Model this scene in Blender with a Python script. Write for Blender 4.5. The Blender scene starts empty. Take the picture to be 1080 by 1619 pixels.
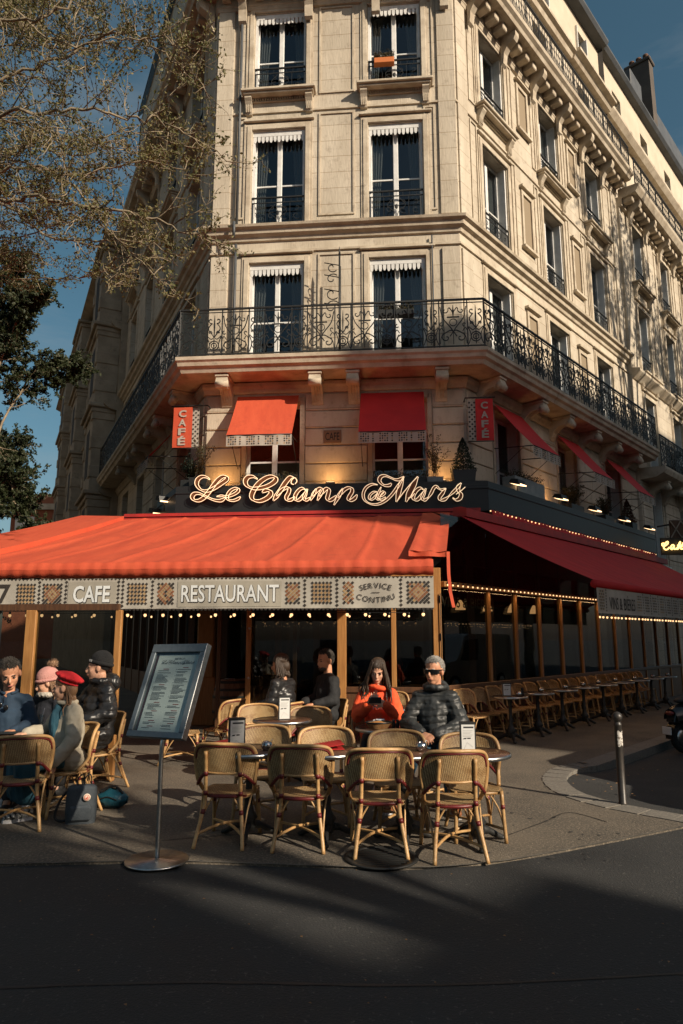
import bpy, bmesh, math, random
import numpy as np
from mathutils import Vector, Matrix, noise as mnoise
from mathutils.geometry import tessellate_polygon
R_ = math.radians
random.seed(7)
scene = bpy.context.scene
COL = scene.collection

# ------------------------------------------------------------------ camera
CAM_H = 1.75
FPX = 1100.0
PITCH = math.atan(197.5 / FPX)
cam_d = bpy.data.cameras.new('camera')
cam = bpy.data.objects.new('camera', cam_d)
COL.objects.link(cam)
cam.location = (0, 0, CAM_H)
cam.rotation_euler = (math.pi / 2 + PITCH, 0, 0)
cam_d.sensor_fit = 'VERTICAL'
cam_d.sensor_height = 36.0
cam_d.lens = 36.0 * FPX / 1619.0
cam_d.clip_end = 2000
cam_d.clip_start = 0.05
scene.camera = cam

# ------------------------------------------------------------------ sky, sun, exposure
SUN_AZ = R_(131)       # clockwise from +Y
SUN_EL = R_(28.5)
world = bpy.data.worlds.new('World')
scene.world = world
world.use_nodes = True
wn = world.node_tree.nodes
wl = world.node_tree.links
bg = wn['Background']
sky = wn.new('ShaderNodeTexSky')
sky.sky_type = 'NISHITA'
sky.sun_disc = False
sky.sun_elevation = SUN_EL
sky.sun_rotation = SUN_AZ
sky.air_density = 1.0
sky.dust_density = 2.4
sky.ozone_density = 1.6
tc = wn.new('ShaderNodeTexCoord')
mp = wn.new('ShaderNodeMapping')
mp.inputs['Scale'].default_value = (1.2, 1.2, 6.0)
mp.inputs['Rotation'].default_value = (0.2, 0.1, 0.4)
cn = wn.new('ShaderNodeTexNoise')
cn.inputs['Scale'].default_value = 2.2
cn.inputs['Detail'].default_value = 7
cn.inputs['Roughness'].default_value = 0.6
cr = wn.new('ShaderNodeValToRGB')
cr.color_ramp.elements[0].position = 0.47
cr.color_ramp.elements[0].color = (0, 0, 0, 1)
cr.color_ramp.elements[1].position = 0.75
cr.color_ramp.elements[1].color = (0.35, 0.35, 0.35, 1)
cm = wn.new('ShaderNodeMixRGB')
cm.inputs['Color2'].default_value = (4.2, 4.5, 4.7, 1)
hs = wn.new('ShaderNodeHueSaturation')
hs.inputs['Hue'].default_value = 0.47
hs.inputs['Saturation'].default_value = 1.12
hs.inputs['Value'].default_value = 1.0
wl.new(tc.outputs['Generated'], mp.inputs['Vector'])
wl.new(mp.outputs['Vector'], cn.inputs['Vector'])
wl.new(cn.outputs['Fac'], cr.inputs['Fac'])
wl.new(sky.outputs['Color'], hs.inputs['Color'])
wl.new(hs.outputs['Color'], cm.inputs['Color1'])
wl.new(cr.outputs['Color'], cm.inputs['Fac'])
wl.new(cm.outputs['Color'], bg.inputs['Color'])
bg.inputs['Strength'].default_value = 0.062

sd = bpy.data.lights.new('sun', 'SUN')
sun = bpy.data.objects.new('sun', sd)
COL.objects.link(sun)
sd.energy = 5.0
sd.angle = R_(0.6)
sd.color = (1.0, 0.86, 0.68)
TO_SUN = Vector((math.sin(SUN_AZ) * math.cos(SUN_EL), math.cos(SUN_AZ) * math.cos(SUN_EL), math.sin(SUN_EL)))
sun.rotation_euler = TO_SUN.to_track_quat('Z', 'Y').to_euler()
sun.location = (20, -15, 30)

vs = scene.view_settings
vs.view_transform = 'Standard'
vs.look = 'None'
vs.gamma = 1.0
vs.exposure = 0.33
vs.use_curve_mapping = False
scene.cycles.use_denoising = True
scene.cycles.max_bounces = 7
scene.cycles.transparent_max_bounces = 16
scene.cycles.caustics_reflective = False
scene.cycles.caustics_refractive = False
scene.cycles.sample_clamp_indirect = 6.0

# ------------------------------------------------------------------ helpers
def at(px, py, Y):
    """world point seen at photo pixel (px, py) at forward distance Y"""
    c, s = math.cos(PITCH), math.sin(PITCH)
    x, u = (px - 540.0) / FPX, (809.5 - py) / FPX
    d = Vector((x, c - u * s, s + u * c))
    k = Y / d.y
    return Vector((d.x * k, Y, CAM_H + d.z * k))

def gr(px, py, z=0.0):
    """point of the horizontal plane z seen at photo pixel (px, py)"""
    p = at(px, py, 1.0)
    d = p - Vector((0, 0, CAM_H))
    k = (z - CAM_H) / d.z
    return Vector((d.x * k, d.y * k, z))

WM = {}
def setw(o, parent, W):
    o.parent = parent
    WM[o] = W
    o.matrix_basis = (WM[parent].inverted() @ W) if parent is not None else W
    return o

def T(x, y=None, z=None, rz=0.0):
    if y is None:
        x, y, z = x
    return Matrix.Translation((x, y, z)) @ Matrix.Rotation(rz, 4, 'Z')

def tag(o, label=None, cat=None, group=None, kind=None):
    if label: o['label'] = label
    if cat: o['category'] = cat
    if group: o['group'] = group
    if kind: o['kind'] = kind
    return o

def thing(name, label, cat, loc=(0, 0, 0), rz=0.0, group=None):
    o = bpy.data.objects.new(name, None)
    o.empty_display_size = 0.1
    COL.objects.link(o)
    setw(o, None, T(loc[0], loc[1], loc[2], rz))
    return tag(o, label, cat, group)

def inst(name, mesh, parent=None, W=None):
    o = bpy.data.objects.new(name, mesh)
    COL.objects.link(o)
    if W is None:
        W = WM[parent].copy() if parent is not None else Matrix.Identity(4)
    return setw(o, parent, W)

KIDS = {}
def copy_tree(src, W, parent=None):
    c = src.copy()
    COL.objects.link(c)
    if parent is None:
        c.parent = None
        c.matrix_basis = W
        WM[c] = W
    else:
        c.parent = parent
        WM[c] = WM[parent] @ c.matrix_basis
    for ch in KIDS.setdefault(src.name, [o for o in COL.objects if o.parent == src]):
        copy_tree(ch, None, c)
    return c

class MB:
    """collects shapes; build() links them as one mesh object"""
    def __init__(self):
        self.v, self.f, self.m, self.uv, self.sm = [], [], [], {}, []
    def add(self, vs_, fs, mat=0, uvs=None, smooth=False, M=None):
        b = len(self.v)
        for p in vs_:
            p = Vector(p)
            self.v.append(M @ p if M is not None else p)
        for i, f in enumerate(fs):
            self.f.append([b + k for k in f])
            self.m.append(mat)
            self.sm.append(smooth)
            if uvs is not None:
                self.uv[len(self.f) - 1] = [uvs[k] for k in f]
        return self
    def box(self, x0, x1, y0, y1, z0, z1, mat=0, M=None):
        vs_ = [(x0, y0, z0), (x1, y0, z0), (x1, y1, z0), (x0, y1, z0), (x0, y0, z1), (x1, y0, z1), (x1, y1, z1), (x0, y1, z1)]
        return self.add(vs_, [(3, 2, 1, 0), (4, 5, 6, 7), (0, 1, 5, 4), (1, 2, 6, 5), (2, 3, 7, 6), (3, 0, 4, 7)], mat, M=M)
    def rbox(self, x0, x1, y0, y1, z0, z1, r=0.01, mat=0, M=None):
        r = min(r, (x1 - x0) * .49, (y1 - y0) * .49, (z1 - z0) * .49)
        vs_, idx = [], {}
        for i, sx in enumerate((x0, x1)):
            for j, sy in enumerate((y0, y1)):
                for k, sz in enumerate((z0, z1)):
                    dx, dy, dz = (r if i == 0 else -r), (r if j == 0 else -r), (r if k == 0 else -r)
                    for a, p in enumerate(((sx, sy + dy, sz + dz), (sx + dx, sy, sz + dz), (sx + dx, sy + dy, sz))):
                        idx[(i, j, k, a)] = len(vs_); vs_.append(p)
        g = lambda i, j, k, a: idx[(i, j, k, a)]
        fs = []
        fs.append((g(0,0,0,0), g(0,0,1,0), g(0,1,1,0), g(0,1,0,0))); fs.append((g(1,0,0,0), g(1,1,0,0), g(1,1,1,0), g(1,0,1,0)))
        fs.append((g(0,0,0,1), g(1,0,0,1), g(1,0,1,1), g(0,0,1,1))); fs.append((g(0,1,0,1), g(0,1,1,1), g(1,1,1,1), g(1,1,0,1)))
        fs.append((g(0,0,0,2), g(0,1,0,2), g(1,1,0,2), g(1,0,0,2))); fs.append((g(0,0,1,2), g(1,0,1,2), g(1,1,1,2), g(0,1,1,2)))
        for j in (0, 1):
            for k in (0, 1):
                fs.append((g(0,j,k,1), g(1,j,k,1), g(1,j,k,2), g(0,j,k,2)))
        for i in (0, 1):
            for k in (0, 1):
                fs.append((g(i,0,k,0), g(i,1,k,0), g(i,1,k,2), g(i,0,k,2)))
        for i in (0, 1):
            for j in (0, 1):
                fs.append((g(i,j,0,0), g(i,j,1,0), g(i,j,1,1), g(i,j,0,1)))
        for i in (0, 1):
            for j in (0, 1):
                for k in (0, 1):
                    fs.append((g(i,j,k,0), g(i,j,k,1), g(i,j,k,2)))
        return self.add(vs_, fs, mat, M=M)
    def tube(self, pts, r, n=6, closed=False, mat=0, cap=True, M=None, flat=None):
        pts = [Vector(p) for p in pts]
        N = len(pts)
        rs = r if isinstance(r, (list, tuple)) else [r] * N
        tans = []
        for i in range(N):
            if closed:
                t = pts[(i + 1) % N] - pts[i - 1]
            else:
                t = pts[min(i + 1, N - 1)] - pts[max(i - 1, 0)]
            tans.append(t.normalized() if t.length > 1e-9 else Vector((0, 0, 1)))
        up = Vector((0, 0, 1)) if abs(tans[0].z) < 0.9 else Vector((1, 0, 0))
        nrm = (up - tans[0] * up.dot(tans[0])).normalized()
        vs_ = []
        for i in range(N):
            if i:
                nrm = nrm - tans[i] * nrm.dot(tans[i])
                nrm = nrm.normalized() if nrm.length > 1e-6 else tans[i].orthogonal().normalized()
            bn = tans[i].cross(nrm)
            for k in range(n):
                a = 2 * math.pi * k / n + (math.pi / 4 if n == 4 else 0)
                vs_.append(pts[i] + (nrm * math.cos(a) + bn * math.sin(a)) * rs[i])
        fs = []
        for i in range(N if closed else N - 1):
            j = (i + 1) % N
            for k in range(n):
                fs.append((i * n + k, i * n + (k + 1) % n, j * n + (k + 1) % n, j * n + k))
        if cap and not closed:
            fs.append(tuple(range(n - 1, -1, -1)))
            fs.append(tuple((N - 1) * n + k for k in range(n)))
        return self.add(vs_, fs, mat, smooth=n > 4, M=M)
    def lathe(self, prof, n=16, c=(0, 0, 0), mat=0, M=None, smooth=True):
        vs_, fs = [], []
        for (r, z) in prof:
            for k in range(n):
                a = 2 * math.pi * k / n
                vs_.append((c[0] + r * math.cos(a), c[1] + r * math.sin(a), c[2] + z))
        for i in range(len(prof) - 1):
            for k in range(n):
                fs.append((i * n + k, i * n + (k + 1) % n, (i + 1) * n + (k + 1) % n, (i + 1) * n + k))
        fs.append(tuple(range(n - 1, -1, -1)))
        fs.append(tuple((len(prof) - 1) * n + k for k in range(n)))
        return self.add(vs_, fs, mat, smooth=smooth, M=M)
    def sph(self, c, r, nu=10, nv=7, mat=0, M=None):
        rx, ry, rz = r if isinstance(r, (tuple, list)) else (r, r, r)
        vs_ = [(c[0], c[1], c[2] - rz)]
        for i in range(1, nv):
            p = -math.pi / 2 + math.pi * i / nv
            for k in range(nu):
                a = 2 * math.pi * k / nu
                vs_.append((c[0] + rx * math.cos(p) * math.cos(a), c[1] + ry * math.cos(p) * math.sin(a), c[2] + rz * math.sin(p)))
        vs_.append((c[0], c[1], c[2] + rz))
        fs = [(0, 1 + (k + 1) % nu, 1 + k) for k in range(nu)]
        for i in range(nv - 2):
            for k in range(nu):
                a, b = 1 + i * nu + k, 1 + i * nu + (k + 1) % nu
                fs.append((a, b, b + nu, a + nu))
        e = len(vs_) - 1
        o = 1 + (nv - 2) * nu
        fs += [(o + k, o + (k + 1) % nu, e) for k in range(nu)]
        return self.add(vs_, fs, mat, smooth=True, M=M)
    def cap(self, a, b, r1, r2, n=10, mat=0):
        """tapered capsule"""
        a, b = Vector(a), Vector(b)
        d = (b - a)
        L = d.length
        q = d.to_track_quat('Z', 'Y').to_matrix().to_4x4() if L > 1e-6 else Matrix.Identity(4)
        prof = []
        for i in range(5):
            t = math.pi / 2 * (i / 4)
            prof.append((max(r1 * math.sin(t), 1e-4), -r1 * math.cos(t)))
        for i in range(5):
            t = math.pi / 2 * (i / 4)
            prof.append((max(r2 * math.cos(t), 1e-4), L + r2 * math.sin(t)))
        return self.lathe(prof, n, mat=mat, M=Matrix.Translation(a) @ q)
    def poly(self, pts, mat=0, M=None):
        pts = [Vector(p) for p in pts]
        if len(pts) <= 4:
            return self.add(pts, [tuple(range(len(pts)))], mat, M=M)
        tr = tessellate_polygon([pts])
        return self.add(pts, [tuple(t) for t in tr], mat, M=M)
    def prism(self, pts2, fn0, fn1, mat=0, M=None):
        """closed 2d outline, two mappings (x,y)->3d for the two ends"""
        n = len(pts2)
        a = [Vector(fn0(*p)) for p in pts2]
        b = [Vector(fn1(*p)) for p in pts2]
        fs = [(i, (i + 1) % n, n + (i + 1) % n, n + i) for i in range(n)]
        tr = tessellate_polygon([[Vector((p[0], p[1], 0)) for p in pts2]])
        fs += [tuple(t) for t in tr] + [tuple(n + k for k in reversed(t)) for t in tr]
        return self.add(a + b, fs, mat, M=M)
    def grid(self, fn, nu, nv, mat=0, uvfn=None, smooth=True, M=None):
        vs_, uvs = [], []
        for j in range(nv + 1):
            for i in range(nu + 1):
                vs_.append(fn(i / nu, j / nv))
                uvs.append(uvfn(i / nu, j / nv) if uvfn else (i / nu, j / nv))
        fs = [(j * (nu + 1) + i, j * (nu + 1) + i + 1, (j + 1) * (nu + 1) + i + 1, (j + 1) * (nu + 1) + i) for j in range(nv) for i in range(nu)]
        return self.add(vs_, fs, mat, uvs, smooth, M=M)
    def mesh(self, name, mats, fixn=True):
        me = bpy.data.meshes.new(name)
        me.from_pydata([tuple(p) for p in self.v], [], self.f)
        for m in (mats if isinstance(mats, (list, tuple)) else [mats]):
            me.materials.append(m)
        me.polygons.foreach_set('material_index', self.m)
        me.polygons.foreach_set('use_smooth', self.sm)
        if self.uv:
            ul = me.uv_layers.new(name='UVMap')
            for fi, us in self.uv.items():
                p = me.polygons[fi]
                for k, li in enumerate(p.loop_indices):
                    ul.data[li].uv = us[k]
        if fixn:
            bm = bmesh.new(); bm.from_mesh(me)
            bmesh.ops.recalc_face_normals(bm, faces=bm.faces)
            bm.to_mesh(me); bm.free()
        me.update()
        return me
    def build(self, name, mats, parent=None, W=None, fixn=True, local=False):
        """W None: the shapes are in world coordinates (local=True: in the parent's)"""
        me = self.mesh(name, mats, fixn)
        if W is None:
            W = WM[parent].copy() if (local and parent is not None) else Matrix.Identity(4)
            if not local and parent is not None:
                # keep the origin at the parent's place
                inv = WM[parent].inverted()
                me.transform(inv)
                W = WM[parent].copy()
        return inst(name, me, parent, W)

def crom(pts, n=6, closed=False):
    """smooth curve through points"""
    pts = [Vector(p) for p in pts]
    out = []
    N = len(pts)
    for i in range(N if closed else N - 1):
        if closed:
            p0, p1, p2, p3 = pts[i - 1], pts[i], pts[(i + 1) % N], pts[(i + 2) % N]
        else:
            p0, p1, p2, p3 = pts[max(i - 1, 0)], pts[i], pts[i + 1], pts[min(i + 2, N - 1)]
        for k in range(n):
            t = k / n
            out.append(0.5 * ((2 * p1) + (p2 - p0) * t + (2 * p0 - 5 * p1 + 4 * p2 - p3) * t * t + (3 * p1 - p0 - 3 * p2 + p3) * t ** 3))
    if not closed:
        out.append(pts[-1])
    return out

# ------------------------------------------------------------------ materials
MATS = {}
def idx_tint(N, L, col, c1=(1, 1, 1)):
    """tone of one whole piece of furniture, from its object index (wear differs from chair to chair)"""
    oi = N.new('ShaderNodeObjectInfo'); mu = N.new('ShaderNodeMath'); mu.operation = 'MULTIPLY'; mu.inputs[1].default_value = .01
    hv = N.new('ShaderNodeHueSaturation')
    L.new(oi.outputs['Object Index'], mu.inputs[0]); L.new(mu.outputs['Value'], hv.inputs['Value'])
    if col is not None: L.new(col, hv.inputs['Color'])
    else: hv.inputs['Color'].default_value = (*c1, 1)
    return hv.outputs['Color']
def pmat(name, c1, c2=None, scale=8.0, rough=0.6, metal=0.0, bump=0.0, bscale=None, detail=5, coord='Object', stretch=None, spec=0.5, lo=0.35, hi=0.65,
         c3=None, s3=1.0, lo3=0.55, hi3=0.75, emit=None, es=0.0, trans=0.0, rvar=0.0, objvar=0.0, idx=False, courses=0.0):
    m = bpy.data.materials.new(name)
    m.use_nodes = True
    nt = m.node_tree
    N, L = nt.nodes, nt.links
    b = N['Principled BSDF']
    b.inputs['Roughness'].default_value = rough
    b.inputs['Metallic'].default_value = metal
    b.inputs['Specular IOR Level'].default_value = spec
    b.inputs['Base Color'].default_value = (*c1, 1)
    tcn = N.new('ShaderNodeTexCoord')
    if coord == 'World':
        g = N.new('ShaderNodeNewGeometry'); vec = g.outputs['Position']
    else:
        vec = tcn.outputs[coord]
    if stretch:
        mpn = N.new('ShaderNodeMapping'); mpn.inputs['Scale'].default_value = stretch
        L.new(vec, mpn.inputs['Vector']); vecs = mpn.outputs['Vector']
    else:
        vecs = vec
    col = None
    if c2 is not None:
        nz = N.new('ShaderNodeTexNoise'); nz.inputs['Scale'].default_value = scale; nz.inputs['Detail'].default_value = detail
        nz.inputs['Roughness'].default_value = 0.6
        L.new(vecs, nz.inputs['Vector'])
        mr = N.new('ShaderNodeMapRange'); mr.inputs['From Min'].default_value = lo; mr.inputs['From Max'].default_value = hi
        L.new(nz.outputs['Fac'], mr.inputs['Value'])
        mx = N.new('ShaderNodeMixRGB'); mx.inputs['Color1'].default_value = (*c1, 1); mx.inputs['Color2'].default_value = (*c2, 1)
        L.new(mr.outputs['Result'], mx.inputs['Fac']); col = mx.outputs['Color']
        if rvar:
            mr2 = N.new('ShaderNodeMapRange'); mr2.inputs['To Min'].default_value = max(0.02, rough - rvar); mr2.inputs['To Max'].default_value = min(1, rough + rvar)
            mr2.inputs['From Min'].default_value = 0.3; mr2.inputs['From Max'].default_value = 0.7
            L.new(nz.outputs['Fac'], mr2.inputs['Value']); L.new(mr2.outputs['Result'], b.inputs['Roughness'])
    if c3 is not None:
        n3 = N.new('ShaderNodeTexNoise'); n3.inputs['Scale'].default_value = s3; n3.inputs['Detail'].default_value = 6
        n3.inputs['Roughness'].default_value = 0.65
        L.new(vec, n3.inputs['Vector'])
        m3 = N.new('ShaderNodeMapRange'); m3.inputs['From Min'].default_value = lo3; m3.inputs['From Max'].default_value = hi3
        L.new(n3.outputs['Fac'], m3.inputs['Value'])
        x3 = N.new('ShaderNodeMixRGB'); x3.inputs['Color2'].default_value = (*c3, 1)
        if col is not None: L.new(col, x3.inputs['Color1'])
        else: x3.inputs['Color1'].default_value = (*c1, 1)
        L.new(m3.outputs['Result'], x3.inputs['Fac']); col = x3.outputs['Color']
    if objvar:
        oi = N.new('ShaderNodeObjectInfo'); hv = N.new('ShaderNodeHueSaturation')
        mv = N.new('ShaderNodeMapRange'); mv.inputs['To Min'].default_value = 1 - objvar; mv.inputs['To Max'].default_value = 1 + objvar
        L.new(oi.outputs['Random'], mv.inputs['Value']); L.new(mv.outputs['Result'], hv.inputs['Value'])
        if col is not None: L.new(col, hv.inputs['Color'])
        else: hv.inputs['Color'].default_value = (*c1, 1)
        col = hv.outputs['Color']
    if courses:       # bed joints between the courses, each course a slightly different tone
        sx = N.new('ShaderNodeSeparateXYZ'); L.new(vec, sx.inputs['Vector'])
        dv = N.new('ShaderNodeMath'); dv.operation = 'DIVIDE'; dv.inputs[1].default_value = courses; L.new(sx.outputs['Z'], dv.inputs[0])
        fr_ = N.new('ShaderNodeMath'); fr_.operation = 'FRACT'; L.new(dv.outputs['Value'], fr_.inputs[0])
        lt_ = N.new('ShaderNodeMath'); lt_.operation = 'LESS_THAN'; lt_.inputs[1].default_value = .035; L.new(fr_.outputs['Value'], lt_.inputs[0])
        fl_ = N.new('ShaderNodeMath'); fl_.operation = 'FLOOR'; L.new(dv.outputs['Value'], fl_.inputs[0])
        wn_ = N.new('ShaderNodeTexWhiteNoise'); wn_.noise_dimensions = '1D'; L.new(fl_.outputs['Value'], wn_.inputs['W'])
        mv = N.new('ShaderNodeMapRange'); mv.inputs['To Min'].default_value = .90; mv.inputs['To Max'].default_value = 1.05; L.new(wn_.outputs['Value'], mv.inputs['Value'])
        hv = N.new('ShaderNodeHueSaturation'); L.new(col, hv.inputs['Color']); L.new(mv.outputs['Result'], hv.inputs['Value'])
        mj = N.new('ShaderNodeMixRGB'); mj.blend_type = 'MULTIPLY'; mj.inputs['Color2'].default_value = (.6, .53, .45, 1)
        L.new(lt_.outputs['Value'], mj.inputs['Fac']); L.new(hv.outputs['Color'], mj.inputs['Color1']); col = mj.outputs['Color']
    if idx:
        col = idx_tint(N, L, col, c1)
    if col is not None:
        L.new(col, b.inputs['Base Color'])
    if bump:
        nb = N.new('ShaderNodeTexNoise'); nb.inputs['Scale'].default_value = bscale or scale * 4; nb.inputs['Detail'].default_value = 4
        L.new(vecs, nb.inputs['Vector'])
        bp = N.new('ShaderNodeBump'); bp.inputs['Strength'].default_value = bump; bp.inputs['Distance'].default_value = 0.02
        L.new(nb.outputs['Fac'], bp.inputs['Height']); L.new(bp.outputs['Normal'], b.inputs['Normal'])
    if emit:
        b.inputs['Emission Color'].default_value = (*emit, 1); b.inputs['Emission Strength'].default_value = es
    if trans:
        out = N['Material Output']
        tr = N.new('ShaderNodeBsdfTranslucent'); ad = N.new('ShaderNodeMixShader'); ad.inputs['Fac'].default_value = trans
        if col is not None: L.new(col, tr.inputs['Color'])
        else: tr.inputs['Color'].default_value = (*c1, 1)
        L.new(b.outputs['BSDF'], ad.inputs[1]); L.new(tr.outputs['BSDF'], ad.inputs[2]); L.new(ad.outputs['Shader'], out.inputs['Surface'])
    MATS[name] = m
    return m

def glass_mat(name, tint=(0.6, 0.65, 0.65), refl=1.0, rough=0.015):
    m = bpy.data.materials.new(name); m.use_nodes = True
    N, L = m.node_tree.nodes, m.node_tree.links
    N.remove(N['Principled BSDF'])
    out = N['Material Output']
    tr = N.new('ShaderNodeBsdfTransparent'); tr.inputs['Color'].default_value = (*tint, 1)
    gl = N.new('ShaderNodeBsdfGlossy'); gl.inputs['Roughness'].default_value = rough; gl.inputs['Color'].default_value = (0.95, 0.97, 1, 1)
    gi = N.new('ShaderNodeNewGeometry')
    dp = N.new('ShaderNodeVectorMath'); dp.operation = 'DOT_PRODUCT'
    L.new(gi.outputs['Normal'], dp.inputs[0]); L.new(gi.outputs['Incoming'], dp.inputs[1])
    def mth(op, a=None, b=None):
        n_ = N.new('ShaderNodeMath'); n_.operation = op
        for i_, x_ in enumerate((a, b)):
            if x_ is None: continue
            if isinstance(x_, (int, float)): n_.inputs[i_].default_value = x_
            else: L.new(x_, n_.inputs[i_])
        return n_.outputs['Value']
    ca = mth('ABSOLUTE', dp.outputs['Value'])
    fr_ = mth('ADD', mth('MULTIPLY', mth('POWER', mth('SUBTRACT', 1.0, ca), 5.0), 0.955), 0.045)
    g = N.new('ShaderNodeNewGeometry')
    nz = N.new('ShaderNodeTexNoise'); nz.inputs['Scale'].default_value = 0.9
    L.new(g.outputs['Position'], nz.inputs['Vector'])
    bp = N.new('ShaderNodeBump'); bp.inputs['Strength'].default_value = 0.05; bp.inputs['Distance'].default_value = 0.05
    L.new(nz.outputs['Fac'], bp.inputs['Height']); L.new(bp.outputs['Normal'], gl.inputs['Normal'])
    mu = N.new('ShaderNodeMath'); mu.operation = 'MULTIPLY'; mu.inputs[1].default_value = refl; mu.use_clamp = True
    L.new(fr_, mu.inputs[0])
    mx = N.new('ShaderNodeMixShader')
    L.new(mu.outputs['Value'], mx.inputs['Fac']); L.new(tr.outputs['BSDF'], mx.inputs[1]); L.new(gl.outputs['BSDF'], mx.inputs[2])
    L.new(mx.outputs['Shader'], out.inputs['Surface'])
    MATS[name] = m
    return m

def emit_mat(name, col, s):
    m = bpy.data.materials.new(name); m.use_nodes = True
    b = m.node_tree.nodes['Principled BSDF']
    b.inputs['Base Color'].default_value = (*col, 1)
    b.inputs['Emission Color'].default_value = (*col, 1); b.inputs['Emission Strength'].default_value = s
    MATS[name] = m
    return m

def weave_mat(name, ca, cb, pitch, rough=0.55, idx=False):
    """plaited cane: small light and dark strands stepping diagonally, over the UV map in metres"""
    m = bpy.data.materials.new(name); m.use_nodes = True
    N, L = m.node_tree.nodes, m.node_tree.links
    b = N['Principled BSDF']; b.inputs['Roughness'].default_value = rough
    uv = N.new('ShaderNodeUVMap'); uv.uv_map = 'UVMap'
    mpn = N.new('ShaderNodeMapping'); mpn.inputs['Rotation'].default_value = (0, 0, 0.6); mpn.inputs['Scale'].default_value = (1 / pitch, 1 / pitch * 1.25, 1)
    L.new(uv.outputs['UV'], mpn.inputs['Vector'])
    br = N.new('ShaderNodeTexBrick'); br.inputs['Scale'].default_value = 1.0
    br.offset = 0.5; br.inputs['Mortar Size'].default_value = 0.16; br.inputs['Brick Width'].default_value = 1.0; br.inputs['Row Height'].default_value = 0.55
    br.inputs['Color1'].default_value = (*ca, 1); br.inputs['Color2'].default_value = (ca[0] * .85, ca[1] * .8, ca[2] * .72, 1); br.inputs['Mortar'].default_value = (*cb, 1)
    L.new(mpn.outputs['Vector'], br.inputs['Vector'])
    nz = N.new('ShaderNodeTexNoise'); nz.inputs['Scale'].default_value = 9; nz.inputs['Detail'].default_value = 4
    tcn = N.new('ShaderNodeTexCoord'); L.new(tcn.outputs['Object'], nz.inputs['Vector'])
    mw = N.new('ShaderNodeMixRGB'); mw.blend_type = 'MULTIPLY'; mw.inputs['Color2'].default_value = (.62, .5, .36, 1)
    mr = N.new('ShaderNodeMapRange'); mr.inputs['From Min'].default_value = .5; mr.inputs['From Max'].default_value = .72; L.new(nz.outputs['Fac'], mr.inputs['Value']); L.new(mr.outputs['Result'], mw.inputs['Fac'])
    L.new(br.outputs['Color'], mw.inputs['Color1'])
    L.new(idx_tint(N, L, mw.outputs['Color']) if idx else mw.outputs['Color'], b.inputs['Base Color'])
    bp = N.new('ShaderNodeBump'); bp.inputs['Strength'].default_value = 0.6; bp.inputs['Distance'].default_value = 0.003; bp.invert = True
    L.new(br.outputs['Fac'], bp.inputs['Height']); L.new(bp.outputs['Normal'], b.inputs['Normal'])
    MATS[name] = m
    return m

stone = pmat('limestone', (0.58, 0.51, 0.405), (0.44, 0.375, 0.285), 1.1, 0.85, bump=0.4, bscale=16, coord='World', stretch=(1.6, 1.6, 0.3), c3=(0.25, 0.195, 0.14), s3=5.5, lo3=0.54, hi3=0.9, detail=10, courses=.43)
stone_trim = pmat('limestone_trim', (0.56, 0.485, 0.375), (0.38, 0.31, 0.225), 2.5, 0.85, bump=0.2, bscale=18, coord='World', c3=(0.16, 0.12, 0.09), s3=3.0, lo3=0.58, hi3=0.8)
render_cream = pmat('cream_render', (0.58, 0.50, 0.385), (0.50, 0.425, 0.32), 1.5, 0.9, coord='World')
iron = pmat('black_iron', (0.011, 0.012, 0.012), (0.018, 0.018, 0.017), 12, 0.55, metal=0.0, coord='World')
white_paint = pmat('white_paint', (0.72, 0.72, 0.7), (0.6, 0.59, 0.56), 5, 0.5, coord='World')
win_glass = glass_mat('window_glass', (0.58, 0.61, 0.62), 1.3)
cafe_glass = glass_mat('cafe_glass', (0.6, 0.62, 0.6), 0.8)
clear_glass = glass_mat('clear_glass', (0.85, 0.88, 0.87), 1.0)
curtain_m = pmat('curtain', (0.5, 0.48, 0.44), rough=0.9, trans=0.2)
zinc = pmat('zinc_roof', (0.05, 0.055, 0.06), (0.08, 0.085, 0.09), 1.5, 0.55, coord='World')
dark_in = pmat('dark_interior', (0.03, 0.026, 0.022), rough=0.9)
red_sunlit = pmat('red_canvas_sunlit', (0.61, 0.095, 0.038), (0.54, 0.074, 0.03), 1.3, 0.8, bump=0.12, bscale=9, coord='World', stretch=(4.5, .55, 1.5), c3=(0.25, 0.035, 0.022), s3=3.2, lo3=0.56, hi3=1.05, trans=0.12)  # red cloth as it looks in sun, the warm light put into the colour
red_shaded = pmat('red_canvas_shaded', (0.64, 0.026, 0.026), (0.54, 0.02, 0.022), 1.6, 0.75, bump=0.08, bscale=60, coord='World', trans=0.18)  # same cloth as it looks in shade, the deeper red put into the colour
red_pelmet = pmat('red_pelmet', (0.42, 0.025, 0.02), (0.3, 0.02, 0.018), 3, 0.6, coord='World', c3=(0.12, 0.02, 0.02), s3=5, lo3=0.6, hi3=0.75)
canvas_w = pmat('pale_canvas', (0.47, 0.44, 0.38), (0.37, 0.34, 0.29), 3, 0.85, bump=0.15, bscale=8, coord='World', trans=0.1)
canvas_g = pmat('beige_canvas', (0.36, 0.33, 0.27), (0.29, 0.265, 0.22), 3, 0.85, bump=0.15, bscale=8, coord='World')
print_dark = pmat('print_dark', (0.03, 0.024, 0.02), rough=0.85)
print_tan = pmat('print_tan', (0.38, 0.25, 0.12), (0.3, 0.18, 0.09), 9, 0.85, coord='World')
print_rust = pmat('print_rust', (0.22, 0.09, 0.04), rough=0.85)
print_white = pmat('print_white', (0.64, 0.66, 0.66), rough=0.8)
wood_gold = pmat('varnished_oak', (0.42, 0.21, 0.07), (0.30, 0.135, 0.04), 6, 0.42, bump=0.1, coord='World', stretch=(9, 9, 0.6))
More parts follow.
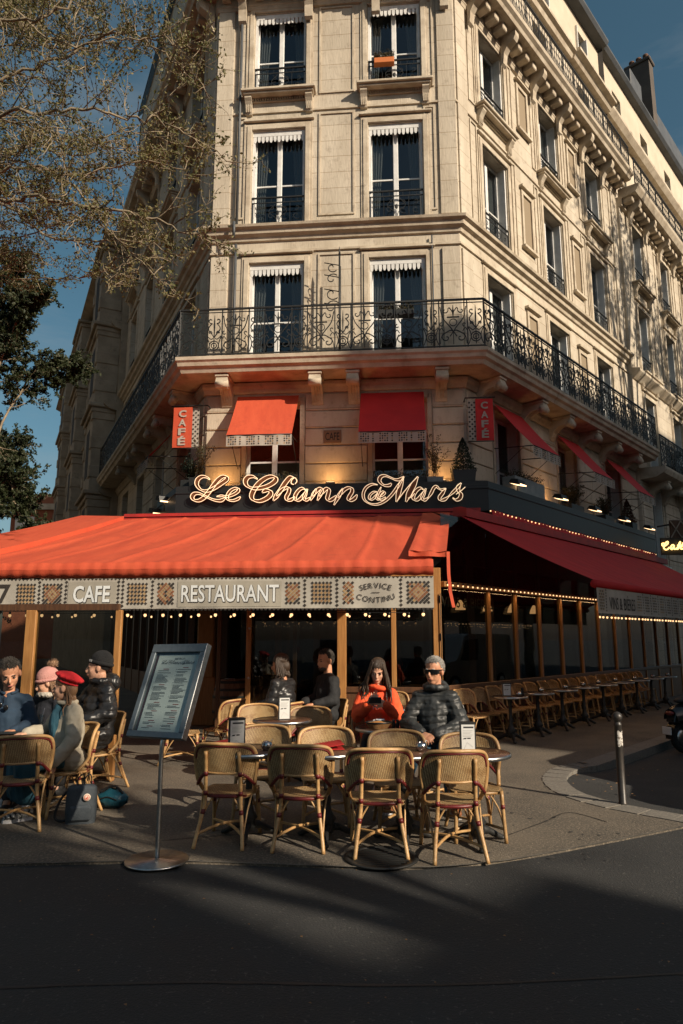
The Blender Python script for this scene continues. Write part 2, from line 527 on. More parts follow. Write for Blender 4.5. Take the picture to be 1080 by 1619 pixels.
wood_dark = pmat('dark_wood', (0.11, 0.05, 0.022), (0.06, 0.028, 0.014), 6, 0.45, coord='World', stretch=(8, 8, 0.7))
black_paint = pmat('black_board', (0.012, 0.014, 0.015), rough=0.5)
bulb_m = emit_mat('bulb_glow', (1.0, 0.58, 0.27), 1.5)
neon_m = emit_mat('neon_glow', (1.0, 0.74, 0.47), 0.72)
neon_y = emit_mat('neon_amber', (1.0, 0.62, 0.2), 2.2)
lamp_face = emit_mat('lamp_face', (1.0, 0.62, 0.32), 3.0)
letter_body = pmat('letter_halo_brown', (0.16, 0.06, 0.02), rough=0.5, metal=0.3)  # brown channel bodies, the colour also carries the neon's orange-brown halo
steel = pmat('brushed_steel', (0.55, 0.55, 0.54), (0.4, 0.4, 0.4), 30, 0.3, metal=1.0)
# ================================================================== ground
V2 = lambda x, y: Vector((x, y, 0))
Rc, Lc = V2(2.78, 14.97), V2(-3.15, 15.49)          # the two corners of the chamfered front
eF = (Rc - Lc).normalized(); nF = V2(eF.y, -eF.x)
eR = V2(0.664, 0.748).normalized(); nR = V2(eR.y, -eR.x)
eLa = V2(-0.4415, 0.897).normalized(); eL = -eLa; nL = V2(eL.y, -eL.x)

asphalt = pmat('road_asphalt', (0.017, 0.018, 0.019), (0.034, 0.034, 0.033), 0.8, 0.8, bump=0.5, bscale=70, coord='World', c3=(0.11, 0.105, 0.092), s3=38, lo3=0.60, hi3=0.70, rvar=0.15)
walk_m = pmat('pavement_asphalt', (0.135, 0.112, 0.084), (0.072, 0.062, 0.05), 1.1, 0.85, bump=0.6, bscale=90, coord='World', c3=(0.25, 0.205, 0.15), s3=44, lo3=0.5, hi3=0.66)
granite = pmat('granite', (0.21, 0.19, 0.16), (0.125, 0.115, 0.10), 40, 0.8, bump=0.3, bscale=80, coord='World')

def road_z(x, y):
    d = (x - 3.2) * 0.6 + (y - 8.2) * 0.35
    t = max(0.0, min(1.0, d / 1.6))
    return -0.018 - 0.10 * t * t * (3 - 2 * t)
g = MB()
xs = [-400, -120, -50, -20] + [-12 + i * 0.8 for i in range(40)] + [26, 45, 120, 400]
ys = [-300, -100, -40, -15] + [-4 + i * 0.8 for i in range(42)] + [40, 80, 200, 600]
vs_ = [(x, y, road_z(x, y)) for y in ys for x in xs]
nx = len(xs)
g.add(vs_, [(j * nx + i, j * nx + i + 1, (j + 1) * nx + i + 1, (j + 1) * nx + i) for j in range(len(ys) - 1) for i in range(nx - 1)], smooth=True)
tag(g.build('road', asphalt), 'dark grey asphalt road in the foreground', 'road', kind='structure')

# pavement outline: kerb line at the front, granite curve round the parking bay, then along the side street
front_edge = [gr(*p) for p in [(-900, 1372), (-300, 1369), (0, 1366), (200, 1362), (300, 1362), (420, 1366), (640, 1372), (770, 1364), (860, 1350), (1040, 1315), (1080, 1307)]]
far_r = front_edge[-1] + Vector((6, 0.9, 0))
bay = [gr(*p) for p in [(1200, 1312), (1080, 1290), (985, 1273), (925, 1257), (900, 1243), (893, 1231), (903, 1220), (922, 1214), (942, 1211)]]
bay = [p for p in crom(bay, 4)]
kerb_dir = Vector((eR.x, eR.y, 0))
kerb_end = bay[-1] + kerb_dir * 60
left_end = Vector((-3.15, 15.49, 0)) + Vector((eLa.x, eLa.y, 0)) * 70 + Vector((nL.x, nL.y, 0)) * 6
outline = [V2(-14, front_edge[0].y + .4)] + [p for p in front_edge[1:]] + [far_r, far_r + Vector((0.5, 0.9, 0))] + bay + [kerb_end, V2(20, 75), left_end, V2(-14, 22)]
side = MB()
side.poly([Vector((p.x, p.y, 0.0)) for p in outline])
n_o = len(outline)
for i in range(n_o):
    a, b = outline[i], outline[(i + 1) % n_o]
    side.add([(a.x, a.y, 0), (b.x, b.y, 0), (b.x, b.y, -0.3), (a.x, a.y, -0.3)], [(0, 1, 2, 3)])
sw = tag(side.build('pavement', walk_m), 'worn gritty asphalt pavement under the cafe terrace', 'pavement', kind='structure')
# thin pale edging along the road
edg = MB()
fe = crom(front_edge[1:], 4)
for i in range(len(fe) - 1):
    a, b = fe[i], fe[i + 1]
    t = (b - a).normalized(); nn = Vector((-t.y, t.x, 0)) * 0.035
    edg.add([a - nn * .3, b - nn * .3, b + nn * .3, a + nn * .3], [(0, 1, 2, 3)])
for p in range(len(edg.v)):
    edg.v[p].z = 0.004
edg.build('edging_strip', pmat('worn_edge', (.15, .135, .11), (.05, .047, .042), 5, .9, coord='World'), sw)
# granite kerb stones
kpts = bay
step_acc = []
def kerb_piece(a, b, w0=0.02, w1=0.27):
    t = (b - a).normalized(); nn = Vector((-t.y, t.x, 0))
    a2, b2 = a + t * 0.006, b - t * 0.006
    k = MB()
    pts = [a2 - nn * w0, b2 - nn * w0, b2 + nn * w1, a2 + nn * w1]
    lo = [(p.x, p.y, -0.25) for p in pts]; hi = [(p.x, p.y, 0.008) for p in pts]
    k.add(lo + hi, [(4, 5, 6, 7), (0, 1, 5, 4), (1, 2, 6, 5), (2, 3, 7, 6), (3, 0, 4, 7)])
    k.build('kerb_stone', granite, sw)
acc = [kpts[0]]
for i in range(0, len(kpts) - 2, 2):
    kerb_piece(kpts[i], kpts[i + 2])
p = kpts[-1]
for i in range(14):
    kerb_piece(p, p + kerb_dir * 1.0); p = p + kerb_dir * 1.0
# manhole cover
mh = gr(603, 1357)
c = MB(); c.lathe([(0.30, 0.0), (0.30, 0.012), (0.26, 0.012), (0.26, 0.008), (0.02, 0.008)], 28, (0, 0, 0))
mho = thing('manhole_cover', 'round iron manhole cover under the third near chair', 'manhole cover', (mh.x, mh.y, 0.002))
c.build('cover_ring', iron, mho, local=True, W=WM[mho])
c = MB()
for i in range(-5, 6):
    w = math.sqrt(max(0, 0.23 ** 2 - (i * .045) ** 2))
    c.box(-w, w, i * .045 - .012, i * .045 + .012, 0.006, 0.013)
c.build('tread_bars', iron, mho, W=WM[mho])
# chewing-gum spots and tar seams
gum = MB(); rg = random.Random(9)
for i in range(90):
    q0 = gr(rg.uniform(150, 1000), rg.uniform(1190, 1362)); r0 = rg.uniform(.012, .028)
    gum.add([(q0.x + r0 * math.cos(a * 1.047) * rg.uniform(.7, 1.1), q0.y + r0 * math.sin(a * 1.047) * rg.uniform(.7, 1.1), .0035) for a in range(6)], [(0, 1, 2, 3, 4, 5)])
go = gum.build('gum_spots', pmat('gum', (.045, .042, .038), rough=.9), sw); go['kind'] = 'stuff'
seam = MB()
def seam_line(pts, w, z):
    cv = crom([gr(*p) for p in pts], 8)
    for a_, b_ in zip(cv[:-1], cv[1:]):
        t_ = (b_ - a_).normalized(); n_ = Vector((-t_.y, t_.x, 0)) * w * rg.uniform(.6, 1.2)
        seam.add([Vector((a_.x, a_.y, z)) - n_, Vector((b_.x, b_.y, z)) - n_, Vector((b_.x, b_.y, z)) + n_, Vector((a_.x, a_.y, z)) + n_], [(0, 1, 2, 3)])
seam_line([(800, 1322), (860, 1300), (900, 1285), (960, 1300)], .008, .0035); seam_line([(250, 1330), (420, 1318), (560, 1332)], .007, .0035)
seam_line([(-100, 1560), (300, 1548), (700, 1552), (1150, 1530)], .012, -.0145)
seam.build('tar_seams', pmat('tar', (.02, .02, .02), rough=.6), sw)
# scattered leaves and grit by the kerb
dl = MB()
leafm = pmat('dry_leaf', (0.35, 0.2, 0.08), (0.2, 0.1, 0.04), 20, 0.8)
for i in range(60):
    q = gr(random.uniform(900, 1060), random.uniform(1200, 1260)); q.z = max(road_z(q.x, q.y), 0) + 0.012
    a = random.random() * 6.28; s = random.uniform(.012, .03)
    if i > 25:
        q = gr(random.uniform(-50, 1080), random.uniform(1370, 1600)); q.z = 0.002; s *= .45
    dl.add([q + Vector((math.cos(a) * s, math.sin(a) * s, 0)), q + Vector((-math.sin(a) * s * .6, math.cos(a) * s * .6, .004)), q - Vector((math.cos(a) * s, math.sin(a) * s, 0)), q - Vector((-math.sin(a) * s * .6, math.cos(a) * s * .6, -.003))], [(0, 1, 2, 3)])
tag(dl.build('fallen_leaves', leafm), 'scattered dry leaves and litter along the kerb', 'leaves', kind='stuff')
# ================================================================== corner building
class Fr:
    def __init__(s, o, e, n): s.o, s.e, s.n = o, e, n; s.rz = math.atan2(e.y, e.x)
    def P(s, u, n, z): return Vector((s.o.x + s.e.x * u + s.n.x * n, s.o.y + s.e.y * u + s.n.y * n, z))
    def W(s, u, n, z): return T(s.P(u, n, z), rz=s.rz) if False else Matrix.Translation(s.P(u, n, z)) @ Matrix.Rotation(s.rz, 4, 'Z')
    def box(s, mb, u0, u1, n0, n1, z0, z1, mat=0, r=0.0):
        # in frame coordinates: local x=u, y=-n
        M = Matrix.Translation((s.o.x, s.o.y, 0)) @ Matrix.Rotation(s.rz, 4, 'Z')
        if r: mb.rbox(u0, u1, -n1, -n0, z0, z1, r, mat, M)
        else: mb.box(u0, u1, -n1, -n0, z0, z1, mat, M)
FW = (Rc - Lc).length
RLEN, LLEN = 10.9, 13.0
FF = Fr(Lc, eF, nF)
RF = Fr(Rc, eR, nR)
LF = Fr(Lc + eLa * LLEN, eL, nL)       # u runs from the far end towards the corner

def ring(n, ext_r=RLEN, ext_l=LLEN):
    """building outline offset outwards by n"""
    mR = (nF + nR) / (1 + nF.dot(nR)); mL = (nF + nL) / (1 + nF.dot(nL))
    return [Lc + eLa * ext_l + nL * n, Lc + mL * n, Rc + mR * n, Rc + eR * ext_r + nR * n]

def sweep(mb, prof, ext_r=RLEN, ext_l=LLEN, mat=0, sel=None):
    """sweep a closed (n, z) profile along the outline"""
    rows = []
    for (n, z) in prof:
        pts = ring(n, ext_r, ext_l)
        if sel: pts = [pts[i] for i in sel]
        rows.append([(p.x, p.y, z) for p in pts])
    k = len(rows[0]); m = len(prof)
    vs_ = [p for r in rows for p in r]
    fs = []
    for i in range(m):
        j = (i + 1) % m
        for a in range(k - 1):
            fs.append((i * k + a, i * k + a + 1, j * k + a + 1, j * k + a))
    fs.append(tuple(i * k for i in range(m))); fs.append(tuple(i * k + k - 1 for i in reversed(range(m))))
    return mb.add(vs_, fs, mat)

def wall(mb, fr, u0, u1, z0, z1, ops, n=0.0, depth=0.3, mat=0):
    us = sorted(set([u0, u1] + [v for o in ops for v in (o[0], o[1]) if u0 < v < u1]))
    zs = sorted(set([z0, z1] + [v for o in ops for v in (o[2], o[3]) if z0 < v < z1]))
    for i in range(len(us) - 1):
        for j in range(len(zs) - 1):
            uc, zc = (us[i] + us[i + 1]) / 2, (zs[j] + zs[j + 1]) / 2
            if any(o[0] < uc < o[1] and o[2] < zc < o[3] for o in ops): continue
            mb.add([fr.P(us[i], n, zs[j]), fr.P(us[i + 1], n, zs[j]), fr.P(us[i + 1], n, zs[j + 1]), fr.P(us[i], n, zs[j + 1])], [(0, 1, 2, 3)], mat)
    for (a, b, c, d) in ops:
        q = lambda u, k, z: fr.P(u, k, z)
        m = n - depth
        mb.add([q(a, n, c), q(a, n, d), q(a, m, d), q(a, m, c)], [(0, 1, 2, 3)], mat)
        mb.add([q(b, n, c), q(b, n, d), q(b, m, d), q(b, m, c)], [(0, 1, 2, 3)], mat)
        mb.add([q(a, n, d), q(b, n, d), q(b, m, d), q(a, m, d)], [(0, 1, 2, 3)], mat)
        mb.add([q(a, n, c), q(b, n, c), q(b, m, c), q(a, m, c)], [(0, 1, 2, 3)], mat)

bld = thing('corner_building', 'pale limestone corner apartment building with chamfered front above the cafe', 'building', (0, 15.2, 0))

WINW = 1.3
FWIN = [1.60, 4.48]
RWIN = [1.85, 5.3, 8.7]; RNICHE = [3.6, 6.95]
LWIN = [LLEN - 1.9, LLEN - 5.0, LLEN - 8.1, LLEN - 11.2]
FLOORS = [(4.55, 7.05), (7.92, 10.55), (11.56, 14.15), (15.18, 17.55)]
def openings(cs, w=WINW):
    return [(c - w / 2, c + w / 2, z0, z1) for c in cs for (z0, z1) in FLOORS]
def niches():
    return [(c - .26, c + .26, z0 + .75, z1 - .35) for c in RNICHE for (z0, z1) in FLOORS[1:]] + [(c - .3, c + .3, 5.2, 6.7) for c in RNICHE]
WTOP = 18.0
w_ = MB(); wall(w_, FF, 0, FW, 4.2, WTOP, openings(FWIN)); w_.build('wall', stone, bld)
w_ = MB(); wall(w_, RF, 0, RLEN, 4.2, WTOP, openings(RWIN)); 
w_.build('wall', stone, bld)
w_ = MB(); wall(w_, LF, 0, LLEN, 3.4, WTOP, openings(LWIN)); w_.build('wall', stone, bld)
# shallow blind niches on the side facade are framed flush panels, browner than the wall
# closing walls, floors and ceilings so that rooms are dark
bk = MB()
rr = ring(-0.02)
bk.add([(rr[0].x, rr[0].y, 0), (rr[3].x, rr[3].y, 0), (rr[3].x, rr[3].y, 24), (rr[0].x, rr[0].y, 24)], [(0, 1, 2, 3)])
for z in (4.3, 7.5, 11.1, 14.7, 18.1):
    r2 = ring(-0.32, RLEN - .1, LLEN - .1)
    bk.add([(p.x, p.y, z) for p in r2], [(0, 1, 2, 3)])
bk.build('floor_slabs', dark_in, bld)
rm = MB()
r3 = ring(-3.6, RLEN - 1, LLEN - 1)
for i in range(3):
    a, b = r3[i], r3[i + 1]
    rm.add([(a.x, a.y, 4.3), (b.x, b.y, 4.3), (b.x, b.y, 18), (a.x, a.y, 18)], [(0, 1, 2, 3)])
rm.build('room_walls', pmat('room_wall', (0.34, 0.32, 0.29), rough=0.9), bld)

# ---------------------------------------------------------------- windows
def frame_mesh(w, h, bar=0.46):
    m = MB()
    t = 0.055
    m.rbox(-w/2, -w/2 + .075, 0, t, 0, h, .006); m.rbox(w/2 - .075, w/2, 0, t, 0, h, .006)
    m.rbox(-w/2 + .075, w/2 - .075, 0, t, h - .08, h, .006); m.rbox(-w/2 + .075, w/2 - .075, 0, t, 0, .12, .006)
    m.rbox(-.062, .062, -.015, t - .005, .12, h - .08, .012)
    for s in (-1, 1):
        m.rbox(min(s * .062, s * (w/2 - .075)), max(s * .062, s * (w/2 - .075)), .008, t - .012, h * bar - .022, h * bar + .022, .005)
    return m.mesh('window_frame', white_paint)
def pane_mesh(w, h, bar=0.46):
    m = MB()
    a, b = .062, w/2 - .075
    m.box(a + .002, b - .002, .026, .032, .122, h - .082)
    return m.mesh('pane', win_glass)
def spiral(cx, cz, r0, r1, a0, a1, n=14, y=0.0):
    out = []
    for i in range(n + 1):
        t = i / n
        a = a0 + (a1 - a0) * t; r = r0 + (r1 - r0) * t
        out.append((cx + r * math.cos(a), y, cz + r * math.sin(a)))
    return out
PI = math.pi
def heart_panel(w, h):
    """narrow railing motif: paired scrolls over a ringed circle"""
    m = MB(); r = .0145
    for s in (-1, 1):
        # big C scroll top
        pts = spiral(s * w * .22, h * .82, .012, w * .2, PI/2 + s * 1.2, (PI/2 + s * 1.2) - s * 4.7, 14)
        m.tube(pts + crom([pts[-1], (s * w * .38, 0, h * .62), (s * w * .12, 0, h * .47), (0, 0, h * .40)], 4)[1:], r, 4)
        pts = spiral(s * w * .27, h * .52, .01, w * .13, -PI/2, -PI/2 + s * 5.0, 12)
        m.tube(pts, r * .9, 4)
        m.tube(crom([(s * w * .46, 0, h * .42), (s * w * .36, 0, h * .33), (s * w * .30, 0, h * .2), (s * w * .44, 0, h * .03)], 4), r * .9, 4)
        m.tube(crom([(0, 0, h * .40), (s * w * .2, 0, h * .36), (s * w * .44, 0, h * .44)], 4), r * .8, 4)
    for rr_, zc in ((w * .30, h * .2), (w * .17, h * .2)):
        m.tube([(rr_ * math.cos(a * PI / 9), 0, zc + rr_ * math.sin(a * PI / 9)) for a in range(18)], r, 4, closed=True)
    m.tube([(0, 0, h * .03), (0, 0, h * .36)], r * .8, 4)
    m.tube([(0, 0, h * .40), (0, 0, h * .7), (0, 0, h * .95)], [r * .7, r * 1.6, r * .5], 4)
    m.sph((0, 0, h * .2), .022, 6, 4); m.sph((0, 0, h * .4), .018, 6, 4)
    return m
def cross_panel(w, h):
    """wide railing motif: crossing diagonals, a bar and scrolls"""
    m = MB(); r = .0145
    for s in (-1, 1):
        m.tube(crom([(s * w * .46, 0, h * .93), (s * w * .36, 0, h * .66), (s * w * .12, 0, h * .45), (0, 0, h * .33), (-s * w * .12, 0, h * .22)], 4), r, 4)
        pts = spiral(s * w * .29, h * .84, .01, w * .13, PI/2, PI/2 - s * 5.2, 12); m.tube(pts, r * .9, 4)
        m.tube(crom([pts[-1], (s * w * .12, 0, h * .9), (0, 0, h * .78)], 4), r * .9, 4)
        pts = spiral(s * w * .25, h * .19, .012, w * .17, PI/2, PI/2 + s * 5.4, 14); m.tube(pts, r, 4)
        m.tube(crom([pts[-1], (s * w * .12, 0, h * .36), (0, 0, h * .33)], 4), r, 4)
        pts = spiral(s * w * .40, h * .5, .01, w * .09, 0, s * 4.6, 10); m.tube(pts, r * .9, 4)
        m.tube(crom([(s * w * .33, 0, h * .34), (s * w * .42, 0, h * .42), (s * w * .48, 0, h * .36)], 4), r * .8, 4)
        m.tube(crom([(s * w * .36, 0, h * .3), (s * w * .44, 0, h * .18), (s * w * .47, 0, h * .04)], 4), r * .8, 4)
    m.box(-w * .22, w * .22, -.012, .012, h * .665, h * .69)
    m.tube([(w * .13 * math.cos(a * PI / 6), 0, h * .55 + w * .13 * math.sin(a * PI / 6)) for a in range(12)], r * .8, 4, closed=True)
    m.tube([(0, 0, h * .03), (0, 0, h * .33)], r * .8, 4)
    m.sph((0, 0, h * .33), .02, 6, 4)
    m.tube([(0, 0, h * .69), (0, 0, h * .8), (0, 0, h * .97)], [r * .6, r * 2, r * .5], 4)
    return m
def guard_mesh(w, h=.78):
    m = MB(); r = .008
    m.box(-w/2, w/2, -.02, .02, h - .03, h); m.box(-w/2, w/2, -.012, .012, .03, .05); m.box(-w/2, w/2, -.01, .01, h - .16, h - .14)
    for s in (-1, 1):
        m.box(s * w/2 - .012, s * w/2 + .012, -.012, .012, 0, h)
        for c0 in (.12, .36):
            pts = spiral(s * w * c0, h * .35, .01, w * .085, 0, s * 5.2, 12); m.tube(pts, r, 4)
            pts = spiral(s * w * c0, h * .62, .01, w * .06, PI, PI - s * 5.2, 10); m.tube(pts, r, 4)
            m.tube([(s * w * (c0 + .11), 0, .05), (s * w * (c0 + .11), 0, h - .15)], r, 4)
        m.tube(crom([(0, 0, .05), (s * w * .05, 0, h * .3), (s * w * .17, 0, h * .5), (s * w * .05, 0, h * .75)], 4), r, 4)
    m.sph((0, 0, h * .45), (.04, .012, .07), 6, 4)
    for i in range(9):
        m.tube([(-w/2 + w * i / 8, 0, h - .16), (-w/2 + w * i / 8, 0, h - .03)], .006, 4)
    return m.mesh('guard_rail', iron)
def lambrequin_mesh(w):
    m = MB()
    m.box(-w/2, w/2, 0, .02, .20, .35)
    m.box(-w/2 - .01, w/2 + .01, -.02, .03, .335, .365)
    n = 13; st = w / n
    for i in range(n):
        x = -w/2 + st * (i + .5)
        dz = .02 if i % 2 else 0
        m.prism([(x - st * .38, .20), (x - st * .38, .09 + dz), (x - st * .16, .03 + dz), (x + st * .16, .03 + dz), (x + st * .38, .09 + dz), (x + st * .38, .20)], lambda a, b: (a, .004, b), lambda a, b: (a, .016, b))
    return m.mesh('lambrequin', white_paint)
def curtain_mesh(w, h):
    m = MB()
    for s in (-1, 1):
        m.grid(lambda a, b, s=s: (s * (w/2 - .05 - a * (w * .24) * (.55 + .45 * b)), .14 + .02 * math.sin(a * 26), .05 + b * (h - .1)), 24, 3)
    return m.mesh('curtain', curtain_m)
MC = {}
def cached(key, fn):
    if key not in MC: MC[key] = fn()
    return MC[key]

def add_window(fr, u, z0, z1, parent, depth=.2, guard=True, lamb=True, curtain=False, w=WINW):
    h = z1 - z0
    W = fr.W(u, -depth, z0)
    hk = round(h, 2)
    f = inst('window', cached(('f', w, hk), lambda: frame_mesh(w, h)), parent, W)
    for s in (-1, 1):
        pm = cached(('p', w, hk), lambda: pane_mesh(w, h))
        inst('pane', pm, f, W if s > 0 else W @ Matrix.Translation((-(w/2 - .075 + .062), 0, 0)))
    if curtain:
        inst('curtain', cached(('c', w, hk), lambda: curtain_mesh(w, h)), f, W)
    if guard:
        inst('guard_rail', cached(('g', w), lambda: guard_mesh(w)), f, fr.W(u, -.03, z0))
    if lamb:
        inst('lambrequin', cached(('l', w), lambda: lambrequin_mesh(w)), f, fr.W(u, -.03, z1 - .33))
    lin = cached(('lin', w, hk, depth), lambda: MB().box(-w/2 - .001, -w/2 + .05, -depth + .04, -.002, 0, h).box(w/2 - .05, w/2 + .001, -depth + .04, -.002, 0, h).mesh('jamb_lining', white_paint))
    if lamb or depth > .22: inst('jamb_lining', lin, f, W)
    return f
for i, u in enumerate(FWIN):
    for k, (z0, z1) in enumerate(FLOORS):
        add_window(FF, u, z0, z1, bld, .2, guard=k >= 2, lamb=k >= 1, curtain=(k >= 1))
for i, u in enumerate(RWIN):
    for k, (z0, z1) in enumerate(FLOORS):
        add_window(RF, u, z0, z1, bld, .26, guard=k >= 2, lamb=False, curtain=(k + i) % 3 != 0)
for i, u in enumerate(LWIN):
    for k, (z0, z1) in enumerate(FLOORS):
        add_window(LF, u, z0, z1, bld, .2, guard=k >= 2, lamb=False)

# ---------------------------------------------------------------- mouldings
def surround(fr, u, z0, z1, w=WINW, hood=True):
    m = MB()
    t = .14
    fr.box(m, u - w/2 - t, u - w/2 - .02, 0, .05, z0, z1 + t, r=.008); fr.box(m, u + w/2 + .02, u + w/2 + t, 0, .05, z0, z1 + t, r=.008)
    fr.box(m, u - w/2 - .02, u + w/2 + .02, 0, .05, z1 + .02, z1 + t, r=.008)
    fr.box(m, u - w/2 - t - .05, u - w/2 - t, 0, .025, z0, z1 + t + .05); fr.box(m, u + w/2 + t, u + w/2 + t + .05, 0, .025, z0, z1 + t + .05)
    fr.box(m, u - w/2 - t, u + w/2 + t, 0, .025, z1 + t, z1 + t + .05)
    if hood:
        fr.box(m, u - w/2 - t - .1, u + w/2 + t + .1, 0, .09, z1 + t + .09, z1 + t + .14, r=.01)
    m.build('window_surround', stone_trim, bld)
bracket_prof = [(0, 0), (.06, .02), (.09, .10), (.10, .26), (.15, .34), (.20, .40), (.20, .46), (0, .46)]
def sill_bracket_mesh():
    m = MB()
    m.prism(bracket_prof, lambda a, b: (-.085, -a, b), lambda a, b: (.085, -a, b))
    for k in (-1, 0, 1):
        m.box(k * .05 - .012, k * .05 + .012, -.11, -.09, .06, .3)
    return m.mesh('sill_bracket', stone_trim)
def big_sill(fr, u, z, w=1.86, d=.30):
    m = MB()
    fr.box(m, u - w/2, u + w/2, 0, d, z - .07, z, r=.01); fr.box(m, u - w/2 + .05, u + w/2 - .05, 0, d - .06, z - .13, z - .07, r=.01)
    for i in range(22):
        x = u - w/2 + .28 + (w - .56) * i / 21
        fr.box(m, x - .014, x + .014, 0, .09, z - .19, z - .13)
    fr.box(m, u - w/2 + .2, u + w/2 - .2, 0, .05, z - .22, z - .19)
    m.build('window_sill', stone_trim, bld)
    for s in (-1, 1):
        inst('sill_bracket', cached('sb', sill_bracket_mesh), bld, fr.W(u + s * (w/2 - .17), 0, z - .59))
for fr, us in ((FF, FWIN), (RF, RWIN)):
    for u in us:
        for k in (1, 2, 3):
            surround(fr, u, *FLOORS[k])
        big_sill(fr, u, 15.16)
        m = MB(); fr.box(m, u - .68, u + .68, 0, .05, FLOORS[0][1] + .02, FLOORS[0][1] + .12); fr.box(m, u - .72, u - .62, 0, .05, 4.3, 7.17); fr.box(m, u + .62, u + .72, 0, .05, 4.3, 7.17)
        m.build('window_surround', stone_trim, bld)
for u in LWIN:
    for k in (1, 2, 3):
        surround(LF, u, *FLOORS[k])
    big_sill(LF, u, 15.16)
def niche(fr, u, z0, z1):
    m = MB()
    fr.box(m, u - .34, u - .24, 0, .05, z0 - .1, z1 + .1); fr.box(m, u + .24, u + .34, 0, .05, z0 - .1, z1 + .1)
    fr.box(m, u - .24, u + .24, 0, .05, z1, z1 + .1); fr.box(m, u - .24, u + .24, 0, .05, z0 - .1, z0)
    fr.box(m, u - .40, u + .40, 0, .12, z1 + .16, z1 + .22); fr.box(m, u - .40, u + .40, 0, .12, z0 - .17, z0 - .1)
    m.build('niche_frame', stone_trim, bld)
    m = MB(); fr.box(m, u - .24, u + .24, -.15, .006, z0, z1)
    m.build('niche_panel', pmat('niche_brown', (0.26, 0.2, 0.13), rough=.85, coord='World') if 'niche_brown' not in MATS else MATS['niche_brown'], bld)  # flush panel in plain brown, darker than the wall
for u in RNICHE:
    for (z0, z1) in FLOORS[1:]:
        niche(RF, u, z0 + .8, z1 - .3)
# pilasters and panel strips
def strip(fr, u0, u1, z0, z1, d=.05, name='pilaster'):
    m = MB(); fr.box(m, u0, u1, 0, d, z0, z1, r=.008); m.build(name, stone, bld)
def panel(fr, u0, u1, z0, z1, t=.045):
    m = MB()
    fr.box(m, u0, u0 + t, 0, .03, z0, z1); fr.box(m, u1 - t, u1, 0, .03, z0, z1); fr.box(m, u0 + t, u1 - t, 0, .03, z1 - t, z1); fr.box(m, u0 + t, u1 - t, 0, .03, z0, z0 + t)
    m.build('wall_panel_moulding', stone_trim, bld)
for (z0, z1) in ((11.55, 18.0), (8.0, 11.1)):
    strip(FF, .0, .42, z0, z1 - .35); strip(FF, FW - .42, FW, z0, z1 - .35)
    strip(RF, .05, .5, z0, z1 - .35); strip(RF, RLEN - .5, RLEN, z0, z1 - .35); strip(LF, LLEN - .5, LLEN - .05, z0, z1 - .35)
for (z0, z1) in ((11.75, 14.55), (15.1, 17.6)):
    panel(FF, FWIN[0] + 1.0, FWIN[1] - 1.0, z0, z1); panel(FF, .5, .78, z0, z1); panel(FF, FW - .78, FW - .5, z0, z1)
    for a, b in ((.62, .95), (2.75, 2.98), (4.1, 4.35), (6.2, 6.45), (7.4, 7.75), (9.6, 10.2)):
        panel(RF, a, b, z0, z1)
panel(FF, FWIN[0] + 1.0, FWIN[1] - 1.0, 8.1, 10.75)
# storey cornices
m = MB(); sweep(m, [(0, 11.12), (.05, 11.14), (.07, 11.22), (.16, 11.27), (.18, 11.36), (.26, 11.40), (.28, 11.46), (.02, 11.53), (0, 11.53)]); m.build('cornice', stone_trim, bld)
m = MB(); sweep(m, [(0, 10.82), (.045, 10.83), (.045, 10.88), (0, 10.9)]); m.build('string_course', stone_trim, bld)
m = MB(); sweep(m, [(0, 7.28), (.05, 7.29), (.08, 7.38), (.12, 7.44), (.12, 7.52), (0, 7.54)]); m.build('string_course', stone_trim, bld)
m = MB(); sweep(m, [(0, 14.62), (.04, 14.63), (.04, 14.68), (0, 14.69)]); m.build('string_course', stone_trim, bld)

# top cornice with modillions
m = MB(); sweep(m, [(0, 17.62), (.06, 17.64), (.08, 17.72), (.10, 17.74), (.10, 18.02), (.62, 18.05), (.66, 18.14), (.74, 18.20), (.76, 18.30), (0, 18.34)]); m.build('top_cornice', stone_trim, bld)
def modillion_mesh():
    m = MB()
    m.prism([(0, 0), (.1, .03), (.36, .12), (.42, .2), (.42, .3), (0, .3)], lambda a, b: (-.08, -a, b), lambda a, b: (.08, -a, b))
    return m.mesh('modillion', stone_trim)
def dentil_mesh():
    m = MB(); m.rbox(-.11, .11, -.34, 0, .1, .3, .02); return m.mesh('dentil', stone_trim)
def console_mesh():
    m = MB()
    m.prism([(0, -.55), (.07, -.5), (.1, -.2), (.2, -.05), (.4, .05), (.46, .16), (.46, .3), (0, .3)], lambda a, b: (-.1, -a, b), lambda a, b: (.1, -a, b))
    return m.mesh('cornice_console', stone_trim)
for fr, L_ in ((RF, RLEN), (FF, FW), (LF, LLEN)):
    n = int(L_ / .42)
    for i in range(n):
        u = (i + .5) * L_ / n
        if i % 4 == 1: inst('cornice_console', cached('cons', console_mesh), bld, fr.W(u, .1, 17.73))
        else: inst('dentil', cached('dent', dentil_mesh), bld, fr.W(u, .1, 17.73))

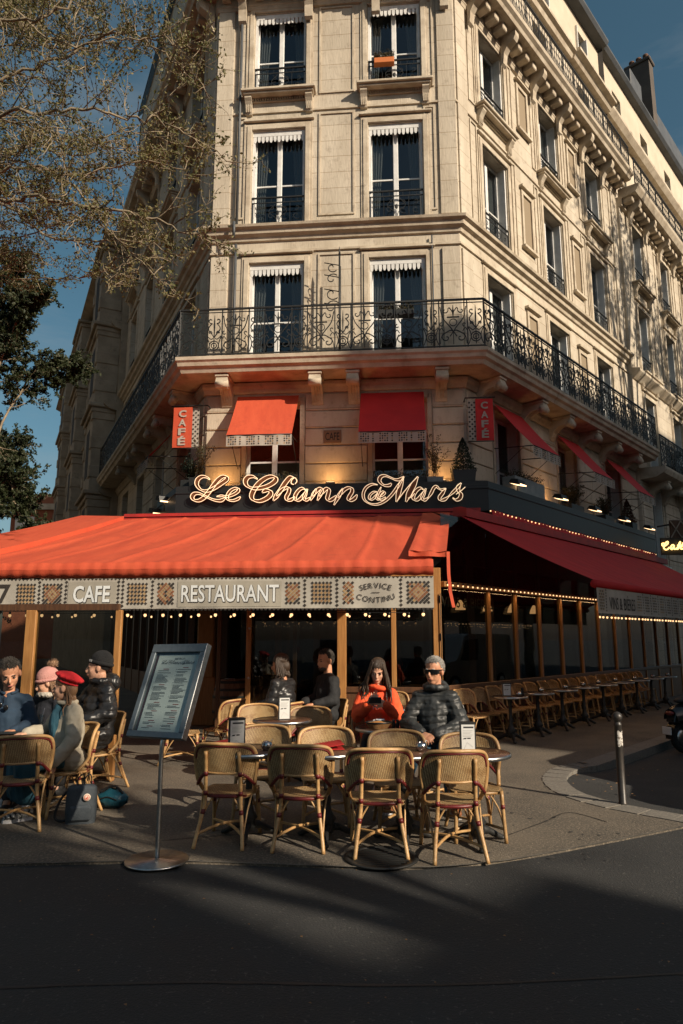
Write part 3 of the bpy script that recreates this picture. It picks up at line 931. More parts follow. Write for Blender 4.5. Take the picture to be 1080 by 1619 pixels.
# ---------------------------------------------------------------- rusticated stones of the first floor
def stones(fr, u0, u1, z0, z1, h=.44, mat=None):
    n = max(1, round((z1 - z0) / h)); h = (z1 - z0) / n
    for i in range(n):
        k = max(1, round((u1 - u0) / 1.0))
        off = (i % 2) * .5 if k > 1 else 0
        cuts = [u0] + [u0 + (u1 - u0) * (j + off) / k for j in range(1 if off == 0 else 0, k)] + [u1]
        cuts = sorted(set(c for c in cuts if u0 <= c <= u1))
        for a, b in zip(cuts[:-1], cuts[1:]):
            if b - a < .08: continue
            m = MB(); fr.box(m, a + .006, b - .006, -.02, .035 + random.uniform(-.003, .004), z0 + i * h + .012, z0 + (i + 1) * h - .012, r=.012)
            m.build('stone', stone, bld)
piersF = [(0.03, FWIN[0] - .73), (FWIN[0] + .73, FWIN[1] - .73), (FWIN[1] + .73, FW - .03)]
for a, b in piersF: stones(FF, a, b, 4.35, 7.25)
piersR = [(0.05, RWIN[0] - .73), (RWIN[0] + .73, RWIN[1] - .73), (RWIN[1] + .73, RWIN[2] - .73), (RWIN[2] + .73, RLEN - .05)]
for a, b in piersR: stones(RF, a, b, 4.35, 7.25)
piersL = [(LWIN[0] + .73, LLEN - .05), (LWIN[1] + .73, LWIN[0] - .73), (LWIN[2] + .73, LWIN[1] - .73)]
for a, b in piersL: stones(LF, a, b, 3.6, 7.25)

q = MB(); q.tube([FF.P(.62, .09, 7.95), FF.P(.62, .09, 11.05)], .035, 8); q.tube([FF.P(.62, .33, 11.1), FF.P(.62, .33, 11.5)], .035, 8); q.tube([FF.P(.62, .09, 11.56), FF.P(.62, .09, 17.6)], .035, 8); q.build('pipe_and_shadow_line', zinc, bld)  # lowest length is a pipe, those above stand in for a shadow gap
q = MB(); q.tube([FF.P(5.3, .07, 7.95), FF.P(5.3, .07, 11.05)], .02, 6); q.build('pipe_and_shadow_line', zinc, bld)
# ---------------------------------------------------------------- attic storeys and roof
ATT = -.06
m = MB()
rA = [ring(ATT)[i] for i in range(4)]
AR = Fr(Rc + nR * ATT, eR, nR); AF = Fr(Lc + nF * ATT, eF, nF)
aops = [(c - .5, c + .5, 18.4, 20.7) for c in RWIN]
wall(m, AR, -.05, RLEN, 18.3, 21.3, aops, depth=.25); wall(m, AF, -.2, FW + .4, 18.3, 24.3, [], depth=.2)
m.add([(rA[0].x, rA[0].y, 18.3), (rA[1].x, rA[1].y, 18.3), (rA[1].x, rA[1].y, 24.3), (rA[0].x, rA[0].y, 24.3)], [(0, 1, 2, 3)])
m.build('attic_wall', stone, bld)
for c in RWIN: add_window(AR, c, 18.4, 20.7, bld, .2, guard=False, lamb=False, w=1.0)
m = MB()
for a, b in ((-.2, 7.6), (7.6, RLEN)):
    d = .28 if a < 0 else .42
    M_ = [(0, 21.12), (d * .4, 21.16), (d * .6, 21.3), (d, 21.36), (d, 21.46), (0, 21.5)]
    m.prism(M_, lambda q, z, a=a: AR.P(a, q, z), lambda q, z, b=b: AR.P(b, q, z))
m.build('attic_cornice', stone_trim, bld)
m = MB(); wall(m, AR, -.2, RLEN, 21.45, 24.0, [(c - .45, c + .45, 21.75, 23.4) for c in (2.6, 5.9, 9.1)], n=-.12, depth=.3); m.build('attic_wall', render_cream, bld)
for c in (2.6, 5.9, 9.1): add_window(AR, c, 21.75, 23.4, bld, .36, guard=False, lamb=False, w=.9)
m = MB(); m.prism([(-.1, 23.9), (.22, 23.96), (.3, 24.08), (.3, 24.16), (-.1, 24.2)], lambda q, z: AR.P(-.3, q, z), lambda q, z: AR.P(RLEN, q, z)); m.build('eave', zinc, bld)
m = MB()
ro = [ring(ATT + .2)[i] for i in range(4)]; ri = [ring(ATT - 1.3)[i] for i in range(4)]
for i in range(3):
    m.add([(ro[i].x, ro[i].y, 24.2), (ro[i+1].x, ro[i+1].y, 24.2), (ri[i+1].x, ri[i+1].y, 26.4), (ri[i].x, ri[i].y, 26.4)], [(0, 1, 2, 3)])
m.add([(p.x, p.y, 26.4) for p in ri], [(0, 1, 2, 3)])
m.build('roof', zinc, bld)

# ---------------------------------------------------------------- balconies
def lattice_panel(w, h):
    m = MB(); r = .009
    n = 5
    for i in range(n):
        x = -w/2 + w * (i + .5) / n
        m.tube([(x, 0, .03), (x, 0, h * .97)], r, 4)
        for s in (-1, 1):
            m.tube(crom([(x, 0, h * .1), (x + s * w * .09, 0, h * .35), (x, 0, h * .6), (x + s * w * .08, 0, h * .8)], 3), r * .9, 4)
    return m
def railing(owner, pts, z, h, style, post_r=.014):
    """ornate iron railing along a polyline of (x, y)"""
    for a, b in zip(pts[:-1], pts[1:]):
        d = (b - a); L_ = d.length; d.normalize(); rz = math.atan2(d.y, d.x)
        m = MB(); M0 = T(a.x, a.y, z, rz)
        m.box(0, L_, -.024, .024, h - .035, h, M=M0); m.box(0, L_, -.012, .012, h - .10, h - .085, M=M0); m.box(0, L_, -.014, .014, .05, .075, M=M0)
        m.build('handrail', iron, owner)
        seq = [('cross', .62), ('heart', .36)] if style == 'scroll' else [('lattice', .8)]
        tot = sum(s[1] for s in seq); n = max(1, round(L_ / tot)); k = L_ / (n * tot); x = 0
        post = cached(('post', h), lambda: MB().box(-.012, .012, -.012, .012, 0, h - .035).mesh('baluster', iron))
        for i in range(n):
            for kind, w0 in seq:
                w = w0
                me = cached((kind, w, h), lambda: {'cross': cross_panel, 'heart': heart_panel, 'lattice': lattice_panel}[kind](w, h - .19).mesh('railing_panel', iron))
                inst('railing_panel', me, owner, T(a.x + d.x * (x + w * k / 2), a.y + d.y * (x + w * k / 2), z + .08, rz) @ Matrix.Diagonal((k, 1, 1, 1)))
                inst('baluster', post, owner, T(a.x + d.x * x, a.y + d.y * x, z, rz))
                x += w * k
        inst('baluster', post, owner, T(b.x, b.y, z, rz))
bal = thing('balcony', 'long second-floor stone balcony with scrolled black iron railing wrapping the corner', 'balcony', (0, 14.2, 7.5))
BD = .86
m = MB(); sweep(m, [(0, 7.55), (.5, 7.555), (.70, 7.57), (.74, 7.66), (.80, 7.70), (.82, 7.78), (BD, 7.82), (BD, 7.90), (0, 7.92)]); m.build('slab', stone_trim, bal)
railing(bal, ring(BD - .09), 7.9, 1.16, 'scroll')
def corbel_mesh():
    m = MB()
    prof = [(0, -.42), (.06, -.42), (.10, -.34), (.16, -.2), (.3, -.09), (.46, -.06), (.56, -.16), (.64, -.14), (.68, -.04), (.64, .06), (.62, .16), (0, .16)]
    m.prism(prof, lambda a, b: (-.13, -a, b), lambda a, b: (.13, -a, b))
    m.rbox(-.155, .155, -.66, 0, .1, .158, .01)
    m.tube([(-.14, -.6, -.06), (.14, -.6, -.06)], .085, 10)
    for k in (-.06, 0, .06):
        m.tube(crom([(k, -.09, -.36), (k, -.17, -.2), (k, -.32, -.09), (k, -.5, -.08)], 3), .016, 5)
    return m.mesh('corbel', stone_trim)
for u in (.52, 2.62, 3.46, 5.42):
    inst('corbel', cached('corb', corbel_mesh), bal, FF.W(u, 0, 7.39))
for u in (.6, 2.75, 4.35, 6.2, 7.8, 9.6):
    inst('corbel', cached('corb', corbel_mesh), bal, RF.W(u, 0, 7.39))
for u in (LLEN - .8, LLEN - 2.9, LLEN - 4.0, LLEN - 6.0, LLEN - 7.1, LLEN - 9.1):
    inst('corbel', cached('corb', corbel_mesh), bal, LF.W(u, 0, 7.39))
tb = thing('roof_balcony', 'fifth-floor balcony with dark lattice iron railing above the bracketed cornice', 'balcony', (6, 18, 18.3))
railing(tb, ring(.62)[1:], 18.33, 1.05, 'lattice')

# scroll bracket projecting from the front wall between the windows (old lamp arm)
sb = thing('scroll_bracket', 'tall black wrought-iron scroll bracket standing on the balcony between two windows', 'bracket', tuple(FF.P(3.16, .5, 7.92)))
m = MB()
for n_ in (.35, .5):
    m.tube([FF.P(3.16, n_, 7.92), FF.P(3.16, n_, 10.4 if n_ > .4 else 10.2)], .022, 6)
m.tube([FF.P(3.16, .5, 10.4), FF.P(3.16, .5, 10.62)], [.03, .003], 6)
m.build('upright', iron, sb)
m = MB()
for k, zc in enumerate((9.15, 9.5, 9.85, 10.15)):
    M1 = Matrix.Translation(FF.P(2.98, .42, zc)) @ Matrix.Rotation(FF.rz, 4, 'Z')
    m.tube(spiral(0, 0, .02, .19 - .02 * k, 0, (5.6 if k % 2 else -5.6), 16), .013, 5, M=M1)
    m.tube([FF.P(2.8, .42, zc + .12), FF.P(3.16, .45, zc + .02)], .012, 5)
m.build('scrollwork', iron, sb)

# ---------------------------------------------------------------- next buildings
nb = thing('neighbour_building', 'sunlit stone apartment building adjoining the corner block up the side street', 'building', (12, 25, 0))
NO, NLEN = .14, 22.0
NF = Fr(Rc + eR * RLEN + nR * NO, eR, nR)
NWIN = [1.7, 4.9, 8.1, 11.3, 14.5, 17.7, 20.6]
NFL = [(0.0, 3.4), (4.3, 6.9), (7.5, 10.2), (11.1, 13.7), (14.6, 17.0)]
m = MB(); wall(m, NF, 0, NLEN, 0, 17.6, [(c - .58, c + .58, a, b) for c in NWIN for (a, b) in NFL], depth=.35)
m.add([NF.P(0, 0, 0), NF.P(0, -4, 0), NF.P(0, -4, 17.6), NF.P(0, 0, 17.6)], [(0, 1, 2, 3)])
m.build('wall', stone, nb)
for i, c in enumerate(NWIN):
    for k, (a, b) in enumerate(NFL):
        add_window(NF, c, a, b, nb, .28, guard=k >= 3, lamb=False, w=1.16, curtain=(i + k) % 3 == 0)
bld_keep = bld
bld = nb
for c in NWIN[:5]:
    for k in (2, 3, 4): surround(NF, c, *NFL[k], w=1.16)
    big_sill(NF, c, 14.58); big_sill(NF, c, 11.08)
for a, b in ((2.5, 2.9), (3.6, 4.0), (5.8, 6.2), (6.9, 7.2)):
    panel(NF, a, b, 11.5, 17.0)
for a, b in ((.05, 1.0), (2.4, 4.2), (5.6, 7.4)): stones(NF, a, b, 3.6, 7.0)
def nsweep(prof, name, mat=stone_trim):
    q = MB(); q.prism(prof, lambda n, z: NF.P(0, n, z), lambda n, z: NF.P(NLEN, n, z)); q.build(name, mat, nb)
nsweep([(0, 10.62), (.05, 10.64), (.2, 10.78), (.28, 10.86), (.28, 10.95), (0, 11.02)], 'cornice')
nsweep([(0, 7.0), (.5, 7.02), (.78, 7.14), (.84, 7.28), (.84, 7.36), (0, 7.4)], 'balcony_slab')
nsweep([(0, 17.2), (.1, 17.24), (.12, 17.5), (.62, 17.56), (.74, 17.74), (.76, 17.84), (0, 17.9)], 'top_cornice')
nsweep([(-.4, 21.12), (-.1, 21.16), (.06, 21.34), (.06, 21.46), (-.4, 21.5)], 'attic_cornice')
nsweep([(-.4, 23.9), (-.1, 23.96), (.0, 24.08), (.0, 24.16), (-.4, 24.2)], 'eave', zinc)
NA = Fr(Rc + eR * RLEN + nR * (ATT - .13), eR, nR)
m = MB(); wall(m, NA, 0, NLEN, 17.8, 24.0, [(c - .45, c + .45, a, b) for c in NWIN for (a, b) in ((18.0, 20.2), (21.4, 23.1))], depth=.25); m.build('attic_wall', render_cream, nb)
for c in NWIN[:5]:
    for (a, b) in ((18.0, 20.2), (21.4, 23.1)): add_window(NA, c, a, b, nb, .2, guard=False, lamb=False, w=.9)
n = int(NLEN / .42)
for i in range(n):
    u = (i + .5) * NLEN / n
    if i % 4 == 1: inst('cornice_console', MC['cons'], nb, NF.W(u, .12, 17.22))
    else: inst('dentil', MC['dent'], nb, NF.W(u, .12, 17.22))
m = MB()
m.add([NA.P(0, .1, 24.2), NA.P(NLEN, .1, 24.2), NA.P(NLEN, -2.6, 25.2), NA.P(0, -2.6, 25.2)], [(0, 1, 2, 3)])
m.add([NA.P(0, .1, 24.2), NA.P(0, -2.6, 25.2), NA.P(0, -9, 25.2), NA.P(0, -9, 23)], [(0, 1, 2, 3)])
m.add([NA.P(0, -2.6, 25.2), NA.P(NLEN, -2.6, 25.2), NA.P(NLEN, -9, 25.2), NA.P(0, -9, 25.2)], [(0, 1, 2, 3)])
m.prism([(.0, 24.21), (-.7, 26.9), (-1.2, 27.2), (-6, 27.2), (-6, 24.21)], lambda n, z: NA.P(2.6, n, z), lambda n, z: NA.P(7.2, n, z))
m.prism([(.0, 24.21), (-.5, 27.4), (-1.2, 28.0), (-6, 28.0), (-6, 24.21)], lambda n, z: NA.P(7.8, n, z), lambda n, z: NA.P(NLEN, n, z))
m.build('roof', zinc, nb)
d = MB(); NA.box(d, 4.2, 5.6, -1.4, -.1, 24.3, 26.2, r=.03); d.build('dormer', stack_d if False else zinc, nb)
railing(nb, [NF.P(0, .62, 0).to_2d().to_3d(), NF.P(NLEN * .7, .62, 0).to_2d().to_3d()], 17.86, 1.05, 'lattice')
railing(nb, [NF.P(0, .74, 0).to_2d().to_3d(), NF.P(NLEN * .7, .74, 0).to_2d().to_3d()], 7.36, 1.1, 'scroll')
for u in (1.0, 2.4, 4.2, 5.6, 7.4):
    inst('corbel', MC['corb'], nb, NF.W(u, 0, 6.86))
bld = bld_keep
# party-wall chimney stacks against the sky
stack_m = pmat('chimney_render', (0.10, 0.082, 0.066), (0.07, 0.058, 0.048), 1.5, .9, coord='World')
pot_m = pmat('chimney_pot', (0.12, 0.06, 0.035), rough=.9)
for j, (u, n0, n1, z1, lab) in enumerate(((7.45, -1.15, -.1, 28.7, 'tall dark chimney stack with a row of clay pots against the sky'), (7.2, -2.2, -1.2, 28.3, 'shorter dark chimney stack just behind the tall one'))):
    ch = thing('chimney_stack', lab, 'chimney', tuple(NA.P(u, -1.2, 24)), group='chimney stacks on the side street roofs')
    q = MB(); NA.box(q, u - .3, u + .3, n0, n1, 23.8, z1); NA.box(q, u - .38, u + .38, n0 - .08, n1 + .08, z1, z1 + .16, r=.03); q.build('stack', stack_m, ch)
    for k in range(3):
        q = MB(); q.lathe([(.13, 0), (.11, .3), (.13, .32), (.13, .38)], 10, tuple(NA.P(u, n0 + .2 + k * (n1 - n0 - .4) / 2, z1 + .16))); q.build('chimney_pot', pot_m, ch)

# left street: the next building with projecting bays
lb = thing('bay_building', 'shaded ornate building with stacked projecting bays down the left-hand street', 'building', (-9, 28, 0))
BF = Fr(Lc + eLa * (LLEN + 26) + nL * .0, eL, nL)
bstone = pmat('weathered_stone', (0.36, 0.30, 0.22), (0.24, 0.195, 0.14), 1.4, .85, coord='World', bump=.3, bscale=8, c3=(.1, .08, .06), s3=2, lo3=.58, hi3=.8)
bwin = [(c - .55, c + .55, a, b) for c in (2, 6, 10, 14, 18, 21.5, 25) for (a, b) in ((4.3, 6.9), (7.8, 10.4), (11.3, 13.8), (14.6, 16.9))]
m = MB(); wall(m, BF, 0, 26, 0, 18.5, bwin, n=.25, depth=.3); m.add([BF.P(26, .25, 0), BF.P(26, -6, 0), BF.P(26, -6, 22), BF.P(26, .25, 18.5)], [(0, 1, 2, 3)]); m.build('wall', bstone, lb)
for (a, b, c, d) in bwin:
    f = inst('window', cached(('f', 1.1, round(d - c, 2)), lambda: frame_mesh(1.1, d - c)), lb, BF.W((a + b) / 2, .05, c))
    inst('pane', cached(('bp', round(d - c, 2)), lambda: MB().box(-.5, .5, .03, .036, .1, d - c - .08).mesh('pane', win_glass)), f, BF.W((a + b) / 2, .05, c))
for (u0, u1) in ((22.9, 25.7), (14.5, 17.5), (5.5, 8.5)):
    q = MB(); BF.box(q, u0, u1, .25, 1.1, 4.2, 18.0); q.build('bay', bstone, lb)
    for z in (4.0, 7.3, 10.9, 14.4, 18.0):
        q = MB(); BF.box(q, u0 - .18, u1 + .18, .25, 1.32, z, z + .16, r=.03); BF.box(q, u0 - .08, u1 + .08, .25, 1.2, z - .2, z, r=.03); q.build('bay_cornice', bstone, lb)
    for i in range(22):
        if i % 2 == 0:
            for uu in (u0, u1 - .4):
                q = MB(); BF.box(q, uu - .04, uu + .44, .25, 1.15, 4.4 + i * .6, 4.4 + i * .6 + .5, r=.03); q.build('quoin_stone', bstone, lb)
    for z in (4.9, 8.2, 11.8, 15.2):
        q = MB(); BF.box(q, (u0 + u1) / 2 - .5, (u0 + u1) / 2 + .5, 1.1, 1.11, z, z + 2.0); q.build('bay_window', dark_in, lb)
for z, d in ((7.2, .5), (10.8, .5), (14.3, .4), (18.3, .9)):
    q = MB(); q.prism([(.25, z), (.25 + d * .6, z + .06), (.25 + d, z + .22), (.25 + d, z + .32), (.25, z + .36)], lambda n, zz: BF.P(0, n, zz), lambda n, zz: BF.P(26, n, zz)); q.build('cornice', bstone, lb)
q = MB(); q.prism([(.2, 18.6), (-.6, 21.5), (-4, 22.2), (-6, 22.2), (-6, 18.6)], lambda n, zz: BF.P(0, n, zz), lambda n, zz: BF.P(26, n, zz)); q.build('roof', zinc, lb)
# tall lit chimney block at its near end
q = MB(); BF.box(q, 24.8, 26.1, -2.2, -.3, 18, 23.6); BF.box(q, 24.7, 26.2, -2.3, -.2, 23.6, 23.9, r=.04); q.build('chimney_block', stone, lb)

# far brick house at the end of the street
fb = at(86, 860, 60)
fh = thing('brick_house', 'small distant red brick house with pale chimney at the end of the street', 'house', (fb.x, 60, 0))
brick_m = pmat('far_brick', (0.3, 0.1, 0.05), (0.24, 0.075, 0.04), 2, .9, coord='World')
q = MB(); q.box(fb.x - 3, fb.x + 3.5, 58, 66, 0, at(0, 806, 58).z); q.build('wall', brick_m, fh)
z_ = at(0, 806, 58).z
q = MB(); q.box(fb.x - 3.2, fb.x + 3.7, 57.8, 66, z_, z_ + .5); q.build('parapet', stone, fh)
q = MB(); q.prism([(fb.x - 3, z_ + .5), (fb.x + 3.5, z_ + .5), (fb.x + 2.2, z_ + 1.4), (fb.x - 1.7, z_ + 1.4)], lambda a, b: (a, 58.2, b), lambda a, b: (a, 66, b)); q.build('roof', pmat('tile_roof', (.3, .11, .06), rough=.9), fh)
q = MB(); q.box(fb.x + .1, fb.x + 1.0, 60, 61, z_ + .9, z_ + 2.3); q.build('chimney', stone, fh)
q = MB(); q.box(fb.x - 2.6, fb.x - 1.0, 57.95, 58.0, z_ - 5, z_ - .6); q.build('window', white_paint, fh)
# ================================================================== lettering
_TC = {}
def glyphs(s, size=1.0, bold=0.0, spacing=1.0):
    """flat outline of a text in the x-z plane, left-aligned on the baseline: (verts, faces, width)"""
    key = (s, round(bold, 4), spacing)
    if key not in _TC:
        cu = bpy.data.curves.new('lettering', 'FONT')
        cu.body = s; cu.size = 1.0; cu.offset = bold; cu.resolution_u = 3; cu.space_character = spacing
        ob = bpy.data.objects.new('lettering', cu); COL.objects.link(ob)
        dg = bpy.context.evaluated_depsgraph_get()
        me = bpy.data.meshes.new_from_object(ob.evaluated_get(dg))
        vs2 = [tuple(v.co) for v in me.vertices]; fs2 = [tuple(p.vertices) for p in me.polygons]
        bpy.data.objects.remove(ob); bpy.data.meshes.remove(me)
        xs2 = [v[0] for v in vs2] or [0]
        ys2 = [v[1] for v in vs2] or [0]
        _TC[key] = (vs2, fs2, min(xs2), max(xs2), min(ys2), max(ys2))
    vs2, fs2, x0, x1, y0, y1 = _TC[key]
    return vs2, fs2, x0, x1, y0, y1
def text_fit(mb, s, fn, x0, x1, z0, z1, mat=0, bold=0.0, dx=0, dz=0):
    """text stretched to a rectangle, mapped to 3d by fn(x, z)"""
    v, f, a, b, c, d = glyphs(s, bold=bold)
    k = [fn(x0 + dx + (p[0] - a) / (b - a) * (x1 - x0), z0 + dz + (p[1] - c) / (d - c) * (z1 - z0)) for p in v]
    mb.add(k, f, mat)
def text_arc(mb, s, fn, cx, cz, r, a_mid, size, mat=0, inward=False, bold=.01, step=None):
    """letters along an arc; inward: the letters' feet point to the centre from below"""
    widths = []
    for ch in s:
        v, f, a, b, c, d = glyphs(ch, bold=bold); widths.append((b - a) * size + size * .16)
    tot = sum(widths); ang = tot / r
    cur = -ang / 2
    for ch, w in zip(s, widths):
        am = cur + w / r / 2; cur += w / r
        th = a_mid - am if not inward else a_mid + am
        px_, pz_ = cx + r * math.cos(th), cz + r * math.sin(th)
        rot = th - PI / 2 if not inward else th + PI / 2
        v, f, a, b, c, d = glyphs(ch, bold=bold)
        pts = []
        for p in v:
            lx, lz = (p[0] - (a + b) / 2) * size, (p[1] - .35) * size
            pts.append(fn(px_ + lx * math.cos(rot) - lz * math.sin(rot), pz_ + lx * math.sin(rot) + lz * math.cos(rot)))
        mb.add(pts, f, mat)

# ================================================================== sign band over the terrace
SGN = .70
sg = thing('shop_sign', 'black sign band with glowing neon script lettering above the big red awning', 'sign', (0, 14.3, 4.4))
m = MB(); sweep(m, [(0.1, 4.34), (SGN, 4.34), (SGN, 4.97), (SGN - .05, 4.99), (SGN - .12, 4.99), (SGN - .12, 4.9), (.1, 4.9)], ext_r=10.2, ext_l=1.6); m.build('fascia', black_paint, sg)
m = MB(); sweep(m, [(SGN + .003, 4.80), (SGN + .02, 4.81), (SGN + .02, 4.84), (SGN + .003, 4.85)], ext_r=10.2, ext_l=1.6); m.build('fascia_moulding', black_paint, sg)
# script strokes, digitised on the sign plane (photo pixels)
def c1(pts): return [(295 + x / 4.696, 740 + y / 4.696) for x, y in pts]
def c2(pts): return [(515 + x / 4.696, 740 + y / 4.696) for x, y in pts]
STROKES = [
 (c1([(175,88),(150,70),(115,66),(84,88),(78,125),(105,160),(150,172),(205,152),(262,115),(298,88),(296,68),(268,66),(232,92),(198,135),(165,182),(130,222),(92,243),(56,238),(44,214),(62,192),(100,192),(150,215),(205,238),(255,243),(292,222)]), 2.6),
 (c1([(225,213),(262,208),(300,213),(345,200),(380,178),(386,158),(362,152),(326,172),(304,208),(310,236),(345,243),(380,232),(402,214)]), 1.9),
 (c1([(528,84),(496,66),(458,70),(438,98),(450,132),(492,152),(550,150),(610,132),(655,102),(662,76),(634,64),(590,76),(540,112),(502,162),(484,208),(500,238),(545,246),(595,226),(625,196),(618,172),(588,168),(562,184)]), 2.9),
 (c1([(798,124),(778,116),(782,90),(806,74),(820,98),(806,120)]), 1.2),
 (c1([(800,74),(770,72),(735,110),(700,165),(668,210),(645,244)]), 2.8),
 (c1([(668,210),(700,172),(735,150),(762,154),(758,185),(742,215),(748,238),(775,238),(806,215)]), 2.2),
 (c1([(886,166),(862,152),(832,168),(808,205),(808,234),(832,240),(862,214),(892,166)]), 2.0),
 (c1([(898,156),(880,200),(872,226),(888,240),(920,220)]), 2.2),
 (c1([(962,156),(944,195),(920,243)]), 2.2), (c1([(935,212),(965,172),(992,153),(1006,164),(992,200),(972,243)]), 2.2),
 (c1([(986,212),(1018,172),(1044,153),(1058,166)]) + c2([(18,200),(12,226),(26,242),(52,232),(80,205)]), 2.2),
 (c2([(128,152),(100,205),(62,276)]), 2.3), (c2([(92,222),(125,176),(162,150),(192,152),(196,178),(176,212),(170,234),(188,242),(216,226),(234,198)]), 2.1),
 (c2([(386,126),(345,122),(302,146),(280,190),(288,236),(330,266),(385,270),(440,246),(490,200),(535,138),(580,68)]), 1.6),
 (c2([(382,178),(356,180),(330,202),(324,226),(340,236),(366,216),(386,186)]), 1.3), (c2([(412,142),(390,190),(378,222),(388,236),(404,226)]), 1.3),
 (c2([(400,216),(424,202),(438,186),(426,176),(404,194),(396,222),(408,237),(430,230),(446,216)]), 1.3),
 (c2([(488,114),(470,130),(430,128),(400,98),(408,68),(440,58),(480,72),(520,88),(555,84),(582,64)]), 2.2),
 (c2([(576,72),(556,130),(540,190),(524,252)]), 2.6), (c2([(528,250),(580,180),(630,120),(684,64)]), 1.2), (c2([(684,66),(650,130),(620,190),(596,252)]), 3.2),
 (c2([(612,225),(640,214),(660,190)]), 1.0),
 (c2([(726,162),(704,150),(676,166),(654,200),(652,230),(676,238),(706,212),(736,164)]), 2.0), (c2([(744,152),(726,196),(716,224),(732,240),(764,220)]), 2.0),
 (c2([(758,228),(784,186),(802,150),(822,136),(838,152),(862,162),(892,152)]), 1.7), (c2([(892,152),(866,190),(846,218),(852,238),(880,236),(912,212)]), 2.0),
 (c2([(912,212),(950,176),(984,140),(1006,112)]), 1.6), (c2([(1006,112),(984,142),(986,172),(1004,196),(996,226),(968,238),(942,222)]), 2.3), (c2([(968,196),(1002,172),(1036,142)]), 1.2),
]
def sign_pt(px, py, off):
    # intersection of the pixel ray with the front sign plane, off metres proud of it
    d = at(px, py, 1.0) - Vector((0, 0, CAM_H)); o = Vector((0, 0, CAM_H))
    P0 = FF.P(0, SGN + off, 0); N_ = Vector((nF.x, nF.y, 0))
    k = (P0 - o).dot(N_) / d.dot(N_)
    return o + d * k
body = MB(); neon = MB()
for pts, wpx in STROKES:
    cen = crom([sign_pt(x, y, .10) for x, y in pts], 5)
    n = len(cen); eu = Vector((eF.x, eF.y, 0)); nv = Vector((nF.x, nF.y, 0))
    wid = wpx / 1100 * 14.2 * 1.32
    lft, rgt = [], []
    for i, p in enumerate(cen):
        t = (cen[min(i + 1, n - 1)] - cen[max(i - 1, 0)])
        side_ = t.cross(nv); side_ = side_.normalized() if side_.length > 1e-9 else Vector((0, 0, 1))
        # calligraphic: full on falling diagonals, slim on hairlines and at the ends
        slant = abs(t.normalized().dot((eu * .45 + Vector((0, 0, .9))).normalized())) if t.length > 1e-9 else 1
        taper = min(1, (i + .6) / 5, (n - i - .4) / 5)
        hw = wid * (.35 + .65 * slant) * max(.25, taper)
        lft.append(p + side_ * hw); rgt.append(p - side_ * hw)
    for a_, b_, a2, b2 in zip(lft[:-1], rgt[:-1], lft[1:], rgt[1:]):
        dd = nv * -.07
        body.add([a_, b_, b2, a2, a_ + dd, b_ + dd, b2 + dd, a2 + dd], [(0, 1, 2, 3), (0, 3, 7, 4), (1, 2, 6, 5)], smooth=False)
    if wpx > 1.25:
        neon.tube([p + nv * .02 for p in lft], .007, 5); neon.tube([p + nv * .02 for p in rgt], .007, 5)
    else:
        neon.tube([p + nv * .02 for p in cen], .009, 5)
body.build('letter_bodies', letter_body, sg); neon.build('neon_script', neon_m, sg)

# ================================================================== bulbs
def bulb_mesh(r=.03):
    q = MB(); q.sph((0, 0, -.035), (r, r, r * 1.15), 10, 6); return q.mesh('bulb', bulb_m)
def socket_mesh():
    q = MB(); q.lathe([(.014, -.02), (.016, .02)], 8); return q.mesh('socket', black_paint)
def bulb_string(name, label, pts, drop=0.0, r=.03, group='strings of warm bulbs', wire=True):
    t = thing(name, label, 'light string', tuple(pts[0]), group=group)
    for p in pts:
        b = inst('bulb', cached(('bulb', r), lambda: bulb_mesh(r)), t, T(p.x, p.y, p.z - drop))
        inst('socket', cached('sock', socket_mesh), b, T(p.x, p.y, p.z - drop))
    if wire:
        q = MB(); q.tube([p + Vector((0, 0, .02 - drop)) for p in pts], .006, 4); q.build('wire', black_paint, t)
    return t
def string_glow(t, a, b, e):
    """the light of one bulb string: a thin warm strip lying along the bulbs"""
    l = bpy.data.lights.new('bulb_glow', 'AREA'); l.shape = 'RECTANGLE'; l.size = (b - a).length; l.size_y = .04; l.energy = e; l.color = (1.0, .56, .24)
    x = (b - a).normalized(); z = Vector((0, 0, 1)); y = z.cross(x)
    lo = bpy.data.objects.new('bulb_glow', l); COL.objects.link(lo)
    c = (a + b) / 2 + Vector((0, 0, -.06))
    setw(lo, t, Matrix(((x.x, y.x, z.x, c.x), (x.y, y.y, z.y, c.y), (x.z, y.z, z.z, c.z), (0, 0, 0, 1))))
bulb_string('light_string', 'dense row of bulbs along the sign band over the side awning', [RF.P(-.35 + i * .185, SGN + .035, 4.36) for i in range(57)], r=.015, wire=False)

# ================================================================== main front awning
VR = V2(1.22, 9.25)               # front corner at the corner-post side
AWD = -eF                         # runs away to the other side
def awn_front(s): return VR + AWD * s
TR_, TL_ = at(667, 816, 14.08), at(197, 821, 14.62)
LEN_F = 7.3
aw = thing('front_awning', 'large orange-red canvas awning with printed valance over the corner terrace', 'awning', (VR.x, VR.y, 2.2))
ZF = 2.74
def canopy(a, b):
    top = TR_.lerp(TL_, a); fr_ = awn_front(a * LEN_F); bot = Vector((fr_.x, fr_.y, ZF))
    p = top.lerp(bot, b)
    p.z -= .07 * math.sin(PI * b) + .012 * math.sin(a * 9 * PI * 2 + b) * math.sin(PI * b)
    # sewn seams stand up a little
    for sm_ in (.14, .31, .47, .62, .79, .93):
        p.z += .022 * math.exp(-((a - sm_) / .006) ** 2)
    p.z += .016 * mnoise.noise(Vector((a * 9, b * 4, 1.3))) + .010 * mnoise.noise(Vector((a * 34, b * 5, 4.3)))
    return p
q = MB(); q.grid(canopy, 170, 26); q.build('canopy', red_sunlit, aw, fixn=False)
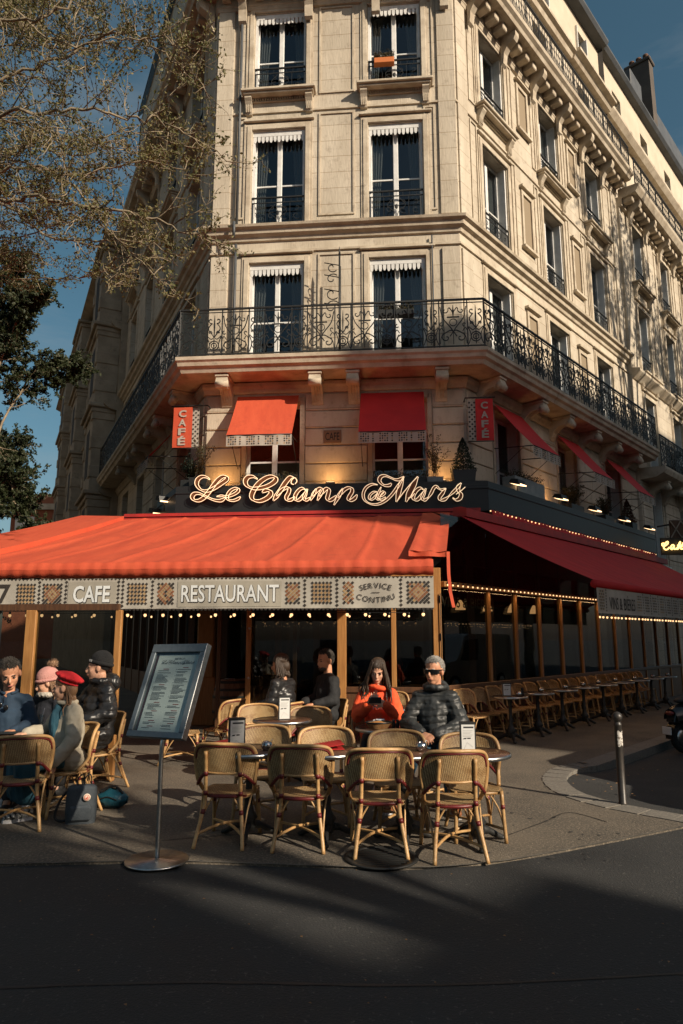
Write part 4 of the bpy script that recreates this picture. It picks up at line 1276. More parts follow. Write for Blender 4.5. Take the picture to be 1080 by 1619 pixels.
def roll(a, b):
    fr_ = awn_front(a * LEN_F); th = b * 2 * PI
    rr_ = .085 + .004 * math.sin(a * 240) + .006 * mnoise.noise(Vector((a * 40, b * 3, 0)))
    return Vector((fr_.x, fr_.y, ZF - .075)) + Vector((nF.x, nF.y, 0)) * (.02 + rr_ * math.cos(th)) + Vector((0, 0, rr_ * 1.25 * math.sin(th)))
q = MB(); q.grid(roll, 220, 14); q.build('front_roll', red_sunlit, aw)
# pelmet box behind
q = MB()
pa, pb = at(760, 806, 14.02), at(196, 816, 14.66)
dirp = (pb - pa).normalized(); nn_ = Vector((nF.x, nF.y, 0))
for (n0, z0, z1, dep) in ((0, -.02, .045, .34), (.0, -.10, -.045, .05)):
    q.add([pa + nn_ * n0 + Vector((0, 0, z0)), pb + nn_ * n0 + Vector((0, 0, z0)), pb + nn_ * n0 + Vector((0, 0, z1)), pa + nn_ * n0 + Vector((0, 0, z1)),
           pa - nn_ * dep + Vector((0, 0, z0)), pb - nn_ * dep + Vector((0, 0, z0)), pb - nn_ * dep + Vector((0, 0, z1)), pa - nn_ * dep + Vector((0, 0, z1))],
          [(0, 1, 2, 3), (4, 5, 6, 7), (0, 1, 5, 4), (3, 2, 6, 7), (0, 3, 7, 4), (1, 2, 6, 5)])
q.build('pelmet', red_pelmet, aw)
# valance: canvas with real folds, print laid on it
ZV0, ZV1 = 2.115, 2.545
def val_off(s): return .012 * math.sin(s * 3.1) + .008 * math.sin(s * 11.3 + 1) + .006 * mnoise.noise(Vector((s * 6, 0, 4)))
def val_pt(s, z, off=0.0):
    p = awn_front(s); k = (ZV1 - z) / (ZV1 - ZV0)
    d = .03 + val_off(s) * k + off
    return Vector((p.x + nF.x * d, p.y + nF.y * d, z))
def px_s(px):
    """distance along the valance of a photo column"""
    lo, hi = -.5, 9.0
    for _ in range(40):
        mid = (lo + hi) / 2
        p = val_pt(mid, 2.3); zc = p.y * math.cos(PITCH) + (p.z - CAM_H) * math.sin(PITCH)
        x = 540 + FPX * p.x / zc
        if x > px: lo = mid
        else: hi = mid
    return (lo + hi) / 2
q = MB(); q.grid(lambda a, b: val_pt(a * LEN_F, ZV1 + (ZV0 + .012 - ZV1) * b), 240, 6)
nsc = int(LEN_F / .055)
for i in range(nsc):
    s0, s1 = LEN_F * i / nsc, LEN_F * (i + 1) / nsc
    q.add([val_pt(s0 + .004, ZV0 + .014), val_pt(s1 - .004, ZV0 + .014), val_pt(s0 + (s1 - s0) * .8, ZV0 - .008), val_pt((s0 + s1) / 2, ZV0 - .014), val_pt(s0 + (s1 - s0) * .2, ZV0 - .008)], [(0, 1, 2, 3, 4)], 1)
    q.add([val_pt(s0 + .004, ZV1 - .002, .004), val_pt(s1 - .004, ZV1 - .002, .004), val_pt((s0 + s1) / 2, ZV1 - .028, .004)], [(0, 1, 2)], 1)
va = q.build('valance', [canvas_w, print_dark], aw, fixn=False)
def diamond(mb, s, z, h, mat):
    mb.add([val_pt(s - h, z, .005), val_pt(s, z - h, .005), val_pt(s + h, z, .005), val_pt(s, z + h, .005)], [(0, 1, 2, 3)], mat)
pr = MB()
zm = (ZV0 + ZV1) / 2
def block(px0, px1, kind):
    sa, sb_ = px_s(px1), px_s(px0)
    h = .0245; st = h * 2.15
    nx_ = max(2, round((sb_ - sa) / st)); nz_ = 6
    for i in range(nx_):
        for j in range(nz_):
            s = sa + (i + .5) * (sb_ - sa) / nx_; z = zm + (j - (nz_ - 1) / 2) * st
            edge = i in (0, nx_ - 1) or j in (0, nz_ - 1)
            if kind == 'A':
                diamond(pr, s, z, h * .93, 0)
                if i < nx_ - 1 and j < nz_ - 1: diamond(pr, s + (sb_ - sa) / nx_ / 2, z + st / 2, h * .93, 1)
            else:
                ring_ = abs(i - (nx_ - 1) / 2) + abs(j - (nz_ - 1) / 2)
                diamond(pr, s, z, h * .93, 0 if ring_ > 2.6 or ring_ < .8 else (2 if ring_ > 1.7 else 1))
                if i < nx_ - 1 and j < nz_ - 1: diamond(pr, s + (sb_ - sa) / nx_ / 2, z + st / 2, h * .93, 0 if ring_ > 3.2 else (1 if (i + j) % 2 else 2))
def column(px):
    s = px_s(px)
    for j in range(7): diamond(pr, s, zm + (j - 3) * .055, .0245, 0)
for a_, b_, k_ in ((25, 57, 'A'), (66, 99, 'B'), (200, 234, 'A'), (248, 276, 'B'), (450, 476, 'B'), (491, 526, 'A'), (541, 561, 'B'), (642, 681, 'B')): block(a_, b_, k_)
for c_ in (62, 104, 187, 194, 241, 482, 533, 634): column(c_)
pr.build('diamond_print', [print_dark, print_tan, print_rust], va, fixn=False)
def cloth_panel(px0, px1):
    sa, sb_ = px_s(px1), px_s(px0)
    p = MB(); p.grid(lambda a, b: val_pt(sa + (sb_ - sa) * a, ZV1 - .05 - (ZV1 - ZV0 - .085) * b, .006), 40, 5); p.build('lettered_panel', canvas_g, va, fixn=False)
cloth_panel(107, 184); cloth_panel(281, 445)
lt = MB()
def vtext(s, px0, px1, z0, z1, mat, off, bold, shadow=None):
    f = lambda x, z: val_pt(px_s(px0) - x * (px_s(px0) - px_s(px1)), z, off)
    if shadow is not None: text_fit(lt, s, lambda x, z: val_pt(px_s(px0) - x * (px_s(px0) - px_s(px1)) - .008, z - .008, off - .002), 0, 1, z0 - .004, z1 + .004, shadow, bold + .012)
    text_fit(lt, s, f, 0, 1, z0, z1, mat, bold)
vtext('CAFE', 116, 174, zm - .115, zm + .115, 1, .012, .022, 0)
vtext('RESTAURANT', 287, 441, zm - .115, zm + .115, 1, .012, .012, 0)
vtext('17', -16, 17, zm - .12, zm + .14, 0, .012, .02, None)
sc = px_s(594)
fn_ = lambda x, z: val_pt(sc - x, z, .01)
text_arc(lt, 'SERVICE', fn_, 0, zm + .095 - .62, .62, PI / 2, .105, 0, bold=.004)
text_arc(lt, 'CONTINU', fn_, 0, zm - .095 + .62, .62, -PI / 2, .105, 0, inward=True, bold=.004)
lt.add([fn_(-.055, zm - .004), fn_(.055, zm - .004), fn_(.055, zm + .004), fn_(-.055, zm + .004)], [(0, 1, 2, 3)], 0)
lt.build('lettering', [print_dark, print_white], va, fixn=False)
bpx = [-20, 10, 37, 61, 87, 115, 145, 198, 226, 254, 282, 311, 338, 368, 398, 429, 459, 487, 518, 548, 577, 608, 639, 669]
sg3 = bulb_string('light_string', 'row of bulbs hanging below the front awning valance', [val_pt(px_s(x), ZV0 - .035, -.12) for x in bpx], .0, .021)
string_glow(sg3, val_pt(px_s(669), ZV0 - .06, -.12), val_pt(px_s(-20), ZV0 - .06, -.12), 4)
bulb_string('light_string', 'second row of tiny bulbs behind the front awning valance', [val_pt(px_s(x) * 1.02 - .1, ZV0 - .03, -1.1) for x in range(-10, 670, 34)], .0, .014)  # added bulbs stand in for the mirrored row in the glass

# side flap over the awning's end and the hanging strap
fl = thing('awning_flap', 'narrow orange-red canvas flap overlapping the front awning beside the corner', 'awning', tuple(at(670, 814, 14.0)))
fa, fb_, fc, fd = at(668, 811, 14.0), at(711, 810, 14.0), at(706, 872, 9.38), at(646, 871, 9.42)
def flap(a, b):
    p = fa.lerp(fb_, a).lerp(fd.lerp(fc, a), b); p.z -= .05 * math.sin(PI * b); p.z += .01 * math.sin(a * 14) * b; return p
q = MB(); q.grid(flap, 12, 24)
q.grid(lambda a, b: fd.lerp(fc, a) + Vector((0, .02 * math.sin(a * 9), -.07 * b)), 12, 2)
q.build('canvas', red_sunlit, fl, fixn=False)
q = MB(); st_ = [fc, fc + Vector((0, 0, -.3)), fc + Vector((.02, .02, -.55)), fc + Vector((.06, .02, -.75))]
for a_, b_ in zip(st_[:-1], st_[1:]): q.add([a_, a_ + Vector((.045, .01, 0)), b_ + Vector((.045, .01, 0)), b_], [(0, 1, 2, 3)])
q.build('hanging_strap', red_sunlit, fl, fixn=False)
# folded side awning at the other end
sf = thing('side_awning', 'orange-red canvas awning edge sloping towards the left street', 'awning', tuple(at(190, 815, 14.6)))
sa_, sb2, sc_, sd_ = at(128, 815, 15.2), at(196, 816, 14.6), at(0, 876, 10.2), at(-140, 872, 10.4)
q = MB(); q.grid(lambda a, b: sa_.lerp(sb2, a).lerp((sd_ + Vector((-.3, 0, .0))).lerp(sc_ + Vector((-.5, 0, -.03)), a), b) + Vector((0, 0, -.05 * math.sin(PI * b))), 8, 20)
q.build('canvas', red_sunlit, sf, fixn=False)
q = MB(); q.grid(lambda a, b: sb2.lerp(sc_ + Vector((-.5, 0, -.03)), a) + Vector((0, 0, -.05 * math.sin(PI * a) - .12 * b)), 20, 2); q.build('canvas_edge', red_sunlit, sf, fixn=False)

# ================================================================== side awning (right)
RA0, RA1 = -1.87, 9.6
ra = thing('side_awning', 'long shaded crimson awning over the row of chairs along the side street', 'awning', tuple(RF.P(-1.87, 3.4, 2.2)))
OF = 3.42; ZR = 2.66
def rcan(a, b):
    u = RA0 + (RA1 - RA0) * a
    p = RF.P(u, .95, 4.0).lerp(RF.P(u, OF, ZR), b)
    p.z -= .05 * math.sin(PI * b); p.z += .008 * math.sin(a * 140) * b
    return p
q = MB(); q.grid(rcan, 120, 14); q.build('canopy', red_shaded, ra, fixn=False)
q = MB(); q.tube([RF.P(RA0, OF, ZR - .06), RF.P(RA1, OF, ZR - .06)], .07, 10); q.build('front_roll', red_shaded, ra)
q = MB(); q.prism([(.72, 4.02), (1.02, 4.0), (1.02, 4.16), (.9, 4.2), (.72, 4.2)], lambda n, z: RF.P(RA0 + .1, n, z), lambda n, z: RF.P(10.2, n, z)); q.build('pelmet', red_pelmet, ra)
q = MB(); q.grid(lambda a, b: RF.P(-.3 + 10.4 * a, .72 + .02 * math.sin(a * 60) + .06 * (1 - b), 4.16 + .2 * b), 90, 3); q.build('cloth_band', red_shaded, ra, fixn=False)
def rv(u, z, off=0): return RF.P(u, OF + .03 + .008 * math.sin(u * 9) * (2.5 - z) / .4 + off, z)
q = MB(); q.grid(lambda a, b: rv(RA0 + (RA1 - RA0) * a, 2.56 - .43 * b), 160, 3); rva = q.build('valance', canvas_w, ra, fixn=False)
q = MB(); h = .022
def rdiam(u, z, hh, mt): q.add([rv(u - hh, z, .004), rv(u, z - hh, .004), rv(u + hh, z, .004), rv(u, z + hh, .004)], [(0, 1, 2, 3)], mt)
u = RA0 + .1
for i in range(5):
    for j in range(7): rdiam(u + i * .045, 2.345 + (j - 3) * .048, h, 0 if (i + j) % 2 else 1)
for j in range(8): rdiam(u + .28, 2.345 + (j - 3.5) * .048, h, 0)
u = RA0 + 1.85
k = 0
while u < RA1 - .3:
    for i in range(5):
        for j in range(6): rdiam(u + i * .047, 2.345 + (j - 2.5) * .05, h * (1.0 if (i + j) % 2 else .85), 0 if (i * j + k) % 3 else 1)
    for j in range(8): rdiam(u + .30, 2.345 + (j - 3.5) * .048, h, 0)
    u += .42; k += 1
q.build('diamond_print', [print_dark, print_tan], rva, fixn=False)
q = MB(); text_fit(q, 'VINS & BIÈRES', lambda x, z: rv(x, z, .006), RA0 + .50, RA0 + 1.72, 2.2, 2.46, 0, .006); q.build('lettering', print_dark, rva, fixn=False)
sg1 = bulb_string('light_string', 'row of bulbs hanging below the side awning valance', [rv(RA0 + .06 + i * .165, 2.10) for i in range(46)], .0, .016)
string_glow(sg1, rv(RA0, 2.06), rv(RA0 + 7.4, 2.06), 7)

# ================================================================== first-floor window awnings
def win_awning(fr, u, label, mat, first=True, w=1.36, drop=1.2, out=.95, z_top=7.2):
    t = thing('window_awning', label, 'awning', tuple(fr.P(u, .4, z_top)), group='small red awnings over the first-floor windows')
    q = MB()
    q.grid(lambda a, b: fr.P(u - w/2 - .03 + (w + .06) * a, .08 + out * b, z_top - drop * b - .03 * math.sin(PI * b) + .012 * math.sin(a * 7 + 1) * b), 14, 10)
    q.build('canvas', mat, t, fixn=False)
    vz = z_top - drop
    q = MB(); vp = lambda x, z, o=0: fr.P(x, .085 + out + o + .008 * math.sin(x * 14), z)
    q.grid(lambda a, b: vp(u - w/2 - .03 + (w + .06) * a, vz - .24 * b), 20, 2); v_ = q.build('valance', canvas_w, t, fixn=False)
    q = MB()
    hh = .022
    nX = int(w / .0495)
    for i in range(nX):
        for j in range(4):
            x = u - w/2 + (i + .5) * w / nX; z = vz - .045 - j * .05
            if (i // 4) % 2 == 0 or i % 4 in (1,):
                q.add([vp(x - hh, z, .004), vp(x, z - hh, .004), vp(x + hh, z, .004), vp(x, z + hh, .004)], [(0, 1, 2, 3)], (i + j) % 3 == 0 and 1 or 0)
    q.build('diamond_print', [print_dark, print_tan], v_, fixn=False)
    q = MB()
    for s in (-1, 1):
        q.tube([fr.P(u + s * w/2, .05, vz + .1), fr.P(u + s * w/2, .085 + out, vz)], .012, 6)
        q.tube([fr.P(u + s * w/2, .05, vz - .5), fr.P(u + s * w/2, .085 + out * .7, vz - .02)], .008, 6)
    q.tube([fr.P(u - w/2, .085 + out, vz), fr.P(u + w/2, .085 + out, vz)], .014, 6)
    q.build('awning_arms', iron, t)
win_awning(FF, FWIN[0] - .12, 'sunlit orange-red window awning over the sign word Le Champ', red_sunlit)
win_awning(FF, FWIN[1] - .16, 'shaded red window awning above the sign word Mars', red_shaded)
win_awning(RF, RWIN[0], 'red window awning beside the vertical banner on the side facade', red_shaded)
win_awning(RF, RWIN[1], 'middle red window awning of the three on the side facade', red_shaded)
win_awning(RF, RWIN[2], 'farthest red window awning up the side street facade', red_shaded)
win_awning(LF, LWIN[0], 'dark red window awning on the shaded left street facade', red_shaded)

# ================================================================== banners, plaque
def banner(fr, u, label, flip, z0=5.98, z1=6.93):
    # hangs perpendicular to the wall: parallel to the front, on an iron arm
    t = thing('cafe_banner', label, 'banner', tuple(fr.P(u, .2, z0)))
    o = fr.P(u, 0, 0); ax = Vector((eF.x, eF.y, 0)); d = -1 if flip else 1
    base = o + Vector((nF.x, nF.y, 0)) * .25
    red = red_sunlit if flip else red_shaded
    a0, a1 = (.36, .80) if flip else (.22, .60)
    pt = lambda x, z, off=0: base + ax * (d * x) + Vector((nF.x, nF.y, 0)) * off + Vector((0, 0, z))
    q = MB()
    for of_ in (0.0, -.02): q.grid(lambda a, b: pt(a0 + (a1 - a0) * a, z0 + (z1 - z0) * b, of_ + .01 * math.sin(b * 6)), 4, 12)
    q.build('red_cloth', red, t, fixn=False)
    q = MB(); q.grid(lambda a, b: pt(a0 - .16 + .16 * a, z0 + .02 + (z1 - z0 - .04) * b, -.03), 2, 6); ck = q.build('checked_cloth', canvas_w, t, fixn=False)
    q = MB()
    for i in range(3):
        for j in range(16):
            if (i + j) % 2:
                x, z, hh = a0 - .135 + i * .055, z0 + .05 + j * .055, .027
                q.add([pt(x - hh, z, -.025), pt(x, z - hh, -.025), pt(x + hh, z, -.025), pt(x, z + hh, -.025)], [(0, 1, 2, 3)])
    q.build('checks', print_dark, ck, fixn=False)
    q = MB()
    for k_, ch in enumerate('CAFÉ'):
        zt = z1 - .07 - k_ * .215 - (.0 if ch != 'É' else -.03)
        xa, xb = a0 + (a1 - a0) * .3, a0 + (a1 - a0) * .7
        hh = .165 if ch != 'É' else .215
        f = (lambda x, z: pt(x, z, .02 + .01 * math.sin((z - z0) / (z1 - z0) * 6)))
        if flip: text_fit(q, ch, lambda x, z: f(xa + xb - x, z), xa, xb, zt - hh, zt, 0, .03)
        else: text_fit(q, ch, f, xa, xb, zt - hh, zt, 0, .03)
    q.build('lettering', canvas_w, t, fixn=False)
    q = MB(); q.tube([o + Vector((0, 0, z1 + .03)), base + Vector((0, 0, z1 + .03)), pt(a1 + .05, z1 + .03, 0)], .018, 6); q.build('arm', iron, t)
    q = MB(); q.tube([pt(a0 - .18, z0 - .02, 0), pt(a1, z0 - .02, 0)], .012, 6); q.build('bottom_rod', iron, t)
banner(FF, .12, 'sunlit orange vertical banner reading CAFÉ at the left corner', True)
banner(FF, FW - .02, 'shaded dark red vertical banner reading CAFÉ at the right corner', False)
pl = thing('stone_plaque', 'brown stone plaque reading CAFE between the two window awnings', 'sign', tuple(FF.P(3.05, .06, 6.15)))
q = MB(); FF.box(q, 2.76, 3.16, .04, .06, 6.06, 6.36, r=.008); q.build('plate', pmat('plaque_stone', (.2, .12, .07), rough=.85, coord='World'), pl)
q = MB(); text_fit(q, 'CAFE', lambda x, z: FF.P(x, .064, z), 2.80, 3.12, 6.12, 6.30, 0, .01); q.build('lettering', print_dark, pl, fixn=False)

# ================================================================== floodlights on the sign band
def floodlight(p, rz, label, on=True, grp='small floodlights on the sign band'):
    t = thing('floodlight', label, 'floodlight', tuple(p), rz, grp)
    W = WM[t]
    q = MB(); q.box(-.012, .012, -.012, .012, 0, .22); q.build('stem', iron, t, W=W)
    A = Matrix.Translation((0, 0, .25)) @ Matrix.Rotation(R_(18), 4, 'X')
    q = MB(); q.prism([(-.14, 0), (.14, 0), (.10, .10), (-.06, .12)], lambda a, b: A @ Vector((-.17, a, b)), lambda a, b: A @ Vector((.17, a, b))); q.build('housing', black_paint, t, W=W)
    q = MB(); q.add([A @ Vector((x, y, -.004)) for x, y in ((-.15, -.12), (.15, -.12), (.15, .12), (-.15, .12))], [(0, 1, 2, 3)]); q.add([A @ Vector((x, -.145, z)) for x, z in ((-.15, .0), (.15, .0), (.15, .03), (-.15, .03))], [(0, 1, 2, 3)]); q.build('lamp_glass', lamp_face, t, W=W, fixn=False)
    return t
for i, (px, py) in enumerate(((815, 783), (884, 800), (938, 822), (984, 838), (1024, 851))):
    # stand on the side sign band
    a = (px - 540) / FPX
    best = min((abs((lambda P: 540 + FPX * P.x / (P.y * math.cos(PITCH) + (P.z - CAM_H) * math.sin(PITCH)))(RF.P(u_ * .05, .55, 4.95)) - px), u_ * .05) for u_ in range(0, 230))[1]
    names = ('floodlight nearest the banner', 'second floodlight along the side sign band', 'third floodlight along the side sign band', 'fourth floodlight along the side sign band', 'last lit floodlight before the neon cafe sign')
    floodlight(RF.P(best, .6, 4.9), RF.rz, names[i])
floodlight(LF.P(LLEN - .5, .75, 4.55), LF.rz + PI * .55, 'lit floodlight on the left corner beside the potted shrub')
floodlight(LF.P(LLEN - 1.3, .75, 4.4), LF.rz + PI * .55, 'lower lit floodlight beyond the left corner')

# warm uplighters behind the sign band (lit in the photo)
def uplight(p, label, e=24, aim=(0, .35, 1)):
    t = thing('uplighter', label, 'lamp', tuple(p), FF.rz, 'uplighters washing the first floor')
    q = MB(); q.rbox(-.1, .1, -.06, .06, 0, .16, .015); q.build('lamp_box', black_paint, t, W=WM[t])
    q = MB(); q.box(-.08, .08, -.045, .045, .161, .165); q.build('lamp_glass', lamp_face, t, W=WM[t])
    l = bpy.data.lights.new('uplight', 'AREA'); l.energy = e; l.size = .22; l.color = (1.0, .5, .17)
    lo = bpy.data.objects.new('uplight', l); COL.objects.link(lo)
    d = Vector(aim).normalized()
    setw(lo, t, Matrix.Translation(p + Vector((0, 0, .19))) @ (-d).to_track_quat('Z', 'Y').to_matrix().to_4x4())
uplight(FF.P(2.95, .36, 4.92), 'uplighter below the stone plaque', 4.5)
uplight(FF.P(5.36, .34, 4.92), 'uplighter among the plants by the corner', 4.5)
uplight(FF.P(.5, .34, 4.92), 'uplighter below the left end of the front facade', 4.5)
uplight(RF.P(3.6, .34, 4.92), 'uplighter between the first two side windows', 4, (-nR.x * .5, -nR.y * .5, 1))
uplight(RF.P(6.95, .34, 4.92), 'uplighter between the second and third side windows', 4, (-nR.x * .5, -nR.y * .5, 1))

# ================================================================== glazed terrace
Cc = V2(1.73, 12.3)                     # corner post
vr = thing('glazed_terrace', 'varnished wood and glass terrace enclosure under the awnings', 'terrace', (Cc.x, Cc.y, 0))
GF = Fr(Cc - eF * 7.2, eF, nF)          # front glazing, u up to 7.2 at the corner
GR = Fr(Cc, eR, nR)
def post(fr, u, w, d, z0, z1, mat, name='post', n=0):
    q = MB(); fr.box(q, u - w/2, u + w/2, n - d/2, n + d/2, z0, z1, r=.008); return q.build(name, mat, vr)
def upx(fr, px, z=2.0, n=0):
    best = None
    for i in range(-200, 1500):
        P = fr.P(i * .01, n, z); zc = P.y * math.cos(PITCH) + (P.z - CAM_H) * math.sin(PITCH)
        e_ = abs(540 + FPX * P.x / zc - px)
        if best is None or e_ < best[0]: best = (e_, i * .01)
    return best[1]
# front: corner post, middle post and panes between
u540, u697, u633 = upx(GF, 541), 7.2, upx(GF, 622)
post(GF, 7.2 - .06, .15, .15, 0, 2.95, wood_gold, 'corner_post')
post(GF, u540, .16, .14, 0, 2.95, wood_gold)
post(GF, u633, .09, .07, .88, 2.62, wood_gold, 'mullion')
q = MB(); GF.box(q, u540, 7.08, -.05, .06, .80, .90, r=.01); GF.box(q, u540, 7.08, -.04, .03, 0, .8); q.build('kick_panel', wood_dark, vr)
q = MB(); GF.box(q, 0, 7.08, -.06, .07, 2.62, 2.95, r=.01); q.build('top_beam', wood_gold, vr)
for a_, b_ in ((u540 + .09, u633 - .05), (u633 + .05, 7.05)):
    q = MB(); GF.box(q, a_, b_, -.006, .006, .9, 2.62); q.build('pane', cafe_glass, vr)
# door leaves folded back
u397 = upx(GF, 397)
post(GF, u397, .085, .06, .02, 2.62, wood_gold, 'door_edge', n=.15)
post(GF, u397 - .62, .07, .06, .02, 2.62, wood_dark, 'door_edge', n=-.2)
post(GF, u397 + .75, .07, .06, .02, 2.62, wood_dark, 'door_edge', n=-.3)
q = MB(); GF.box(q, u397 + .05, u540 - .09, -.006, .006, .35, 2.62); q.build('pane', cafe_glass, vr)
q = MB(); GF.box(q, u397 + .05, u540 - .09, -.03, .03, .02, .35); q.build('kick_panel', wood_dark, vr)
for z in (1.05, 1.9):
    q = MB(); q.sph(GF.P(u397 + .02, .2, z), .022, 8, 6); q.build('knob', steel, vr)
q = MB(); q.tube([GF.P(7.2, .1, .9), GF.P(7.2, .1, 2.5)], .008, 5)
for z in (1.1, 1.75, 2.4): q.tube([GF.P(7.19, .085, z - .06), GF.P(7.19, .085, z + .06)], .018, 6)
q.build('hinge_bar', iron, vr)
# far-left front screen standing forward under the valance
scn = thing('glass_screen', 'wood framed glass wind screen standing beside the seated family', 'screen', tuple(gr(192, 1226)))
sp = gr(192, 1226); sp0 = gr(60, 1226); SFr = Fr(V2(sp.x - 8, sp.y + .35), eF, nF)
ue = (V2(sp.x, sp.y) - SFr.o).dot(eF); u60 = ue - 1.16
def spost(u, w, d, name='post', z1=2.09): q = MB(); SFr.box(q, u - w/2, u + w/2, -d/2, d/2, 0.0, z1, r=.008); q.build(name, wood_gold, scn)
spost(ue, .085, .06); spost(u60, .14, .10); spost(u60 - 1.3, .085, .06); spost(u60 - 2.4, .14, .1)
q = MB(); SFr.box(q, u60 - 2.4, u60 - .07, -.03, .03, .02, .12); SFr.box(q, u60 + .07, ue - .043, -.03, .03, .02, .12); q.build('bottom_rail', wood_dark, scn)
q = MB(); SFr.box(q, u60 - 2.4, ue, -.035, .035, 2.09, 2.17); q.build('top_rail', wood_dark, scn)
for a_, b_ in ((u60 + .07, ue - .045), (u60 - 1.25, u60 - .07), (u60 - 2.33, u60 - 1.34)):
    q = MB(); SFr.box(q, a_, b_, -.005, .005, .12, 2.09); q.build('pane', cafe_glass, scn)
for z in (.66, 1.26):
    q = MB(); q.sph(SFr.P(ue - .01, .04, z), .018, 8, 6); q.build('knob', steel, scn)
# side glazing
mull = [1.64 + i * 1.07 for i in range(12)]
for i, u in enumerate(mull): post(GR, u, .085, .09, .0, 2.62, wood_gold if i == 0 else wood_gold, 'mullion')
q = MB(); GR.box(q, .07, mull[-1], -.05, .06, 2.62, 2.72, r=.01); q.build('top_beam', wood_gold, vr)
q = MB(); GR.box(q, .07, mull[-1], -.04, .05, .84, .92, r=.01); GR.box(q, .07, mull[-1], -.03, .02, 0, .84); q.build('kick_panel', wood_dark, vr)
us_ = [.07] + mull
for a_, b_ in zip(us_[:-1], us_[1:]):
    q = MB(); GR.box(q, a_ + .045, b_ - .045, -.006, .006, .92, 2.62); q.build('pane', cafe_glass, vr)
    q = MB(); GR.box(q, a_ + .01, b_ - .01, -.006, .006, 2.72, 3.95); q.build('upper_pane', cafe_glass, vr)
sg2 = bulb_string('light_string', 'row of bulbs along the top beam of the side glazing', [GR.P(.12 + i * .17, .09, 2.69) for i in range(50)], 0, .015, wire=False)
string_glow(sg2, GR.P(.1, .16, 2.66), GR.P(8.6, .16, 2.66), 13)
# roof of the terrace and dark ceiling
tf = MB()
A_ = [GF.P(-3, -.1, 2.97), GF.P(7.1, -.1, 2.97), FF.P(FW + .3, .72, 4.1), FF.P(-3.5, .72, 4.1)]
tf.add(A_, [(0, 1, 2, 3)])
B_ = [GF.P(7.1, -.1, 2.97), GR.P(12, -.1, 3.97), RF.P(12, .1, 4.2), RF.P(0, .1, 4.2)]
tf.add([GR.P(-.05, -.12, 3.97), GR.P(13, -.12, 3.97), RF.P(12.6, -.05, 4.1), RF.P(0, -.05, 4.1)], [(0, 1, 2, 3)])
tf.build('terrace_roof', black_paint, vr, fixn=False)
# ground-floor shopfront behind, dark wood
sh = MB()
FF.box(sh, -.3, FW + .1, -.3, -.2, 3.3, 4.25); RF.box(sh, 0, RLEN, -.3, -.2, 3.3, 4.25)
for u in [-.2, .55, 1.75, 2.6, 3.3, 4.35, 5.2, FW]: FF.box(sh, u - .07, u + .07, -.34, -.16, 0, 3.3)
for u in [1.2 * i for i in range(1, 9)]: RF.box(sh, u - .06, u + .06, -.34, -.18, 0, 3.3)
FF.box(sh, -.3, 1.6, -.3, -.2, 0, .7); FF.box(sh, 3.4, FW, -.3, -.2, 0, .7); RF.box(sh, 0, RLEN, -.3, -.2, 0, .7)
LF.box(sh, 0, LLEN, -.3, -.2, 3.0, 3.6); LF.box(sh, 0, LLEN, -.3, -.2, 0, .7)
for u in [1.3 * i for i in range(11)]: LF.box(sh, u - .06, u + .06, -.34, -.18, 0, 3.0)
sh.build('shopfront', wood_dark, vr)
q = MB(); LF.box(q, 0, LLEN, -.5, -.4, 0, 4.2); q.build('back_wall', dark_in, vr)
q = MB(); FF.box(q, -.3, FW, -.27, -.262, .7, 3.3); q.build('shopfront_pane', cafe_glass, vr)
q = MB(); RF.box(q, 0, RLEN, -.27, -.262, .7, 3.3); q.build('shopfront_pane', cafe_glass, vr)
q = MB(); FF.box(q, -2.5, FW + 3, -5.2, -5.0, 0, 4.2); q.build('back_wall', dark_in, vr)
# lit oak pier beside the barrel
pb_ = at(326, 1142, 14.6)
q = MB(); q.rbox(pb_.x - .22, pb_.x + .12, 14.5, 14.8, 0, 3.3, .02); q.rbox(pb_.x - .28, pb_.x + .18, 14.44, 14.5, 0, .95, .02); q.build('oak_pier', wood_gold, vr)
gt = MB(); text_fit(gt, 'GLACES', lambda x, z: GF.P(x, .02, z), u540 - .72, u540 - .14, 2.36, 2.5, 0, .01); text_fit(gt, 'SORBETS', lambda x, z: GF.P(x, .02, z), u540 + .14, u540 + .8, 2.36, 2.5, 0, .01)
gt.build('window_lettering', pmat('gilt_lettering', (.16, .06, .025), rough=.5), vr, fixn=False)
gt = MB(); text_fit(gt, 'VINS & BIÈRES', lambda x, z: GR.P(x, -.1, z), .2, 2.0, 2.28, 2.52, 0, .012); gt.build('window_lettering', pmat('grey_lettering', (.10, .095, .085), rough=.6), vr, fixn=False)
# small lamps hanging inside
lamp_in = emit_mat('inside_lamp', (1, .5, .2), .8)
for u, od in ((2.1, 'first'), (3.2, 'second'), (4.3, 'third'), (5.4, 'fourth')):
    t = thing('pendant_lamp', od + ' dim pendant lamp from the corner post, hanging behind the side glazing', 'lamp', tuple(GR.P(u, -.9, 2.2)), group='pendant lamps inside the terrace')
    q = MB(); q.lathe([(.02, .2), (.05, .16), (.09, .08), (.11, 0)], 12, tuple(GR.P(u, -.9, 2.3))); q.build('shade', lamp_in, t)
    q = MB(); q.tube([GR.P(u, -.9, 2.48), GR.P(u, -.9, 3.6)], .006, 5); q.build('cord', iron, t)

